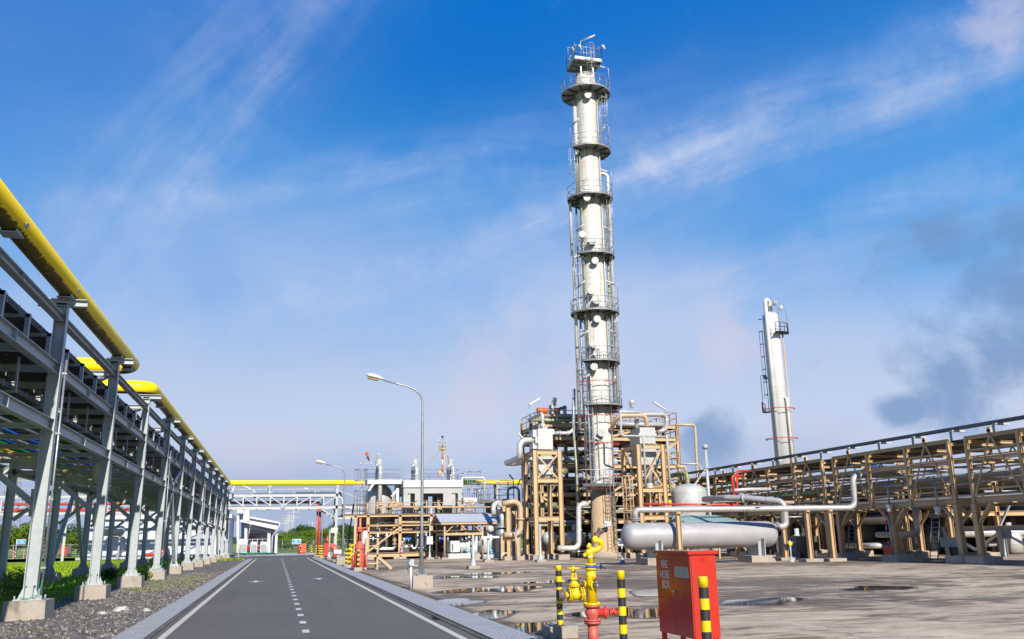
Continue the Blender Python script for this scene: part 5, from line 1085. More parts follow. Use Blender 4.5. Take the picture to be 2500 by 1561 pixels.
for zz in (1.1, .6): h.ring((FX, FY, zp + zz), fr + .95, .035, ARf - 75, ARf + 15, Z, 5, 9)
for k in range(6): h.tube(pf(ARf - 75 + 18 * k, fr + .95, zp), pf(ARf - 75 + 18 * k, fr + .95, zp + 1.1), .035, 5)
h.build('railing', BLACK, px_)
zq = Zt(1005, 0, FX, FY); px_ = MB().arcplate((FX, FY), fr + .02, fr + .95, ARf - 215, ARf - 165, zq, zq + .05, 6).build('platform', BLACK, ft); h = MB()
for zz in (1.1, .6): h.ring((FX, FY, zq + zz), fr + .9, .04, ARf - 215, ARf - 165, Z, 5, 6)
for k in range(4): h.tube(pf(ARf - 215 + 16 * k, fr + .9, zq), pf(ARf - 215 + 16 * k, fr + .9, zq + 1.1), .04, 5)
h.build('railing', BLACK, px_)
g = MB(); aL = ARf - 182; out = pf(aL, 1, 0) - V(FX, FY, 0); ladder(g, pf(aL, fr + .16, zq), pf(aL, fr + .16, Zt(805, 0, FX, FY)), out.cross(Z), .4, .03); [g.ring(pf(aL, fr + .28, zq + 2 + 1.5 * k), .2, .03, 0, 360, Z, 5, 10) for k in range(7)]; g.tube(pf(aL, fr + .5, zq + 1.5), pf(aL, fr + .5, Zt(805, 0, FX, FY)), .025, 5); g.build('ladder', BLACK, ft)
for py in (1000, 1072):
    b = MB().ring((FX, FY, Zt(py, 0, FX, FY)), 1.75, .045, AFf - 120, AFf + 110, Z, 6)
    for k in (-90, -20, 50, 95): b.tube(pf(AFf + k, fr, Zt(py, 0, FX, FY)), pf(AFf + k, 1.75, Zt(py, 0, FX, FY)), .03, 5)
    b.build('deluge_ring', RED, ft)
for (a, z, h_) in ((ARf - 5, zp, 3.4), (ARf - 60, zp, 3.8), (ARf - 200, zq, 4.4)):
    b = pf(a, fr + .9, z); d = (V(FX, FY, 0) - V(b.x, b.y, 0)).normalized(); MB().pipe([b, b + Z * h_, b + Z * h_ + d * .4], .035, .1, 6).build('lamp_post', GREYD, ft); e = b + Z * h_ + d * .4; MB().lathe(e, [(.1, 0), (.22, .1), (.22, .5), (.12, .62)], (d * .5 - Z).normalized(), 10).build('lamp_head', LIGHTF, ft)
MB().tube(pf(AFf + 30, .6, fz), pf(AFf + 30, .6, fz + 2.2), .03, 6).build('lightning_rod', GREYD, ft)
# ================================================================ heat recovery frames left and right of the column
def zL(x, y): return 1210 + x / 6.576, 950 + y / 6.576
def zG(x, y): return 1200 + x / 6.3, 1150 + y / 6.3
def z10(x, y): return 1490 + x / 6.3, 960 + y / 6.3
def zc(f, x, y, Y): return A(*f(x, y), Y)
def braced_frame(lab, x0, x1, y0, y1, top, levels, xb, foot=True):
    t = thing('steel_frame', lab, 'steel frame', (x0, y0, 0))
    for x in (x0, x1):
        for y in (y0, y1):
            c = MB().ib((x, y, .4), (x, y, top), .30, .34, X).build('column', TAN, t); b = MB().box(x - .26, x + .26, y - .26, y + .26, .4, .44); b.build('base_plate', TAN, c); MB().box(x - .46, x + .46, y - .46, y + .46, -.02, .4).build('footing', CONC, c)
    for z in levels:
        for y in (y0, y1): MB().ib((x0 + .17, y, z), (x1 - .17, y, z), .2, .34).build('beam', TAN, t)
        for x in (x0, x1): MB().ib((x, y0 + .15, z), (x, y1 - .15, z), .2, .34).build('beam', TAN, t)
    for z0, z1 in xb:
        for k, (a, b) in enumerate((((x0 + .17, y0), (x1 - .17, y0)), ((x0, y0 + .17), (x0, y1 - .17)), ((x1, y0 + .17), (x1, y1 - .17)))):
            for s in (0, 1):
                o = .03 if s else -.03; p, q = (a, b) if not s else (b, a); ofs = V(0, o, 0) if k == 0 else V(o, 0, 0)
                MB().bar(V(p[0], p[1], z0) + ofs, V(q[0], q[1], z1) + ofs, .05, .12).build('diagonal', TAN, t)
    return t
LY = 68.25; a = zc(zG, 685, 1300, LY); b = zc(zG, 1085, 1290, LY); lx0, lx1 = 19.95, 22.05
tl = zc(zL, 800, 985, LY).z
braced_frame('tan braced steel frame carrying the silver box duct left of the column', lx0, lx1, LY, LY + 3.0, tl, (tl - .17, zc(zL, 800, 1470, LY).z, zc(zG, 800, 735, LY).z), ((zc(zL, 800, 1440, LY).z, tl - .35),))
lh = thing('duct_hood', 'pale silver stepped box hood on top of the left tan frame', 'hood', (21, LY + 1.2, tl)); hy = LY + .9
def hbox(mb, f, x0, x1, y0, y1, Y, d): p, q = zc(f, x0, y1, Y), zc(f, x1, y0, Y); return mb.box(p.x, q.x, Y, Y + d, p.z, q.z)
hbox(MB(), zL, 685, 912, 640, 968, hy, 1.5).build('box', HOODM, lh); hbox(MB(), zL, 600, 690, 655, 770, hy + .3, 1.0).build('side_box', HOODM, lh); hbox(MB(), zL, 640, 690, 770, 870, hy + .1, 1.2).build('side_box', HOODM, lh); hbox(MB(), zL, 600, 690, 870, 960, hy + .3, 1.0).build('side_box', HOODM, lh)
hbox(MB(), zL, 912, 942, 645, 730, hy + .2, 1.0).build('side_box', HOODM, lh); hbox(MB(), zL, 757, 833, 612, 642, hy + .2, .8).build('cap', HOODM, lh)
hbox(MB(), zL, 692, 920, 1085, 1372, hy + .2, 1.4).build('lower_box', HOODM, lh); hbox(MB(), zL, 725, 900, 1035, 1085, hy + .4, 1.0).build('neck', MOSS, lh); hbox(MB(), zL, 920, 970, 1240, 1372, hy + .3, 1.0).build('lower_step', HOODM, lh)
c = zc(zL, 810, 1370, hy + .9); MB().lathe(c - Z * .75, [(.22, 0), (.22, .2), (.55, .6), (.6, .75)], Z, 16).build('hopper', HOODM, lh)
def pthing(lab, pts, r, mat, bend=None, name='process_pipe', cat='pipe', n=14, fl=()):
    t = thing(name, lab, cat, pts[0]); MB().pipe(pts, r, bend, n).build('run', mat, t)
    for i in fl: k = min(int(i), len(pts) - 2); u = i - k; c = Vector(pts[k]).lerp(Vector(pts[k + 1]), u); f = MB(); flange(f, c, Vector(pts[k + 1]) - Vector(pts[k]), r * 1.5, .08, 10); f.build('flange', mat, t)
    return t
Yh = hy + .7
p = [zc(zL, 640, 825, Yh), zc(zL, 440, 815, Yh), zc(zL, 385, 870, Yh), zc(zL, 385, 1080, Yh), zc(zL, 350, 1110, Yh - .6), zc(zL, 155, 1185, Yh - 3.2)]
pthing('fat silver duct bending from the left hood down and out to the left', [p[0], V(zc(zL, 385, 825, Yh).x, Yh, p[0].z), V(zc(zL, 385, 825, Yh).x, Yh, zc(zL, 385, 1110, Yh).z), V(zc(zL, 385, 825, Yh).x, Yh + 4.9, zc(zL, 385, 1110, Yh).z), V(zc(zL, 385, 825, Yh).x + 1.1, Yh + 4.9, zc(zL, 385, 1110, Yh).z), V(zc(zL, 385, 825, Yh).x + 1.3, Yh + .6, zc(zL, 385, 1110, Yh).z + .1)], .25, ALUX, .6)
MB().lathe(zc(zL, 640, 825, Yh), [(.30, -.9), (.30, 0)], X, 18)
pthing('silver pipe looping over the top of the left hood', [zc(zL, 757, 640, Yh), zc(zL, 750, 390, Yh), V(zc(zL, 750, 390, Yh).x, Yh + 4.2, zc(zL, 750, 390, Yh).z)], .14, ALUX, .35); pthing('stub pipe sleeve on top of the left hood', [zc(zL, 757, 615, Yh), zc(zL, 757, 560, Yh)], .22, ALU)
pthing('horizontal silver pipe joining the left hood to the column riser', [zc(zL, 935, 710, Yh), zc(zL, 1180, 710, Yh), zc(zL, 1262, 640, Yh), zc(zL, 1255, 480, Yh), zc(zL, 1255, 0, Yh)], .15, ALUX, .4, fl=(.4, .9))
pthing('slim mossy downpipe left of the column', [zc(zL, 1250, 640, TY), zc(zL, 1300, 1290, TY), zc(zG, 1325, 500, TY), zc(zG, 1335, 1300, TY)], .09, MOSS)
z6_ = lambda x, y: (1220 + x / 3.36, 950 + y / 3.36)
z12_ = lambda x, y: (1380 + x / 6.3, 1150 + y / 6.3)
RY = 64.5; rx0, rx1 = zc(z10, 425, 800, RY).x, zc(z10, 800, 800, RY).x; tr = zc(z10, 600, 790, RY).z
braced_frame('tan braced steel frame carrying the silver box duct right of the column', rx0, rx1, RY, RY + 3.2, tr, (tr - .17, zc(z10, 600, 1490, RY).z, zc(z6_, 1250, 1055, RY).z), ((zc(z10, 600, 1470, RY).z + .2, tr - .35),))
rh = thing('duct_hood', 'grey silver box hood on top of the right tan frame', 'hood', (rx0, RY, tr)); hy2 = RY + .8
hbox(MB(), z10, 458, 685, 530, 650, hy2, 2.1).build('box', HOODM, rh); hbox(MB(), z10, 440, 712, 620, 660, hy2 - .1, 2.3).build('collar', HOODM, rh); hbox(MB(), z10, 458, 690, 660, 775, hy2, 2.1).build('mid_box', HOODM, rh)
hbox(MB(), z10, 470, 705, 830, 1100, hy2 + .1, 1.9).build('lower_box', HOODM, rh); c = zc(z10, 590, 1110, hy2 + 1); MB().lathe(c - Z * 1.5, [(.22, 0), (.22, .7), (.75, 1.4), (.8, 1.5)], Z, 16).build('hopper', HOODM, rh); MB().lathe(c - Z * 2.3, [(.35, 0), (.35, .5), (.25, .55), (.25, .85)], Z, 16).build('discharge', ALU, rh)
Y2 = hy2 + .9
pthing('thick tan pipe arching from the right hood towards the column', [zc(z10, 562, 515, Y2), zc(z10, 555, 345, Y2), zc(z10, 130, 345, Y2), zc(z10, 45, 480, Y2 + .8), zc(z10, 10, 560, Y2 + 1.4)], .175, TANP, .6, fl=(.05,))
pthing('thick silver pipe arching over the right hood and back down its right side', [zc(z10, 405, 540, Y2 + .8), zc(z10, 405, 330, Y2 + .8), zc(z10, 850, 330, Y2 + .8), zc(z10, 870, 440, Y2 + .8), zc(z10, 850, 560, Y2), zc(z10, 720, 610, Y2)], .185, PIPES, .5)
pthing('long silver pipe running behind the tan pipe arch', [zc(z10, 30, 290, Y2 + 3), zc(z10, 480, 292, Y2 + 3)], .12, ALUX)
pthing('thin silver pipe stepping down in front of the right hood', [zc(z10, 140, 290, RY - .3), zc(z10, 160, 300, RY - .3), zc(z10, 165, 655, RY - .3), zc(z10, 840, 672, RY - .3)], .075, ALUX, .25)
pthing('slender silver downpipe on the face of the right tan frame', [zc(z10, 490, 668, RY - .3), zc(z10, 510, 672, RY - .3), zc(z10, 545, 1430, RY - .3)], .08, ALU, .2)
pthing('silver downpipe right of the right tan frame', [zc(z10, 845, 668, RY + .4), zc(z10, 868, 670, RY + .4), zc(z10, 925, 1512, RY + .4)], .10, ALU, .3)
# ================================================================ rear process structure
rs = thing('process_structure', 'dense tan multi level process structure behind the column', 'process structure', (20.5, 75, 0))
SX = [21.2, 25.0, 28.6, 32.2, 36.0]; SY = [75.0, 78.0, 81.0]; SZ = [3.0, 5.3, 7.6, 10.0, 12.2]
sl = zc(zL, 505, 1300, 75).x; sr = zc(z10, 1040, 800, 75).x; sl += 1.3; SX = [sl + (sr - sl) * k / 4 for k in range(5)]
ztop_l = zc(zL, 900, 580, 75).z; SZ = [3.0, 5.4, 7.9, 10.4, ztop_l]
for x in SX:
    for y in SY: MB().ib((x, y, .3), (x, y, ztop_l + (.1 if x > SX[0] else .9)), .28, .30, X).build('column', TAN, rs)
for z in SZ:
    for y in SY: MB().ib((SX[0], y, z), (SX[-1], y, z), .2, .34).build('beam', TAN, rs)
    for x in SX: MB().ib((x, SY[0], z), (x, SY[-1], z), .2, .3).build('beam', TAN, rs)
    MB().box(SX[0] + .2, SX[-1] - .2, SY[0] + .3, SY[-1] - .2, z + .215, z + .255).build('deck', GRATE, rs)
    h = MB(); rail(h, [(SX[0], SY[-1], z + .25), (SX[0], SY[0], z + .25), (SX[-1], SY[0], z + .25), (SX[-1], SY[-1], z + .25)], 1.1, .04, 1.7); h.build('railing', TAN, rs)
for k, (i, j) in enumerate(((0, 1), (3, 4), (1, 2), (2, 3), (0, 1), (3, 4), (1, 2), (2, 3))):
    z0, z1 = SZ[k // 2], SZ[k // 2 + 1]; s = k % 2; xa, xb = (SX[i], SX[j]) if s else (SX[j], SX[i]); MB().bar((xa, SY[0], z0 + .2), (xb, SY[0], z1 - .2), .16, .16).build('diagonal', TAN, rs)
for k in range(5): MB().bar((SX[-1], SY[0] + .2, SZ[k] - (2 if k else 2.4)), (SX[-1] - 2.6, SY[0], SZ[k] - .2), .14, .14).build('diagonal', TAN, rs)
rr = random.Random(11)
for lev, z in enumerate([.4] + SZ):
    for q in range(14):
        m = [MOSS, ALUX, TANP, ALUX, ALUX][rr.randrange(5)]; y = SY[0] + rr.uniform(.1, 6); xa = SX[0] + rr.uniform(0, 6); xb = xa + rr.uniform(3, 9); r = rr.choice((.06, .09, .12, .2)); zz = z + .3 + r + rr.uniform(.1, 1.3 if lev < 5 else .5); xb = min(xb, SX[-1])
        pts = [(xa, y, zz), (xb, y, zz)]
        if rr.random() < .6 and lev < 5: pts += [(xb, y, zz + rr.uniform(-1.2, 1.4)), (xb, y + rr.uniform(1, 2.5), zz + 1)]
        MB().pipe(pts, r, None, 10).build('pipework', m, rs)
    for q in range(5):
        x, y = rr.uniform(SX[0] + .5, SX[-1] - .5), SY[0] + rr.uniform(.5, 3); m = [ALU, GRAYM, TANP, DUSK, MOSS][q]; r = rr.uniform(.25, .5); h_ = rr.uniform(.7, 1.5)
        if lev < 5: MB().lathe((x, y, z + .26), [(r, 0), (r, h_ * .7), (r * .8, h_ * .85), (r * .3, h_), (r * .3, h_ + .3)], Z, 12).build('vessel', m, rs)
for q in range(16):
    x = rr.uniform(SX[0], SX[-1]); z0 = rr.uniform(.5, 7); MB().tube((x, SY[0] + rr.uniform(-.2, 5), z0), (x, SY[0] + rr.uniform(-.2, 5), z0 + rr.uniform(1.5, 4.5)), rr.choice((.06, .09, .13)), 8).build('pipework', [ALU, TANP, MOSS, WHITE][q % 4], rs)
for q in range(26):
    x, y, z = rr.uniform(SX[0], SX[-1]), SY[0] + rr.uniform(-.1, 1), rr.choice(SZ) + rr.uniform(.3, .9); v = MB().lathe((x - .2, y, z), [(.11, 0), (.11, .06), (.06, .07), (.09, .2), (.06, .33), (.11, .34), (.11, .4)], X, 10).tube((x, y, z), (x, y, z + .3), .025, 6).ring((x, y, z + .3), .11, .015); v.build('valve', [GRAYM, TANP, MOSS, DUSK][q % 4], rs)
b = MB().box(SX[0] + .4, SX[-1] - .4, SY[-1] + .25, SY[-1] + .4, .2, 7.4); b.build('shade_backdrop', DUSK, rs)  # added dark sheet, stands in for the deep shade inside the structure
# pipe headers in front of the structure
pthing('long mossy header pipe along the left roof railing', [zc(zL, 560, 500, 74.7), zc(zL, 1235, 508, 74.7)], .15, MOSS)
pthing('silver header pipe under the left roof beam', [zc(zL, 620, 690, 74.6), zc(zL, 1200, 690, 74.6)], .09, ALUX)
pthing('fat mossy silver header on the right roof behind the tan arch', [zc(z10, 110, 478, 74.6), zc(z10, 830, 488, 74.6)], .19, ALUX)
pthing('thin tan header low behind the column skirt', [zc(zG, 1120, 590, 74.5), zc(zG, 1420, 590, 74.5)], .08, TANP)
pthing('silver header low behind the left tan frame', [zc(zG, 590, 775, 74.6), zc(zG, 1280, 780, 74.6)], .10, ALUX)
pthing('mossy header low behind the left tan frame', [zc(zG, 600, 840, 74.6), zc(zG, 1290, 835, 74.6)], .12, MOSS)
pthing('mossy drum pipe right of the left hood', [zc(zL, 970, 1320, 72.5), zc(zL, 1155, 1320, 72.5)], .22, MOSS, fl=(.75,))
pthing('green stained pipe on the middle level left of the column', [zc(zL, 930, 1165, 74.6), zc(zL, 1230, 1160, 74.6)], .14, MOSS)
# things on and around the structure
for (xa, xb, lab) in ((665, 835, 'orange cylindrical actuator on the left roof of the process structure'), (930, 1005, 'shorter orange actuator end beside the grey valve on the structure roof')):
    p, q = zc(zL, xa, 352, 76), zc(zL, xb, 352, 76); t = thing('actuator', lab, 'actuator', (p.x, 76, p.z)); MB().lathe(p, [(.26, 0), (.30, .05), (.30, (q.x - p.x) - .05), (.26, q.x - p.x)], X, 18).build('drum', ORANGE, t)
    MB().box(p.x + .2, p.x + .3, 75.9, 76.1, ztop_l + .2, p.z - .25).build('stand', GREYD, t)
p = zc(zL, 880, 350, 76); t = thing('valve', 'grey control valve between the orange actuators on the structure roof', 'valve', p); MB().box(p.x - .4, p.x + .45, 75.8, 76.2, p.z - .28, p.z + .22).box(p.x - .1, p.x + .3, 75.85, 76.15, p.z + .2, p.z + .5).build('body', GRAYM, t); MB().lathe(p - Z * 1.4, [(.3, 0), (.3, .5), (.2, .55), (.2, 1.2)], Z, 14).build('bonnet', ALU, t)
p = zc(zL, 1110, 310, 76); t = thing('vent', 'dark rusty relief valve with elbow on the structure roof', 'valve', p); MB().pipe([p - X * .6 - Z * .8, p - X * .6, p], .13, .3, 12).build('elbow', DUSK, t); MB().lathe(p - Z * 1.3, [(.17, 0), (.19, .8), (.14, .9), (.19, 1.1), (.19, 1.5), (.08, 1.55)], Z, 14).build('body', GREYD, t)
def bar_lamp(p, h, d, L, lab, col=None, mat=None):
    t = thing('floodlight', lab, 'floodlight', p); p = Vector(p); d = Vector(d).normalized(); MB().tube(p, p + Z * h, .035, 6).build('post', GREYD, t); e = p + Z * h; MB().bar(e, e + d * L, .2, .13).build('lamp_head', mat or LIGHTF, t)
AMB = material('amber_lamp_glass', (.30, .27, .12), .25, 0, .1, 4)
e = zc(zL, 540, 250, 75); f_ = zc(zL, 705, 150, 75); bar_lamp(V(e.x, 75, ztop_l + .2), e.z - ztop_l - .2, f_ - e, (f_ - e).length, 'long tube floodlight rising to the right on the left corner of the structure')
e = zc(z10, 838, 250, 76); f_ = zc(z10, 665, 140, 76); bar_lamp(V(e.x, 76, ztop_l + .2), e.z - ztop_l - .2, f_ - e, (f_ - e).length, 'long tube floodlight rising to the left on the right part of the structure')
for f, x, y, lab in ((zL, 945, 190, 'caged bulkhead lamp on a post above the orange actuators'), (z10, 330, 150, 'caged bulkhead lamp on a post right of the column')):
    e = zc(f, x, y, 76); t = thing('bulkhead_lamp', lab, 'lamp', e); MB().tube(V(e.x - .25, 76, ztop_l), V(e.x - .25, 76, e.z), .04, 6).build('post', GREYD, t); MB().lathe(e - Z * .5, [(.1, 0), (.16, .08), (.16, .4), (.24, .45), (.24, .7), (.1, .8)], Z, 12).build('lamp_head', LIGHTF, t)
e = zc(zL, 430, 785, 74); f_ = zc(zL, 365, 710, 74); bar_lamp(e - Z * 1.5, 1.5, f_ - e, (f_ - e).length, 'short floodlight behind the fat silver duct elbow')
pthing('tall tan pipe looping off the right end of the structure', [zc(z10, 1000, 490, 75), zc(z10, 1290, 490, 75), zc(z10, 1305, 560, 75), zc(z10, 1350, 1512, 75), V(zc(z10, 1350, 1512, 75).x, 75, 0)], .125, TANP, .4)
pthing('white pipe elbow dropping beside the domed vessel', [zc(z10, 1075, 1090, 72), zc(z10, 1360, 1092, 72), zc(z10, 1392, 1160, 72), zc(z10, 1402, 1450, 72)], .09, PIPES, .4)
pthing('short tan elbow under the right end of the structure', [zc(z10, 1020, 1130, 74), zc(z10, 1150, 1135, 74), zc(z10, 1160, 1220, 74)], .15, TANP, .4)
pthing('mossy silver duct elbow feeding the top of the domed vessel', [zc(z10, 930, 1275, 68.5), zc(z10, 1180, 1225, 66.2), zc(z10, 1190, 1400, 66.2)], .20, MOSS, .45)
pthing('silver elbow rising at the left of the rear structure', [zc(zG, 620, 520, 73), zc(zG, 500, 500, 73), zc(zG, 495, 120, 73), zc(zG, 530, 60, 74)], .17, ALU, .5)
pthing('mossy horizontal pipe through the left frame', [zc(zG, 590, 530, 73), zc(zG, 1000, 525, 73)], .23, MOSS)
# ladder with cage in front of the structure right of the column
t = thing('caged_ladder', 'tan caged ladder standing right of the column skirt', 'ladder', (27.5, 66, 0)); g = MB(); c = zc(z12_, 935, 80, 65.5); c2 = V(c.x + .05, 65.5, .4)
ladder(g, c2 + Yv * .25, V(c2.x, 65.75, c.z), X, .5, .03); g.build('ladder', TANP, t); g = MB()
for k in range(9): g.ring((c2.x, 65.4, c.z - .9 * k), .42, .035, 0, 360, Z, 5, 14) if c.z - .9 * k > 2 else None
for k in range(7): a_ = R_(150 + 40 * k); g.tube((c2.x + .42 * math.cos(a_), 65.4 + .42 * math.sin(a_), 2.2), (c2.x + .42 * math.cos(a_), 65.4 + .42 * math.sin(a_), c.z), .025, 5)
g.build('cage', TANP, t)
pthing('fat silver drain pipe leaving the column skirt and bending left', [zc(z12_, 350, 510, TY - 1.2), zc(z12_, 205, 515, TY - 1.2), zc(z12_, 210, 1190, TY - 1.2), zc(z12_, -120, 1190, TY - 1.2)], .205, ALU, .5)
for x0, x1, yc, rad, Y, lab, m in ((795, 1000, 1040, .56, 74.2, 'silver horizontal drum under the left tan frame', ALUX), (1120, 1420, 1040, .60, 74.6, 'silver horizontal drum behind the column skirt', ALUX), (1500, 1720, 1010, .52, 74.6, 'dark silver drum right of the column skirt', ALUX)):
    p, q = zc(zG, x0, yc, Y), zc(zG, x1, yc, Y); L = q.x - p.x; t = thing('drum', lab, 'vessel', p); MB().lathe(p, [(.05, -.05), (rad * .6, 0), (rad * .92, .18), (rad, .4), (rad, L - .4), (rad * .92, L - .18), (rad * .6, L), (.05, L + .05)], X, 26).build('shell', m, t); MB().box(p.x + .5, p.x + .8, Y - .6, Y + .6, 0, p.z - rad * .7).box(q.x - .8, q.x - .5, Y - .6, Y + .6, 0, p.z - rad * .7).build('saddle', TAN, t); MB().tube(p + V(L / 2, 0, rad), p + V(L / 2, 0, rad + .6), .2, 12).build('nozzle', ALU, t)
# domed vessel with vent pole and green roof
DX, DY = zc(z10, 1200, 1400, 66).x, 66.0; t = thing('domed_vessel', 'silver domed vertical vessel behind the long horizontal tank', 'vessel', (DX, DY, 0)); dz = Zt(1181, 0, DX, DY)
MB().lathe((DX, DY, .3), [(1.45, 0), (1.45, dz - 1.05), (1.40, dz - .86), (1.22, dz - .64), (.92, dz - .47), (.55, dz - .36), (.05, dz - .30)], Z, 36).build('shell', ALU, t)
VX = A(1733, 1250, 60).x; t = thing('vent_pole', 'pale grey vent pole with a cap, held by stay wires', 'vent pole', (VX, 60, 0)); vz = Zt(1092, 0, VX, 60); MB().tube((VX, 60, 0), (VX, 60, vz), .115, 14).build('pole', GREY, t); MB().lathe((VX, 60, vz), [(.22, -.12), (.22, .12), (.05, .22)], Z, 16).build('cap', GREY, t); MB().lathe((VX, 60, vz - 1.6), [(.2, 0), (.2, .08)], Z, 16).build('collar', GREY, t)
w = MB()
for p, q in (((1733, 1130), (1650, 1256)), ((1733, 1130), (1640, 1270)), ((1735, 1218), (1660, 1260)), ((1733, 1130), (1655, 1240))): w.tube(A(*p, 60), A(*q, 58), .022, 5)
w.build('stay_wire', WHITE, t)
p, q = A(1657, 1268, 58), A(1780, 1276, 58); t = thing('shelter', 'low shelter with a pale green sheet roof behind the horizontal tank', 'shelter', (p.x, 58, 0)); MB().hexa([(p.x, 57, p.z - .25), (q.x + .3, 57, p.z - .25), (q.x + .3, 60, p.z + .25), (p.x, 60, p.z + .25), (p.x, 57, p.z - .2), (q.x + .3, 57, p.z - .2), (q.x + .3, 60, p.z + .3), (p.x, 60, p.z + .3)]).build('roof', GREENR, t)
b = MB()
for x in (p.x + .2, q.x): b.bar((x, 57.3, 0), (x, 57.3, p.z - .2), .12, .12, X).bar((x, 59.8, 0), (x, 59.8, p.z + .2), .12, .12, X)
b.build('posts', TAN, t)
# ================================================================ long horizontal tank and its pipes
zA = 1.70; t = thing('horizontal_tank', 'long silver grey horizontal tank with rounded ends on two saddles', 'tank', (25.8, 51.5, 0)); xa, xb, rad = 20.5, 31.1, .81
MB().lathe((xa, 51.5, zA), [(.02, 0), (.28, .04), (.5, .12), (.66, .24), (.76, .4), (rad, .62), (rad, xb - xa - .62), (.76, xb - xa - .4), (.66, xb - xa - .24), (.5, xb - xa - .12), (.28, xb - xa - .04), (.02, xb - xa)], X, 44).build('shell', TANK, t)
for x in (22.4, 29.4):
    s = MB().prism([(x, 50.85, .4), (x, 52.15, .4), (x, 52.2, 1.7), (x, 51.9, 1.25), (x, 51.5, .93), (x, 51.1, 1.25), (x, 50.8, 1.7)], (.5, 0, 0)).bar((x + .25, 50.82, .4), (x + .25, 50.72, 1.45), .62, .04, X).build('saddle', GREY, t); MB().box(x - .65, x + 1.1, 50.6, 52.4, -.02, .4).build('footing', CONC, t)
xn = A(1551, 1260, 51.5).x; f = MB().tube((xn, 51.5, 2.4), (xn, 51.5, 2.68), .2, 18); flange(f, (xn, 51.5, 2.66), Z, .32, .05, 12); flange(f, (xn, 51.5, 2.76), Z, .32, .05, 12); f.build('nozzle', TANK, t)
f = MB(); cN = A(*(1650 + 1190 / 5.04, 1100 + 940 / 5.04), 51.5); f.tube((cN.x - .3, 51.5, cN.z), (cN.x + .35, 51.5, cN.z), .205, 18); flange(f, (cN.x + .22, 51.5, cN.z), X, .31, .06, 14); flange(f, (cN.x + .33, 51.5, cN.z), X, .31, .06, 14); f.build('nozzle', TANK, t)
def z13(x, y): return 1650 + x / 5.04, 1100 + y / 5.04
YE = 48.1; zp_ = A(*z13(1100, 708), 50.3).z; zq_ = A(*z13(2180, 708), YE).z; xk = A(*z13(2215, 700), YE).x; zk = A(*z13(2225, 330), YE).z + .12
pthing('long silver pipe marked with an arrow from the tank top into the tan rack', [(xn, 51.5, 2.76), (xn, 51.5, zp_), (xk, YE, zq_), (xk, YE, zk), (xk + 2.3, YE - .2, zk + .1), (xk + 2.6, YE - 2.6, 4.66), (xk + 2.6, 18, 4.66)], .185, PIPES, .5, n=20)
def py_(x): return 51.5 + (YE - 51.5) * (x - xn) / (xk - xn)
xr = A(*z13(945, 712), 50.3).x; t = bpy.data.objects[[o.name for o in bpy.data.objects if o.name.startswith('process_pipe') and o.parent is None][-1]]
MB().prism([(xr - .35, py_(xr) - .195, zp_ - .012), (xr + .2, py_(xr) - .195, zp_ - .012), (xr + .2, py_(xr) - .195, zp_ - .05), (xr + .42, py_(xr) - .195, zp_ + .01), (xr + .2, py_(xr) - .195, zp_ + .07), (xr + .2, py_(xr) - .195, zp_ + .032), (xr - .35, py_(xr) - .195, zp_ + .032)], (0, -.012, 0)).build('flow_arrow', BLACK, t)
text_mesh('pipe_marking', 'PL', .20, (xr - .72, py_(xr) - .197, zp_), FACE_S, DUSK, t, .001)
zc3 = A(*z13(1320, 640), 51.5)
pthing('thick silver pipe rising from the right end of the tank and turning back', [(cN.x + .36, 51.5, cN.z), (cN.x + 1.0, 51.5, cN.z), (cN.x + 1.0, 51.5, zc3.z + .05), (cN.x - .6, 53.2, zc3.z + .35), (cN.x - 1.6, 54.5, zc3.z + .45), (cN.x - 1.4, 58, zc3.z + .5)], .205, PIPES, .5, n=20, fl=(3.2,))
pthing('red pipe line running just above the long silver pipe', [A(1570, 1231, 58), A(1800, 1233, 58), A(1800, 1150, 60), A(1830, 1150, 60)], .075, RED, .2)
pthing('silver insulated pipe behind the long silver pipe', [A(*z13(420, 640), 57), A(*z13(520, 620), 57), A(*z13(1020, 600), 57), A(*z13(1300, 585), 58)], .14, ALUX, .4)
pthing('short silver insulated pipe high behind the vent pole', [A(*z13(620, 500), 58), A(*z13(900, 480), 58), A(*z13(1250, 478), 58)], .13, ALUX, .4)
pthing('tan pipe running right behind the thick silver elbow', [A(*z13(1250, 642), 55), A(*z13(2150, 640), 55)], .12, TANP)
pthing('thin grey pipe level with the rack knee braces', [A(*z13(1220, 825), 54), A(*z13(1900, 810), 54)], .05, GREYD)
pthing('tall red fire line with a square bend behind the vent pole', [A(*z13(725, 660), 57.5), A(*z13(690, 318), 57.5), A(*z13(815, 315), 57.5)], .09, RED, .15)
for px_a, pya, yq, lab in ((1655, 1260, 50.2, 'tan pipe support post standing in front of the horizontal tank'), (1974, 1300, 48.9, 'tan pipe support post under the silver pipe, left of a pair'), (2030, 1300, 48.5, 'tan pipe support post under the silver pipe, right of a pair'), (1912, 1280, 52.6, 'tan pipe support post beside the right end of the tank')):
    x = A(px_a, pya, yq).x; zt_ = zp_ - .22 if yq < 52 else 3.1; yy0 = py_(x); t = thing('pipe_support', lab, 'pipe support', (x, yq, 0), 'tan pipe supports'); c = MB().ib((x, yq, .18), (x, yq, zt_), .26, .26, X); MB().box(x - .6, x + .6, yq - .4, yq + .4, -.02, .18).build('footing', CONC, t)
    if yq < 52: c.bar((x, yq - .2, zt_ - .04), (x, yy0 + .22, zt_ - .04), .2, .1)
    c.build('post', TAN, t); MB().box(x - .16, x + .16, yq - .16, yq + .16, zt_, zt_ + .03).build('cap_plate', TAN, t)
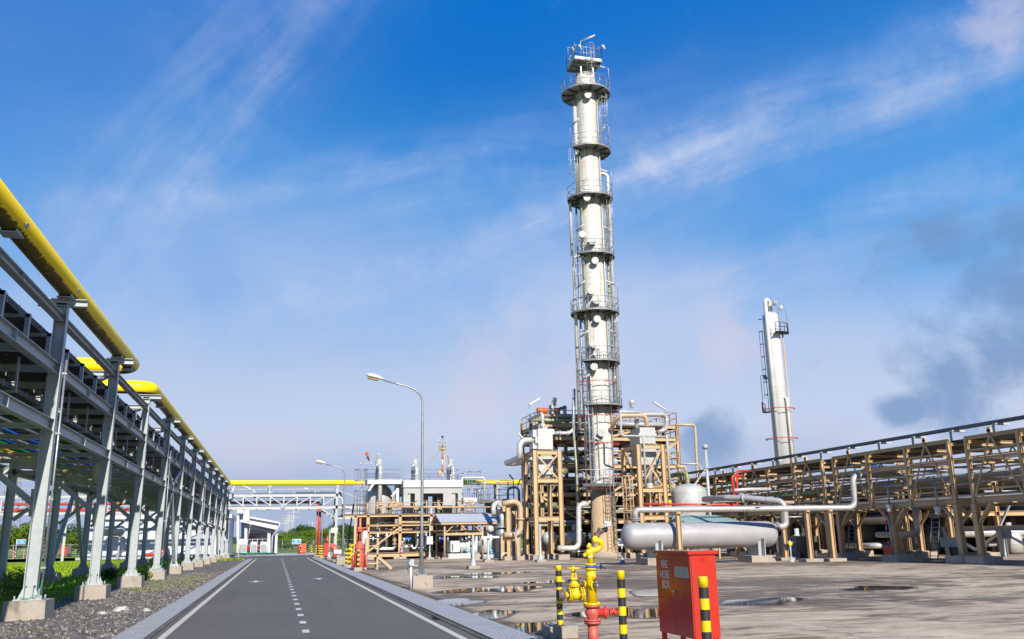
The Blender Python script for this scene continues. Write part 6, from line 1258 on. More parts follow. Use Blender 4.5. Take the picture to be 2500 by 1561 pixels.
for f, x, y, lab, h in ((z13, 1425, 1375, 'slim grey hose stand with a yellow valve right of the tank', 1.3), (z12_, 880, 1420, 'slim grey hose stand left of the tank', 1.6)):
    g = G(*f(x, y)); t = thing('utility_stand', lab, 'stand', g); MB().tube(g, g + Z * h, .05, 8).lathe(g, [(.2, 0), (.18, .05), (.06, .35)], Z, 10).build('post', GREY, t); MB().tube(g + V(-.25, 0, h * .9), g + V(.25, 0, h * .9), .05, 8).build('valve', GREYD, t); MB().tube(g + V(.0, -.08, h * .85), g + V(.0, .08, h * .85), .12, 12).build('dial', YELLOW if 'yellow' in lab else BLUE, t)
# ================================================================ tan pump deck with vessels, centre left
def zC(x, y): return 860 + x / 10.8, 1100 + y / 10.8
def zD(x, y): return 860 + x / 8.4, 1220 + y / 8.4
def zE(x, y): return 1040 + x / 10.8, 1100 + y / 10.8
def zF(x, y): return 1040 + x / 8.4, 1220 + y / 8.4
UY = 85.0; ux0 = zc(zD, 318, 700, UY).x; ux1 = zc(zF, 1250, 700, UY).x
dk = thing('process_deck', 'tan steel deck with handrails carrying valves and pipes left of the shelter', 'process deck', (ux0, UY, 0))
zdk = zc(zD, 700, 300, UY).z; posts = [zc(zD, 318, 700, UY).x, zc(zD, 978, 700, UY).x, zc(zD, 1620, 700, UY).x, zc(zF, 745, 700, UY).x, ux1]
for x in posts:
    for y in (UY, UY + 5, UY + 9.5): MB().ib((x, y, .55), (x, y, zdk), .26, .30, X).build('column', TAN, dk)
for y in (UY, UY + 5, UY + 9.5):
    for zy, h in ((528, .17), (672, .19)): MB().ib((ux0, y, zc(zD, 700, zy, UY).z), (ux1, y, zc(zD, 700, zy, UY).z), .2, h).build('beam', TAN, dk)
    MB().ib((ux0 - (2.3 if y == UY else 0), y, zdk - .14), (ux1, y, zdk - .14), .18, .2).build('deck_beam', TAN if y == UY else TAN, dk)
    MB().ib((ux0 - .3, y, .40), (ux1, y, .40), .3, .36).build('skid_beam', TAN, dk)
for x in posts:
    MB().ib((x, UY, zdk - .14), (x, UY + 9.5, zdk - .14), .2, .24).build('deck_beam', TAN, dk)
    MB().box(x - .6, x + .6, UY - .4, UY + 9.8, -.02, .22).build('footing', CONC, dk)
MB().box(ux0 - 2.3, ux1, UY + .05, UY + 9.4, zdk, zdk + .05).build('floor', GRATE, dk)
MB().box(ux0, ux1, UY + .1, UY + 9.4, .58, .62).build('lower_floor', GRATE, dk)
MB().bar(zc(zD, 540, 905, UY - .1), zc(zD, 985, 565, UY - .1), .14, .14).bar(zc(zD, 310, 1075, UY - .1), zc(zD, 545, 905, UY - .1), .14, .14).build('diagonal', TAN, dk)
MB().bar(zc(zF, 735, 545, UY - .1), zc(zF, 875, 670, UY - .1), .12, .12).build('diagonal', TAN, dk)
h = MB(); hh = zc(zD, 700, 80, UY).z - zdk
for xa, xb in ((60, 300), (315, 700), (800, 1025), (1100, 1255)): rail(h, [V(zc(zD, xa, 200, UY).x, UY, zdk + .05), V(zc(zD, xb, 200, UY).x, UY, zdk + .05)], hh, .035, 1.0, (hh * .55,))
for xa, xb in ((20, 345), (540, 655), (775, 1005), (1010, 1365)): rail(h, [V(zc(zF, xa, 200, UY).x, UY, zdk + .05), V(zc(zF, xb, 200, UY).x, UY, zdk + .05)], hh, .035, 1.0, (hh * .55,))
rail(h, [V(ux0 - 2.2, UY, zdk + .05), V(ux0 - 2.2, UY + 4, zdk + .05)], hh, .035, 1.2, (hh * .55,)); rail(h, [V(ux0, UY + 9.4, zdk + .05), V(ux1, UY + 9.4, zdk + .05)], hh, .035, 1.6, (hh * .55,))
h.build('handrail', TAN, dk)
# stairs at the left end
st = thing('stairs', 'dark steel stairs climbing to the tan deck behind a tan post', 'stairs', (ux0 - 1.6, UY + 1, 0)); xl_, xr_ = zc(zD, 85, 700, UY + 1).x, zc(zD, 218, 700, UY + 1).x
b = MB()
for k in range(20): b.box(xl_, xr_, UY + 1 + .28 * (20 - k), UY + 1.25 + .28 * (20 - k), .2 + (zdk - .2) * k / 20, .24 + (zdk - .2) * k / 20)
b.build('treads', GRATE, st); MB().bar((xl_, UY + 6.9, 0), (xl_, UY + .9, zdk), .06, .3).bar((xr_, UY + 6.9, 0), (xr_, UY + .9, zdk), .06, .3).build('stringers', DUSK, st)
MB().ib((xl_ - .2, UY, 0), (xl_ - .2, UY, zdk), .24, .24, X).build('post', TAN, st); MB().bar((xl_ - .35, UY + 6.9, 1.0), (xl_ - .35, UY + .9, zdk + 1.0), .12, .12).build('handrail', BLACK, st)
pthing('yellow gas riser behind the steel stairs', [zc(zD, 185, 480, UY + 5), zc(zD, 180, 600, UY + 5), V(zc(zD, 180, 600, UY + 5).x, UY + 5, .3)], .12, YELLOW)
# vessels
for k, px in enumerate((923, 1012, 1100)):
    vy = UY + 5.2; q = A(px, 1300, vy); t = thing('vessel', ('left silver vertical vessel beside the caged ladder, partly free of the white concrete hood', 'middle silver vertical vessel behind the legs of the concrete hood', 'right silver vertical vessel behind the legs of the concrete hood')[k], 'vessel', (q.x, vy, .6)); zt3 = Zt(1182, 0, q.x, vy); R3 = 1.36
    MB().lathe((q.x, vy, .62), [(R3, 0), (R3, zt3 - 1.75), (R3 * .95, zt3 - 1.4), (R3 * .8, zt3 - 1.0), (R3 * .5, zt3 - .7), (.1, zt3 - .55)], Z, 36).build('shell', ALU, t)
    MB().lathe((q.x, vy, zt3 - .4), [(.42, 0), (.42, 2.0), (.28, 2.02), (.28, 2.9)], Z, 18).build('neck', ALU, t)
    x2 = A((928.5, 1017.5, 1106.5)[k], 1150, UY + 2.6).x; zz2 = Zt((1137, 1139, 1140)[k], 0, x2, UY + 2.6)
    MB().pipe([(q.x - .18, vy, zt3 + 2), (q.x - .18, vy, zz2), (x2, UY + 2.6, zz2), (x2, UY + 2.6, 1.2)], .21, .55, 16).build('overhead_pipe', CHROMEP if 'CHROMEP' in globals() else ALUX, t)
# concrete hood
hd = thing('concrete_hood', 'white and grey concrete hood on square legs above the tan deck', 'concrete hood', (ux0 + 5, UY + 2, zdk)); hy0 = UY + 1.0
def P2(f, x0, x1, y0, y1, Y, d): p, q = zc(f, x0, y1, Y), zc(f, x1, y0, Y); return p.x, q.x, Y, Y + d, p.z, q.z
L_, R_2 = zc(zC, 1350, 800, hy0).x, zc(zE, 980, 800, hy0).x; za, zb2, zc2, zd2 = zc(zC, 1600, 782, hy0).z, zc(zC, 1600, 975, hy0).z, zc(zC, 1600, 1132, hy0).z, zc(zE, 560, 1450, hy0).z
MB().box(L_, R_2, hy0, hy0 + 7, zb2, za).build('upper_band', material('white_weathered_concrete', (.56, .56, .555), .8, 0, .08, .8, stain=[((.5, .5, .5), .4, (2, 2, .3), .52, .75)]), hd)
MB().box(L_ + .05, R_2 - .1, hy0 + .15, hy0 + 6.8, zc2, zb2).build('lower_band', PALEC, hd)
l = zc(zC, 1660, 1200, hy0).x, zc(zC, 1880, 1200, hy0).x; r_ = zc(zE, 465, 1200, hy0).x, zc(zE, 690, 1200, hy0).x
for (a_, b_) in (l, r_, (L_ + .05, L_ + .45), (R_2 - .5, R_2 - .15)): MB().box(a_, b_, hy0 + .15, hy0 + .8, zd2, zc2).box(a_, b_, hy0 + 6, hy0 + 6.7, zd2, zc2).build('leg', PALEC, hd)
for (xa, xb) in ((zc(zC, 1390, 1300, hy0).x, zc(zC, 1545, 1300, hy0).x), (zc(zE, 700, 1300, hy0).x, zc(zE, 790, 1300, hy0).x)): MB().hexa([(xa, hy0 + .3, zd2), (xb, hy0 + .3, zd2), (xb, hy0 + .6, zd2), (xa, hy0 + .6, zd2), (xb - .5, hy0 + .3, zc2), (xb, hy0 + .3, zc2), (xb, hy0 + .6, zc2), (xb - .5, hy0 + .6, zc2)]).build('gusset', PALEC, hd)
cw = thing('catwalk', 'pale catwalk with thin railings over the vessel tops', 'catwalk', (ux0 + 3, UY + 2, za)); cy = UY + 2.2; xa = zc(zC, 400, 800, cy).x; zf = zc(zC, 700, 772, cy).z
MB().box(xa, L_, cy, cy + 2.6, zf - .42, zf).build('walkway', WHITE, cw); MB().bar(zc(zC, 430, 1070, cy), zc(zC, 560, 880, cy), .3, .2).bar(zc(zC, 1030, 1220, cy), zc(zC, 1180, 1040, cy), .22, .2).bar(zc(zC, 1190, 1000, cy), zc(zC, 1190, 1420, cy), .28, .28, X).build('strut', WHITE, cw)
h = MB(); zr = zc(zC, 900, 500, cy).z; xe = zc(zE, 870, 600, cy).x; rail(h, [(xa, cy + 2.5, zf), (xa, cy, zf), (xe, cy, zf)], zr - zf, .022, 2.8, ((zr - zf) * .5, (zr - zf) * .25)); rail(h, [(xa, cy + 2.5, zf), (xe, cy + 2.5, zf)], zr - zf - .2, .022, 2.8, ((zr - zf) * .5,)); h.build('railing', GREYD, cw)
g = MB(); xc = zc(zC, 235, 1000, cy - .3).x
for k in range(3): g.ring((xc, cy, zc(zC, 200, (505, 800, 1070)[k], cy).z), .62, .03, 0, 360, Z, 5, 14)
for k in range(6): aa = R_(60 * k); g.tube((xc + .62 * math.cos(aa), cy + .62 * math.sin(aa), zdk), (xc + .62 * math.cos(aa), cy + .62 * math.sin(aa), zc(zC, 200, 505, cy).z), .025, 5)
ladder(g, (xc + .2, cy + .5, zdk), (xc + .2, cy + .5, zf + 1.1), X, .45, .03); g.build('caged_ladder', GREYD, cw)
g = MB(); xg = zc(zE, 940, 700, cy).x; ladder(g, (xg, cy + .4, zf), (xg, cy + .4, zr - .05), V(.7, .3, 0), .9, .05)
for k in range(4): g.ring((xg + 1.6, cy + 1.5, zr - .1 - .6 * k), .7, .025, 0, 360, Z, 5, 14)
for k in range(6): aa = R_(60 * k); g.tube((xg + 1.6 + .7 * math.cos(aa), cy + 1.5 + .7 * math.sin(aa), zdk + 1), (xg + 1.6 + .7 * math.cos(aa), cy + 1.5 + .7 * math.sin(aa), zr - .1), .02, 5)
g.build('gate', GREYD, cw)
t = thing('platform', 'small white railed landing right of the concrete hood', 'platform', zc(zE, 1200, 1280, UY + 3)); p, q = zc(zE, 985, 1285, UY + 3), zc(zE, 1335, 1240, UY + 3); MB().box(p.x, q.x, UY + 3, UY + 5, p.z - .3, q.z).build('floor', WHITE, t); h = MB(); rail(h, [(p.x + .9, UY + 3, q.z), (q.x, UY + 3, q.z), (q.x, UY + 5, q.z)], zc(zE, 1200, 990, UY + 3).z - q.z, .04, .9); h.build('railing', WHITE, t); MB().bar(zc(zE, 1350, 1090, UY + 3), zc(zE, 1500, 980, UY + 3), .14, .14).build('brace', WHITE, t)
pthing('bright silver pipe making a square loop right of the concrete hood', [zc(zE, 952, 800, UY + 2), zc(zE, 952, 722, UY + 2), zc(zE, 1545, 722, UY + 2), zc(zE, 1548, 1500, UY + 2)], .11, WHITE, .3)
pthing('long tan pipe running along the handrail of the deck', [zc(zD, 690, 155, UY - .3), zc(zF, 1310, 155, UY - .3)], .085, TANP, n=12)
# windsock, lamps, mast
wy = UY + 2; p = zc(zC, 362, 770, wy); t = thing('windsock', 'orange windsock on a thin pole above the left vessel', 'windsock', p); ptop = zc(zC, 365, 60, wy); MB().tube(p, V(p.x, wy, ptop.z), .02, 6).build('pole', GREYD, t)
a_, b_ = zc(zC, 378, 70, wy), zc(zC, 440, 265, wy + .8); MB().sweep([a_, a_.lerp(b_, .4), b_], [.16, .14, .07], 14).build('sleeve', material('faded_orange_cloth', (.75, .30, .22), .8), t); MB().ring(a_, .165, .02, axis=b_ - a_).build('hoop', ORANGE, t); MB().lathe(a_ - (b_ - a_).normalized() * .02, [(.15, 0), (.15, .01)], b_ - a_, 14).build('mouth', ORANGE, t)
pc = zc(zC, 362, 345, wy); c = MB().tube(pc - X * .5, pc + X * .5, .015, 5).ball(pc - X * .52, .1).ball(pc + X * .5, .1); c.build('anemometer', WHITE, t)
for f, x0, y0, x1, y1, lab in ((zC, 612, 300, 690, 95, 'amber bar floodlight leaning right above the left vessel pipe'), (zE, 608, 310, 570, 115, 'amber bar floodlight leaning left above the right vessel pipe')):
    a_, b_ = zc(f, x0, y0, UY + 3), zc(f, x1, y1, UY + 3); t = thing('floodlight', lab, 'floodlight', a_); MB().bar(a_, b_, .17, .1).build('lamp_head', AMB, t); MB().bar(b_ - (b_ - a_) * .06, b_ + (b_ - a_) * .05, .19, .13).build('end_cap', LIGHTF, t); MB().tube(V(a_.x, UY + 3, zf), a_, .03, 6).build('post', GREYD, t)
MY = 130.0; mp = A(1080, 1172, MY); mt = A(1080, 1068, MY); t = thing('flare_mast', 'red and white striped flare mast behind the concrete hood', 'mast', (mp.x, MY, 0)); m = [MB(), MB()]; zs = [0, mp.z, Zt(1154, 0, mp.x, MY), Zt(1138, 0, mp.x, MY), Zt(1122, 0, mp.x, MY), Zt(1106, 0, mp.x, MY), Zt(1098, 0, mp.x, MY)]
for k in range(6): m[k % 2].tube((mp.x, MY, zs[k]), (mp.x, MY, zs[k + 1]), .13, 12)
n0 = len(m[0].f); qq = m[0].add(m[1].v, m[1].f); qq.s[n0:] = m[1].s; qq.build('shaft', ORANGE, t, [WHITE], [0] * n0 + [1] * len(m[1].f))
MB().tube((mp.x, MY, zs[6]), (mp.x, MY, Zt(1070, 0, mp.x, MY)), .07, 10).build('tip_pipe', GREYD, t); MB().ball((mp.x, MY, Zt(1067, 0, mp.x, MY)), .2, 12, 8, (1, 1, .8)).build('tip', BLACK, t)
zq = zs[6]; h = MB().arcplate((mp.x, MY), .14, .58, 0, 360, zq, zq + .1, 12); h.build('platform', YELLOW, t); h = MB()
for zz in (.5, 1.1): h.ring((mp.x, MY, zq + zz), .56, .035, 0, 360, Z, 5, 12)
for k in range(6): aa = R_(60 * k); h.tube((mp.x + 0.56 * math.cos(aa), MY + 0.56 * math.sin(aa), zq), (mp.x + 0.56 * math.cos(aa), MY + 0.56 * math.sin(aa), zq + 1.1), .035, 5)
h.build('railing', TAN, t); MB().bar((mp.x + .3, MY, zs[2]), (mp.x + .3, MY, zs[5] + .3), .15, .15, X).build('ladder', TAN, t); MB().bar((mp.x - .65, MY, zs[1] + 1), (mp.x - .15, MY, zs[1] + 1), .5, .6).build('cabinet', TAN, t)
for s in (-1, 1): MB().bar((mp.x + s * .55, MY, zq + 1.0), (mp.x + s * .8, MY, zq + 1.8), .09, .12).build('lamp', GREYD, t)
MB().tube((mp.x - .2, MY, zq), (mp.x - 7, MY, mp.z - 3), .02, 4).build('stay_wire', GREYD, t)
# round railed vessel top at the right end of the deck
ry = UY + 1; p = zc(zE, 1960, 1310, ry); t = thing('railed_vessel', 'grey vessel with a round railed top, dark vent and tan bent pipe', 'vessel', (p.x, ry + 1.6, 0)); MB().lathe((p.x, ry + 1.6, .3), [(1.1, 0), (1.1, p.z - .6), (1.9, p.z - .5), (1.9, p.z - .2)], Z, 24).build('body', GREYD, t); h = MB()
for zz in (.6, 1.2, 1.9): h.ring((p.x, ry + 1.6, p.z + zz), 1.85, .03, 0, 360, Z, 5, 22)
for k in range(11): aa = 2 * math.pi * k / 11; h.tube((p.x + 1.85 * math.cos(aa), ry + 1.6 + 1.85 * math.sin(aa), p.z), (p.x + 1.85 * math.cos(aa), ry + 1.6 + 1.85 * math.sin(aa), p.z + 1.9), .03, 5)
h.build('railing', GREYD, t); v = zc(zE, 1820, 910, ry); MB().tube((v.x, ry, p.z), (v.x, ry, v.z), .13, 10).lathe((v.x, ry, v.z - .2), [(.2, 0), (.05, .3)], Z, 10).build('vent', DUSK, t)
a_, b_ = A(1240, 1225, ry + 1), A(1268, 1225, ry + 1); tp_ = A(1255, 1190, ry + 1).z; MB().pipe([V(a_.x, ry + 1, a_.z - 1), V(a_.x, ry + 1, tp_), V(b_.x, ry + 1, tp_), V(b_.x, ry + 1, a_.z - 1)], .12, .5, 12).build('bent_pipe', TANP, t); MB().box(a_.x - .6, b_.x + .2, ry + .6, ry + 1.4, a_.z - 1, a_.z - .3).build('flanged_block', TANP, t)
for x0, y0, x1, y1, lab in ((1253, 1171, 1243, 1159, 'thin dark bar lamp leaning left over the railed vessel'), (1264, 1185, 1271, 1170, 'thin dark bar lamp leaning right over the railed vessel')):
    a_, b_ = A(x0, y0, ry), A(x1, y1, ry); t = thing('floodlight', lab, 'floodlight', a_); MB().bar(a_, b_, .18, .1).build('lamp_head', DUSK, t); MB().tube(V(a_.x, ry, p.z), a_, .03, 6).build('post', GREYD, t)
# pipework under the deck
CHR = material('bright_insulation_foil', (.78, .78, .79), .25, .85, .08, 1.2, bands=(2, .9, .03, (.4, .4, .4)))
pthing('polished silver pipe turning under the left part of the deck', [zc(zD, 515, 700, UY + 1), zc(zD, 505, 465, UY + 1), zc(zD, 880, 465, UY + 1)], .10, CHR, .3)
pthing('polished silver U shaped pipe near the deck floor at left', [zc(zD, 520, 560, UY + 1), zc(zD, 525, 900, UY + 1), zc(zD, 430, 1015, UY + 1), zc(zD, 860, 1012, UY + 1), zc(zD, 880, 930, UY + 1)], .16, CHR, .5); pthing('polished silver upright pipe between the deck beams at left', [zc(zD, 703, 590, UY + 1), zc(zD, 703, 1000, UY + 1)], .145, CHR)
pthing('thin silver pipe hanging at the left end under the deck', [zc(zD, 430, 700, UY + 1.5), zc(zD, 430, 980, UY + 1.5)], .08, CHR)
pthing('tan upright pipe with a flanged valve under the deck', [zc(zD, 862, 560, UY + .8), zc(zD, 865, 800, UY + .8), zc(zD, 868, 930, UY + .8)], .14, TANP, fl=(.98, 1.3, 1.9)); pthing('tan header pipe lying along the upper deck beam', [zc(zD, 870, 490, UY + .6), zc(zD, 930, 465, UY + .6), zc(zD, 1590, 468, UY + .6)], .11, TANP, .3)
pthing('polished silver U shaped pipe in the middle under the deck', [zc(zD, 1340, 560, UY + 1), zc(zD, 1340, 900, UY + 1), zc(zD, 1300, 1000, UY + 1), zc(zD, 1235, 1010, UY + 1), zc(zD, 1215, 920, UY + 1)], .13, CHR, .4); pthing('polished silver stub pipe beside the middle U pipe', [zc(zD, 1515, 570, UY + 1), zc(zD, 1515, 990, UY + 1), zc(zD, 1350, 1010, UY + 1)], .15, CHR, .4)
for x, w, lab in ((630, 30, 'fat polished silver upright pipe under the deck behind the shelter'), (550, 16, 'thin polished silver upright pipe under the deck behind the shelter'), (812, 36, 'short fat silver upright duct under the deck behind the shelter')): pthing(lab, [zc(zF, x, 540, UY + .8), zc(zF, x, 850, UY + .8)], w / 8.4 * .042, CHR)
def skid(f, x0, x1, y0, y1, Y, lab, mat, seed, d=1.6):
    p, q = zc(f, x0, y1, Y), zc(f, x1, y0, Y); t = thing('machine', lab, 'machine', (p.x, Y, p.z)); MB().box(p.x, q.x, Y, Y + d, p.z, p.z + (q.z - p.z) * .82).box(p.x + .1, q.x - .15, Y + .1, Y + d - .1, p.z + (q.z - p.z) * .8, q.z).build('casing', mat, t); r = random.Random(seed); b = MB()
    for _ in range(7): x = r.uniform(p.x + .1, q.x - .1); b.tube((x, Y + .2, q.z - .02), (x, Y + .2, q.z + r.uniform(.2, .6)), r.uniform(.04, .09), 8)
    b.build('fittings', GRAYM, t); c = MB()
    for _ in range(3): x = r.uniform(p.x + .2, q.x - .2); c.tube((x, Y - .03, q.z + .05), (x, Y - .03, q.z + .45), .085, 10)
    c.build('canister', BLUE, t); MB().box(p.x + .3, p.x + .6, Y - .02, Y, q.z - .5, q.z - .3).build('nameplate', WHITE, t); return t
skid(zD, 1012, 1235, 870, 1085, UY + 1.6, 'dark machine casing with blue canisters under the middle of the deck', DUSK, 1); skid(zF, 255, 480, 875, 1075, UY + 1.6, 'dark machine casing behind the left post of the shelter', DUSK, 2); skid(zD, 350, 430, 860, 1060, UY + 2, 'small dark pump casing at the left end under the deck', DUSK, 3)
w = zc(zD, 1042, 905, UY + .8); t = thing('handwheel_valve', 'valve with a blue grey spoked handwheel under the deck', 'valve', w); hw = MB().ring(w, .24, .02, axis=Yv, seg=24)
for k in range(5): aa = 2 * math.pi * k / 5; hw.tube(w, w + V(math.cos(aa), 0, math.sin(aa)) * .24, .014, 5)
hw.build('wheel', GREYD, t); MB().tube(w, w + Yv * .5, .05, 8).tube(V(w.x, w.y + .5, w.z - 1.2), V(w.x, w.y + .5, w.z + .5), .1, 10).build('stem', GRAYM, t)
p = zc(zD, 996, 1080, UY - .2); marker_post(p.x, UY - .4, 1.25, 'red and white striped post against the second tan column of the deck', .07)
q_ = random.Random(21)
for _ in range(34):
    cl = MB(); x = q_.uniform(ux0 + .5, ux1 - .5); y = UY + q_.uniform(1.0, 7); z0 = q_.uniform(.7, 3.2)
    if q_.random() < .5: cl.tube((x, y, z0), (x, y, z0 + q_.uniform(.8, 2.2)), q_.choice((.05, .08, .13)), 7)
    else: cl.tube((x, y, z0), (min(x + q_.uniform(1, 3.5), ux1), y, z0), q_.choice((.05, .08, .15)), 7)
    cl.build('small_pipework', [GRAYM, CHR, TANP][_ % 3], dk)
for _ in range(16):
    cl = MB(); x = q_.uniform(ux0 + .5, ux1 - .5); y = UY + q_.uniform(.5, 2.5); cl.lathe((x - .2, y, zdk + q_.uniform(.3, 1.2)), [(.13, 0), (.13, .07), (.08, .08), (.12, .22), (.08, .36), (.13, .37), (.13, .45)], X, 10).tube((x, y, zdk), (x, y, zdk + 1.3), .06, 6).ring((x, y, zdk + 1.3), .15, .02); cl.build('deck_valve', TANP, dk)
for k, (x, y0, y1) in enumerate(((1000, 40, 100), (790, 20, 80))): p = zc(zD, x - 60, y1, UY + 2); MB().lathe(p, [(.12, 0), (.3, .02), (.3, .1), (.2, .12), (.26, .45), (.2, .8), (.3, .82), (.3, .9), (.12, .92)], X, 14).tube(p + V(.45, 0, 0), p + V(.45, 0, .9), .06, 6).build('control_valve', TANP, dk)
MB().box(ux0 + .3, ux1, UY + 9.6, UY + 9.75, .3, 3.2).build('shade_backdrop', DUSK, dk)  # dark backing added to paint in the black shade under the deck
# ---------------------------------------------------------------- shelter with pumps
SYf = 79.0; p0, p1 = zc(zF, 300, 470, SYf - .4), zc(zF, 1555, 456, SYf - .4); rg = zc(zF, 178, 303, SYf + 2.2); rg2 = zc(zF, 1410, 285, SYf + 2.2); bk = zc(zF, 66, 495, SYf + 4.6)
x0, x1 = (p0.x + rg.x) / 2, (p1.x + rg2.x) / 2; ze, zr_ = (p0.z + p1.z) / 2, (rg.z + rg2.z) / 2
sh = thing('shelter', 'open tan shelter with a white corrugated gable roof over pumps', 'shelter', (x0, SYf, 0)); y0, yr, y1 = SYf - .4, SYf + 2.2, SYf + 4.8
for (ya, za_, yb, zb_) in ((y0, ze, yr, zr_), (y1, ze, yr, zr_)):
    n = int((x1 - x0) / .09); vs, fs = [], []
    for i in range(n + 1): x = x0 + (x1 - x0) * i / n; dz = .025 * (i % 2); vs += [(x, ya, za_ + dz), (x, yb, zb_ + dz)]
    for i in range(n): fs.append((2 * i, 2 * i + 1, 2 * i + 3, 2 * i + 2))
    rb_ = MB().add(vs, fs); rb_.add([(v[0], v[1], v[2] - .012) for v in vs], fs); rb_.build('roof_sheet', ROOF, sh)
for y in (y0 + .1, y1 - .1): MB().bar((x0 + .1, y, ze - .1), (x1 - .1, y, ze - .1), .1, .16).build('eaves_beam', TAN, sh)
for k in range(4):
    x = x0 + .3 + (x1 - x0 - .6) * k / 3; MB().bar((x, y0 + .1, ze - .06), (x, yr, zr_ - .06), .1, .12).bar((x, y1 - .1, ze - .06), (x, yr, zr_ - .06), .1, .12).bar((x, y0 + .3, ze - .1), (x, y1 - .3, ze - .1), .08, .1).build('rafter', TAN, sh)
for i in range(3): f = (i + .5) / 3; MB().bar((x0 + .05, y0 + (yr - y0) * f, ze + (zr_ - ze) * f - .03), (x1 - .05, y0 + (yr - y0) * f, ze + (zr_ - ze) * f - .03), .06, .06).build('purlin', TAN, sh)
xp0, xp1 = zc(zF, 382, 900, SYf).x, zc(zF, 1163, 900, SYf).x
for x in (xp0, xp1):
    for y in (SYf, SYf + 4.2): c = MB().tube((x, y, .15), (x, y, ze - .15), .085, 12).build('column', TAN, sh); MB().box(x - .3, x + .3, y - .3, y + .3, -.02, .15).build('footing', CONC, c)
    MB().bar((x, SYf, ze - 1.0), (x + (.9 if x == xp0 else -.9), SYf, ze - .15), .08, .08).build('knee_brace', TAN, sh)
zt4 = zc(zF, 760, 707, SYf).z; MB().bar((xp0, SYf, zt4), (xp1, SYf, zt4), .12, .2).bar((xp0, SYf + 4.2, zt4), (xp1, SYf + 4.2, zt4), .12, .2).bar((xp0, SYf, zt4), (xp0, SYf + 4.2, zt4), .12, .2).build('tie_rail', TAN, sh)
t = thing('pump_skid', 'grey pump skid with a dark radiator and white pipework under the shelter', 'machine', zc(zF, 700, 1180, SYf + .6)); p, q = zc(zF, 460, 1185, SYf + .4), zc(zF, 1100, 1095, SYf + .4)
MB().box(p.x, zc(zF, 1520, 1100, SYf + .4).x, SYf + .4, SYf + 3.4, .02, q.z - .15).box(p.x, q.x, SYf + .4, SYf + 3.4, q.z - .15, q.z).build('base', GRAYM, t); a_, b_ = zc(zF, 505, 1080, SYf + .6), zc(zF, 600, 848, SYf + .6); MB().box(a_.x, b_.x + .4, SYf + .6, SYf + 2.6, a_.z, b_.z).build('radiator_frame', WHITE, t); MB().box(a_.x + .12, b_.x - .2, SYf + .57, SYf + .6, a_.z + .1, b_.z - .25).build('radiator_core', BLACK, t)
b = MB(); c = zc(zF, 640, 960, SYf + 1.4); b.lathe(c, [(.3, 0), (.5, .1), (.5, .9), (.3, 1.0)], X, 18); b.build('engine', GRAYM, t); q_ = random.Random(5); b = MB()
for _ in range(26):
    x = zc(zF, q_.uniform(690, 1130), 900, SYf + 1).x; y = SYf + q_.uniform(.6, 2.5); z0 = q.z + q_.uniform(0, .7)
    if q_.random() < .6: b.tube((x, y, q.z), (x, y, z0 + q_.uniform(.5, 1.4)), q_.choice((.04, .06, .1)), 8)
    else: b.tube((x, y, z0 + .3), (x + q_.uniform(.3, 1.2), y, z0 + .3), q_.choice((.04, .07)), 8)
    if q_.random() < .5: b.lathe((x - .12, y, z0 + .5), [(.1, 0), (.1, .05), (.06, .06), (.06, .18), (.1, .19), (.1, .24)], X, 8)
b.build('pipework', WHITE, t)
for x0_, x1_, y0_, y1_, lab in ((830, 930, 1020, 1085, 'left'), (1310, 1425, 1012, 1085, 'right')): p_, q2 = zc(zF, x0_, y1_, SYf + .5), zc(zF, x1_, y0_, SYf + .5); tt = thing('pump', 'teal pump motor at the %s of the shelter skid' % lab, 'pump', p_); cz = (p_.z + q2.z) / 2; rr_ = (q2.z - p_.z) / 2; MB().lathe((p_.x, SYf + .9, cz), [(rr_ * .6, 0), (rr_, .08), (rr_, q2.x - p_.x - .1), (rr_ * .7, q2.x - p_.x)], X, 16).build('motor', BLUEG, tt); MB().box(p_.x + .1, q2.x - .1, SYf + .6, SYf + 1.2, p_.z - .12, cz - rr_ * .6).build('foot', BLUEG, tt)
t = thing('vertical_pump', 'pale grey vertical pump vessels at the right of the shelter', 'pump', zc(zF, 1215, 1080, SYf + 1.5)); b = MB()
for x, w in ((1200, .45), (1040, .2), (1090, .16), (1320, .5)): c = zc(zF, x, 1090, SYf + 1.5); b.lathe(c, [(w, 0), (w, 1.2), (w * .7, 1.5), (w * .4, 1.9), (w * .4, 2.3)], Z, 14)
b.build('body', GRAYM, t)
g = G(*zF(1045, 1246)); p_, q2 = A(*zF(985, 1246), g.y), A(*zF(1102, 1100), g.y); t = thing('concrete_block', 'square pale concrete plinth with small pipes before the shelter', 'plinth', g); MB().box(p_.x, q2.x, g.y, g.y + 1.2, -.02, q2.z).build('block', CONC, t); b = MB()
for k in range(6): x = p_.x + .15 + (q2.x - p_.x - .3) * k / 5; b.tube((x, g.y + .4, q2.z), (x, g.y + .4, q2.z + .6 + .25 * (k % 3)), .06, 8)
b.build('pipes', WHITE, t)
def guide_post(f, xb, yb, yt, lab, box=True, head=None, r=.08):
    g = G(*f(xb, yb)); zt_ = A(*f(xb, yt), g.y).z; t = thing('utility_post', lab, 'post', g, None); MB().box(g.x - .35, g.x + .35, g.y - .35, g.y + .35, -.02, .16).build('footing', CONC, t); MB().lathe((g.x, g.y, .16), [(r * 2.6, 0), (r * 2.4, .03), (r * 1.25, .42), (r, .46), (r, zt_ - .16)], Z, 10).build('post', GREY, t)
    if head == 'eye': MB().lathe((g.x + .0, g.y - .1, zt_), [(.1, 0), (.24, .05), (.24, .3), (.15, .4)], V(.4, -.4, -.1), 14).build('detector', WHITE, t)
    if box: MB().box(g.x - .3, g.x + .25, g.y - .2, g.y + .1, zt_ * .42, zt_ * .42 + .7).build('box', WHITE, t)
    return t
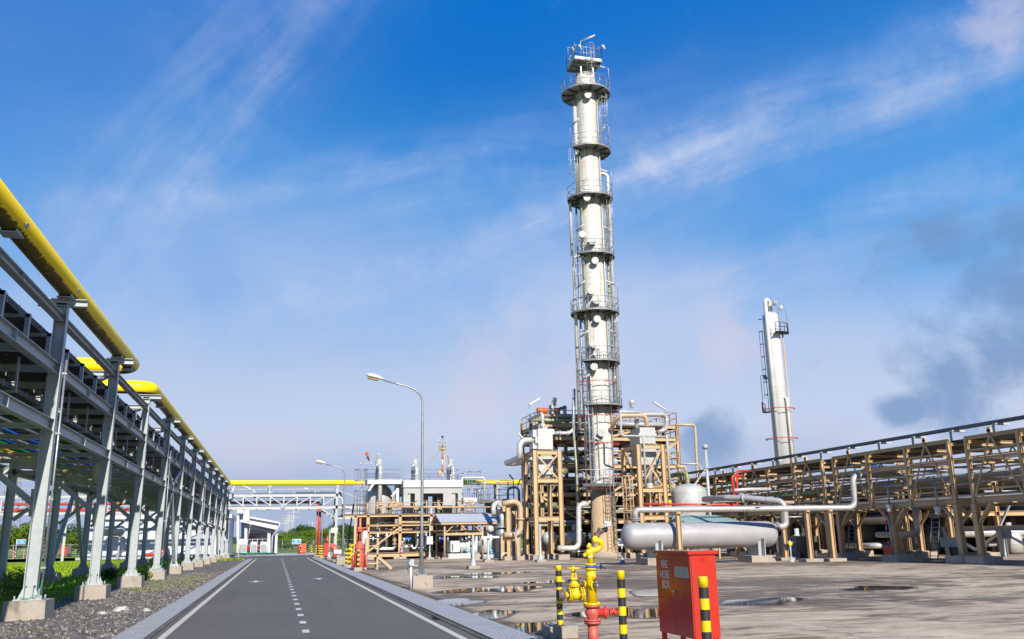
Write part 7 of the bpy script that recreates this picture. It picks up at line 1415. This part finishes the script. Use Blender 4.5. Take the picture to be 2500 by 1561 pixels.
guide_post(zF, 75, 1225, 500, 'slim grey post with a white box left of the shelter', True, None, .06)
guide_post(zF, 970, 1415, 735, 'stout grey post on a concrete block in front of the shelter', False)
t = guide_post(zF, 1280, 1280, 590, 'grey post with a round detector head right of the shelter', False, 'eye'); g = G(*zF(1280, 1280)); MB().box(g.x - .6, g.x + .8, g.y - .3, g.y + .3, 1.75, 1.9).build('table', WHITE, t)
guide_post(z6_, 335, 1420, 1110, 'pale grey twin conduit post before the left tan frame', False, None, .09)
# ---------------------------------------------------------------- tan pipe loop and supports left of the hood frame
GY = 70.4
pthing('fat tan pipe bent into a tall loop beside the left tan frame', [zc(zG, 165, 505, GY - .3), zc(zG, 445, 452, GY - .3), zc(zG, 447, 985, GY - .3), zc(zG, 190, 985, GY - .3)], .22, TANP, .62, fl=(1.55,), n=18)
t = thing('steel_frame', 'short tan support frame holding the fat tan pipe loop', 'steel frame', zc(zG, 260, 1330, GY)); zt5 = zc(zG, 260, 490, GY).z
for x in (260, 405): 
    for dy in (0, 1.3): xx = zc(zG, x, 1000, GY).x; hh_ = zt5 if x == 260 else zt5 * .86; c = MB().ib((xx, GY + dy, .3), (xx, GY + dy, hh_), .34, .34, X).build('column', TAN, t); MB().box(xx - .45, xx + .45, GY + dy - .4, GY + dy + .4, -.02, .3).build('footing', CONC, c)
for x in (165,): xx = zc(zG, x, 1000, GY).x; MB().ib((xx, GY, .1), (xx, GY, zc(zG, x, 1010, GY).z), .3, .3, X).build('column', TAN, t)
for y in (520, 1050): xa, xb = zc(zG, 260, y, GY).x, zc(zG, 405, y, GY).x; MB().bar((xa, GY, zc(zG, 260, y, GY).z), (xb, GY, zc(zG, 260, y, GY).z), .2, .24).build('beam', TAN, t)
pthing('silver duct elbow falling from the tan pipe loop to the pump vessel', [zc(zG, 165, 520, GY + .6), zc(zG, 110, 530, GY + 1), zc(zG, 165, 720, GY + .8), zc(zG, 172, 870, GY + .8)], .21, ALU, .5)
pthing('outer silver duct elbow falling beside the shelter roof', [zc(zG, 150, 480, GY + 3), zc(zG, 20, 510, GY + 2.6), zc(zG, 40, 700, GY + 2.6)], .21, ALU, .6)
p = zc(zG, 150, 960, GY + .9); t = thing('pump_vessel', 'dark grey bulbous pump vessel beneath the silver duct elbow', 'vessel', p); MB().ball(p, .46, 18, 12, (1, 1, 1.2)).lathe(p + Z * .4, [(.35, 0), (.6, .05), (.6, .13), (.3, .17), (.25, .4)], Z, 18).build('body', GREYD, t); MB().lathe(p - Z * 3, [(.25, 0), (.2, 2.6)], Z, 10).build('leg', DUSK, t)
pthing('thin white pipe elbow near the ground by the tan pipe supports', [zc(zG, 155, 1350, GY - .5), zc(zG, 155, 1275, GY - .5), zc(zG, 235, 1265, GY - .5)], .06, WHITE, .15)
t = thing('lamp_post', 'slim silver post standing before the fat tan pipe loop', 'post', zc(zG, 372, 1370, GY - 1.2)); a_ = zc(zG, 372, 870, GY - 1.2); MB().tube((a_.x, GY - 1.2, 0), (a_.x, GY - 1.2, a_.z), .08, 8).build('post', GREYD, t)
# ---------------------------------------------------------------- small tan step platform by the big red valve
SP = 56.0; a_, b_ = zc(zD, 275, 1440, SP), zc(zD, 512, 1440, SP); zt6 = zc(zD, 400, 1130, SP).z; ztp = zc(zD, 400, 800, SP).z
t = thing('step_platform', 'small tan operating platform with handrail beside the large red valve', 'platform', (a_.x, SP, 0))
for x in (a_.x, b_.x):
    for dy in (0, 1.0): MB().bar((x, SP + dy, 0), (x, SP + dy, ztp if dy == 0 or x == a_.x else zt6), .10, .10, X).build('leg', TANP, t)
MB().box(a_.x - .05, b_.x + .05, SP - .05, SP + 1.05, zt6 - .14, zt6).build('floor', TANP, t)
for z in (zc(zD, 400, 1310, SP).z,): MB().bar((a_.x, SP, z), (b_.x, SP, z), .07, .1).bar((a_.x, SP + 1, z), (b_.x, SP + 1, z), .07, .1).build('tie', TANP, t)
for z in (ztp, (ztp + zt6) / 2 + .05): MB().bar((a_.x, SP, z), (b_.x, SP, z), .05, .05).bar((a_.x, SP, z), (a_.x, SP + 1, z), .05, .05).build('handrail', TANP, t)
e = zc(zD, 800, 1430, SP + .3); MB().bar((b_.x, SP + .1, zt6 - .1), (e.x, SP + .1, .02), .07, .16).bar((b_.x, SP + .9, zt6 - .1), (e.x, SP + .9, .02), .07, .16).build('stringer', TANP, t); s_ = MB()
for k in range(1, 5): f = k / 5; s_.box(b_.x + (e.x - b_.x) * f - .1, b_.x + (e.x - b_.x) * f + .1, SP + .1, SP + .9, zt6 * (1 - f) - .03, zt6 * (1 - f))
s_.build('treads', GRATE, t); wv = zc(zD, 250, 640, SP + .6); MB().box(wv.x - .18, wv.x + .18, SP + .55, SP + .6, .6, wv.z).build('white_panel', WHITE, t)
# ================================================================ tan pipe rack on the right
RX0, RX1 = 35.2, 41.2
mods = [(24.9, 38.69), (40.0, 50.45), (51.73, 62.25), (63.5, 74.0), (75.2, 85.7)]
rk = thing('pipe_rack', 'long tan steel pipe rack with truss sides along the right of the yard', 'pipe rack', (RX0, 38.7, 0)); ZT, ZL = 6.45, 3.2
for mi, (ya, yb) in enumerate(mods):
    ys = [ya + (yb - ya) * k / (4 if mi == 0 else 3) for k in range(5 if mi == 0 else 4)]
    for x in (RX0, RX1):
        for y in ys: MB().ib((x, y, ZL - .1), (x, y, ZT), .17, .2, X).build('truss_post', TAN, rk)
        MB().ib((x, ya - .1, ZT), (x, yb + .1, ZT), .16, .2).build('top_chord', TAN, rk); MB().ib((x, ya - .1, ZL), (x, yb + .1, ZL), .2, .28).build('bottom_chord', TAN, rk)
        for z in ((5.80, 5.30, 4.80, 3.78) if x == RX0 else (5.55, 4.3)): MB().bar((x + .05, ya, z), (x + .05, yb, z), .05, .10).build('side_rail', TAN, rk)
        bays = [(k, k + 1) for k in range(len(ys) - 1)]; br_ = [bays[0], bays[-1]] if mi else [bays[-1], bays[1]]
        for i, j in br_:
            ym = (ys[i] + ys[j]) / 2; MB().bar((x - .06, ym, ZT + .02), (x - .06, ys[i] + .15, ZL + .2), .05, .09).build('diagonal', TAN, rk); MB().bar((x - .06, ym, ZT + .02), (x - .06, ys[j] - .15, ZL + .2), .05, .09).build('diagonal', TAN, rk)
            l = MB().box(x - .1, x + .02, ym - .13, ym + .13, ZT + .11, ZT + .26); l.lathe((x - .1, ym, ZT + .26), [(.13, 0), (.13, .12)], X, 12).build('lifting_lug', TANP, rk)
        legs = [ya, (ya + yb) / 2, yb] if mi else [yb, 33.3]
        for y in legs:
            c = MB().ib((x, y, .4), (x, y, ZL - .16), .28, .32, X).build('column', TAN, rk); b = MB().box(x - .3, x + .3, y - .3, y + .3, .4, .44); b.build('base_plate', TAN, c); MB().box(x - .62, x + .62, y - .68, y + .68, -.02, .4).build('footing', CONC, c)
            for s in (-1, 1):
                if ya - .1 < y + s * 1.2 < yb + .1: MB().bar((x, y + s * .16, 2.1), (x, y + s * 1.1, ZL - .17), .14, .14).build('knee_brace', TAN, rk)
            MB().bar((x + (.18 if x == RX0 else -.18), y, 2.1), (x + (1.15 if x == RX0 else -1.15), y, ZL - .17), .14, .14).build('knee_brace', TAN, rk)
    n = len(ys)
    yy_ = list(ys)
    for y in yy_:
        for z, hh in ((ZT - .18, .14), (5.32, .12), (4.32, .16), (ZL + .02, .24)): MB().ib((RX0 + .12, y, z), (RX1 - .12, y, z), .12, hh).build('cross_beam', TAN, rk)
for a_ in (0, 1, 2, 3):
    ya, yb = mods[a_][1], mods[a_ + 1][0]
    for x in (RX0 + .4, RX1 - .4): MB().bar((x, ya - .4, ZT - .02), (x, yb + .4, ZT - .02), .12, .1).bar((x, ya - .4, 5.32), (x, yb + .4, 5.32), .12, .1).build('link_beam', TAN, rk)
# trays and pipes carried by the rack
def tthing(lab, x0, x1, z, h, mat, y0=20, y1=86, posts=None, cat='cable tray'):
    t = thing('cable_tray', lab, cat, ((x0 + x1) / 2, 38, z)); MB().box(x0, x1, y0, y1, z, z + .02).box(x0, x0 + .02, y0, y1, z + .02, z + h).box(x1 - .02, x1, y0, y1, z + .02, z + h).build('channel', mat, t)
    c = MB()
    for k in range(3): c.tube((x0 + (x1 - x0) * (k + .8) / 3.8, y0, z + .06), (x0 + (x1 - x0) * (k + .8) / 3.8, y1, z + .06), .035, 6)
    c.build('cable_bundle', BLACK, t); return t
tt = tthing('slim galvanised tray on stub posts high above the tan rack', RX0 + .85, RX0 + 1.25, 7.12, .16, material('weathered_tray', (.13, .15, .17), .5, .4, .3, 2))
y = 22.3; b = MB()
while y < 86:
    MB().bar((RX0 + 1.05, y, ZT), (RX0 + 1.05, y, 7.12), .09, .09, Yv).build('stub_post', GREYD, tt); MB().box(RX0 + .75, RX0 + 1.6, y - .5, y - .28, 7.02, 7.11).build('strip_lamp', LIGHTF, tt); y += 3.1
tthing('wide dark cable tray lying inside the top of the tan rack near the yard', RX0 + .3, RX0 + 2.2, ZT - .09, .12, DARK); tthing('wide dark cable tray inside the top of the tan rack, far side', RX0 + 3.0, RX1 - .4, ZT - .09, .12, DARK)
for x, z, r, m, y0, lab in ((RX0 + 1.5, 3.50, .15, TANP, 20, 'tan pipe along the bottom level of the tan rack, nearest the yard'), (RX0 + 2.3, 3.50, .12, ALUX, 20, 'silver pipe along the bottom level of the tan rack'), (RX0 + 4.6, 3.55, .2, TANP, 20, 'thick tan pipe along the bottom level of the tan rack, far side'), (RX0 + 4.2, 4.62, .2, ALUX, 20, 'silver pipe on the middle level of the tan rack, far side'),
                        (RX0 + 1.2, 5.52, .10, TANP, 20, 'slim tan pipe on the upper middle level of the tan rack'), (RX0 + 3.6, 5.55, .13, ALUX, 55, 'silver pipe on the upper middle level, far half of the tan rack'), (RX0 + 1.8, 4.60, .15, YELLOW, 60, 'yellow gas pipe inside the far half of the tan rack'), (RX0 + .9, 4.55, .12, RED, 70, 'red pipe inside the far end of the tan rack'), (RX0 + 3.1, 4.58, .12, TANP, 52, 'tan pipe on the middle level of the tan rack'), (RX0 + .5, 5.46, .055, TANP, 20, 'very thin tan pipe just inside the upper rail of the tan rack'), (RX0 + .45, 3.42, .06, ALUX, 20, 'very thin silver pipe just inside the bottom beam of the tan rack'), (RX0 + .75, 3.43, .07, TANP, 20, 'thin tan pipe second from the yard on the bottom level of the tan rack'), (RX0 + 2.4, 5.48, .07, WHITE, 20, 'thin white pipe on the upper middle level of the tan rack'), (RX0 + .6, 4.46, .05, GREEN, 52, 'thin green pipe in the far half of the tan rack'), (RX0 + 3.3, 3.45, .08, TANP, 20, 'thin tan pipe in the middle of the bottom level of the tan rack')):
    t = thing('rack_pipe', lab, 'pipe', (x, 40, z), None); MB().tube((x, y0, z), (x, 86, z), r, 12).build('run', m, t)
    for k in range(4): f = MB(); flange(f, (x, y0 + 8 + 10.5 * k if y0 < 50 else y0 + 4 + 7 * k, z), Yv, r * 1.45, .08, 8); f.build('flange', m, t)
t = thing('conduit', 'thin grey conduit crossing the outer face of the tan rack', 'conduit', (RX0 - .2, 40, 3.9)); MB().tube((RX0 - .16, 24, 4.28), (RX0 - .16, 50.5, 3.95), .03, 6).build('tube', GREYD, t)
def z14(x, y): return 2050 + x / 4.32, 1050 + y / 4.32
for x0_, y0_, x1_, y1_, lab in ((990, 490, 1025, 810, 'grey conduit with a lamp hanging below the tan rack, right of the ladder'), (495, 535, 515, 790, 'grey conduit with a round lamp hanging below the tan rack, left of the ladder')):
    a_, b_ = A(*z14(x0_, y0_), 41), A(*z14(x1_, y1_), 41); s_ = RX0 - .2; a_ = EYE + ray(*z14(x0_, y0_)) * (s_ / ray(*z14(x0_, y0_)).x); b_ = EYE + ray(*z14(x1_, y1_)) * (s_ / ray(*z14(x1_, y1_)).x); t = thing('floodlight', lab, 'floodlight', b_); MB().tube(V(s_, a_.y, a_.z), V(s_, a_.y, b_.z), .05, 8).build('conduit', GREYD, t); MB().lathe(V(s_, a_.y, b_.z), [(.1, 0), (.2, .05), (.2, .2), (.15, .22), (.15, .45), (.05, .5)], V(-.4, -.3, -1), 12).build('lamp_head', LIGHTF, t)
def onx(f, x, y, X_=RX0): d = ray(*f(x, y)); return EYE + d * (X_ / d.x)
c = onx(z14, 1760, 1097, 41.0); t = thing('sign', 'white safety notice with a no entry pictogram on a tan column at far right', 'sign', c); MB().box(c.x - .02, c.x, c.y - .38, c.y + .38, c.z - .27, c.z + .27).build('panel', WHITE, t)
MB().ring((c.x - .022, c.y + .16, c.z - .03), .13, .012, 0, 360, X, 5, 20).bar((c.x - .024, c.y + .25, c.z + .06), (c.x - .024, c.y + .07, c.z - .12), .02, .02).build('pictogram', SIGNB, t); m = MB()
for k in range(4): m.box(c.x - .024, c.x - .0205, c.y - .32, c.y - (.02 if k else -.3), c.z + .19 - .12 * k, c.z + .215 - .12 * k)
m.build('lettering', GRAYM, t)
for (x0_, xt, yb, yt, X_, lab) in ((990, 940, 1360, 830, 37.0, 'silver ladder leaning into the tan rack behind the red cabinet'), (115, 70, 1320, 880, 38.5, 'grey ladder standing inside the tan rack, left of the red cabinet')):
    a_, b_ = onx(z14, x0_, yb, X_), onx(z14, xt, yt, X_); t = thing('ladder', lab, 'ladder', a_); g = MB(); ladder(g, V(X_, a_.y, .02), V(X_ + .5, b_.y, b_.z), V(.3, -1, 0), .5, .035, .3); g.build('rails', CHROME if 'silver' in lab else GREYD, t)
a_, b_ = onx(z14, 480, 1385, RX0 + .2), onx(z14, 570, 1240, RX0 + .2); t = thing('hose_cabinet', 'dark red cabinet standing among the legs of the tan rack', 'hose cabinet', V(a_.x, a_.y, 0)); MB().box(RX0 + .1, RX0 + .6, b_.y - .1, a_.y - .1, .1, b_.z).build('body', RED, t); MB().box(RX0 + .07, RX0 + .63, b_.y - .13, a_.y - .07, b_.z, b_.z + .04).build('lid', RED, t); MB().box(RX0 + .15, RX0 + .55, b_.y, a_.y - .2, 0, .1).build('stand', DUSK, t)
t = thing('fire_riser', 'grey riser with red hose valves on a tan rack column', 'riser', onx(z14, 560, 1330)); p = onx(z14, 565, 1330, RX0 - .3); MB().tube((p.x, p.y, .3), (p.x, p.y, onx(z14, 525, 880, RX0 - .3).z), .06, 8).build('pipe', GREYD, t)
for yq in (885, 970, 1190): z_ = onx(z14, 530, yq, RX0 - .3).z; MB().lathe((p.x - .05, p.y + .1, z_), [(.06, 0), (.12, .02), (.12, .1), (.06, .14)], V(-.5, .5, 0), 12).build('red_valve', RED, t)
c = onx(z14, 1200, 1215, 39.0); t = thing('motor', 'grey electric motor on a stand under the tan rack', 'motor', V(c.x, c.y, 0)); MB().box(c.x - .5, c.x + .4, c.y - .4, c.y + .5, c.z - .1, c.z + .45).build('casing', GRAYM, t); MB().bar((c.x, c.y, 0), (c.x, c.y, c.z - .1), .4, .4, X).build('stand', DUSK, t); MB().pipe([(c.x - .3, c.y, c.z - .1), (c.x - .4, c.y - .3, .2), (c.x + .2, c.y - .4, .15), (c.x + .3, c.y, c.z - .1)], .03, .15, 6).build('cable', BLACK, t)
pthing('silver pipe dropping under the tan rack and turning left', [onx(z14, 790, 760, 39), onx(z14, 825, 1095, 39), onx(z14, 620, 1110, 40.5), onx(z14, 400, 1105, 42)], .20, ALUX, .4)
pthing('long low silver pipe lying among the far legs of the tan rack', [onx(z14, 60, 1225, 44), onx(z14, 360, 1222, 44), onx(z14, 640, 1225, 46)], .22, ALUX)
pthing('fat silver pipe high inside the far side of the tan rack', [onx(z14, 320, 410, 46), onx(z14, 640, 405, 46), onx(z14, 700, 410, 47), onx(z14, 700, 500, 47)], .3, ALUX, .4)
# white truss platform and tank house behind the rack
t = thing('white_structure', 'white braced steel bench behind the right end of the tan rack', 'structure', (46, 46, 0)); a_, b_ = onx(z14, 1120, 1048, 46), onx(z14, 1990, 1052, 46); zw = a_.z
MB().ib((46, a_.y + .4, zw), (46, 28, zw), .3, .34).ib((50, a_.y + .4, zw), (50, 28, zw), .3, .34).build('beam', WHITE, t)
yk = a_.y
for k in range(4):
    for x in (46, 50): MB().ib((x, yk - 5 * k, 0), (x, yk - 5 * k, zw), .3, .34, X).build('leg', GREY, t)
    MB().bar((46, yk - 5 * k, zw - .2), (46, yk - 5 * k - 2.5, .4), .14, .14).bar((46, yk - 5 * k - 5, zw - .2), (46, yk - 5 * k - 2.5, .4), .14, .14).build('brace', WHITE, t)
    MB().bar((46, yk - 5 * k, zw + .2), (46, yk - 5 * k - 1.6, zw + 2.2), .12, .12).build('upper_brace', WHITE, t)
a_, b_ = A(2350, 1262, 60), A(2620, 1178, 60); t = thing('building', 'pale flat roofed plant house glimpsed through the right end of the rack', 'building', (a_.x, 60, 0)); MB().box(a_.x, b_.x, 60, 68, a_.z, b_.z).build('upper_wall', PALEC, t); MB().box(a_.x, b_.x, 60.4, 67.6, 0, a_.z - .003).build('lower_wall', DUSK, t); MB().box(a_.x - .2, b_.x, 59.8, 68.2, b_.z, b_.z + .2).build('roof', PALEC, t)
# dense plant behind and under the rack
pl = thing('process_structure', 'dark crowded tan plant structure behind the right pipe rack', 'process structure', (50, 62, 0)); q_ = random.Random(8)
PXs, PYs = [45, 49, 53, 57, 61], [52, 57, 62, 67, 72, 77]
for x in PXs:
    for y in PYs: MB().ib((x, y, 0), (x, y, 5.4), .3, .3, X).build('column', TAN, pl)
for z in (2.8, 5.3):
    for y in PYs: MB().ib((PXs[0], y, z), (PXs[-1], y, z), .2, .3).build('beam', TAN, pl)
    for x in PXs: MB().ib((x, PYs[0], z), (x, PYs[-1], z), .2, .3).build('beam', TAN, pl)
    MB().box(PXs[0] + .2, PXs[-1] - .2, PYs[0] + .2, PYs[-1] - .2, z + .16, z + .2).build('deck', GRATE, pl)
for k in range(40):
    x, y = q_.uniform(44, 60), q_.uniform(51, 76); z = q_.choice((.5, 1.2, 2.2, 3.4, 4.2, 5.8)); L = q_.uniform(3, 9); m = [ALUX, TANP, ALUX, DUSK, GREYD, MOSS][k % 6]; r = q_.choice((.08, .12, .2, .3))
    pts = [(x, y, z + r), (x, y + L, z + r)] if k % 2 else [(x, y, z + r), (x + L, y, z + r)]
    if k % 3 == 0: pts.append(V(*pts[-1]) + V(0, 0, 1.2))
    MB().pipe(pts, r, None, 10).build('pipework', m, pl)
for k in range(18):
    x, y = q_.uniform(42.5, 58), q_.uniform(50, 74); r = q_.uniform(.3, .9); hh_ = q_.uniform(1.0, 2.4); MB().lathe((x, y, .1), [(r, 0), (r, hh_ * .8), (r * .7, hh_), (.2, hh_ + .1), (.2, hh_ + .6)], Z, 14).build('vessel', [ALU, DUSK, GRAYM, TANP, GREYD][k % 5], pl)
MB().box(44, 62, 79, 79.3, 0, 5).build('shade_backdrop', DUSK, pl); MB().box(63, 63.3, 48, 79, 0, 5).build('shade_backdrop', DUSK, pl)  # added dark sheets that paint the shade at the back of the plant
t = thing('process_structure', 'low tan pipework structure between the domed vessel and the far end of the rack', 'process structure', (33, 74, 0))
for x in (31.5, 33.2):
    for y in (70, 75, 80, 85): MB().ib((x, y, 0), (x, y, 5.6), .26, .26, X).build('column', TAN, t)
for z in (2.6, 4.2, 5.5):
    for x in (31.5, 33.2): MB().ib((x, 70, z), (x, 86, z), .2, .26).build('beam', TAN, t)
    for y in (70, 75, 80, 85): MB().ib((31.5, y, z), (33.2, y, z), .2, .26).build('cross_beam', TAN, t)
    for k in range(4): MB().tube((31.7 + .4 * k, 70, z + .3), (31.7 + .4 * k, 86, z + .3), .1 + .03 * k, 10).build('pipework', [TANP, ALUX, YELLOW, MOSS][k], t)
for k in range(3):
    MB().box(36 + k * 2.2, 37.2 + k * 2.2, 56 + 6 * k, 57 + 6 * k, 0, 1.5).build('pump_casing', [DUSK, GRAYM, DUSK][k], pl)
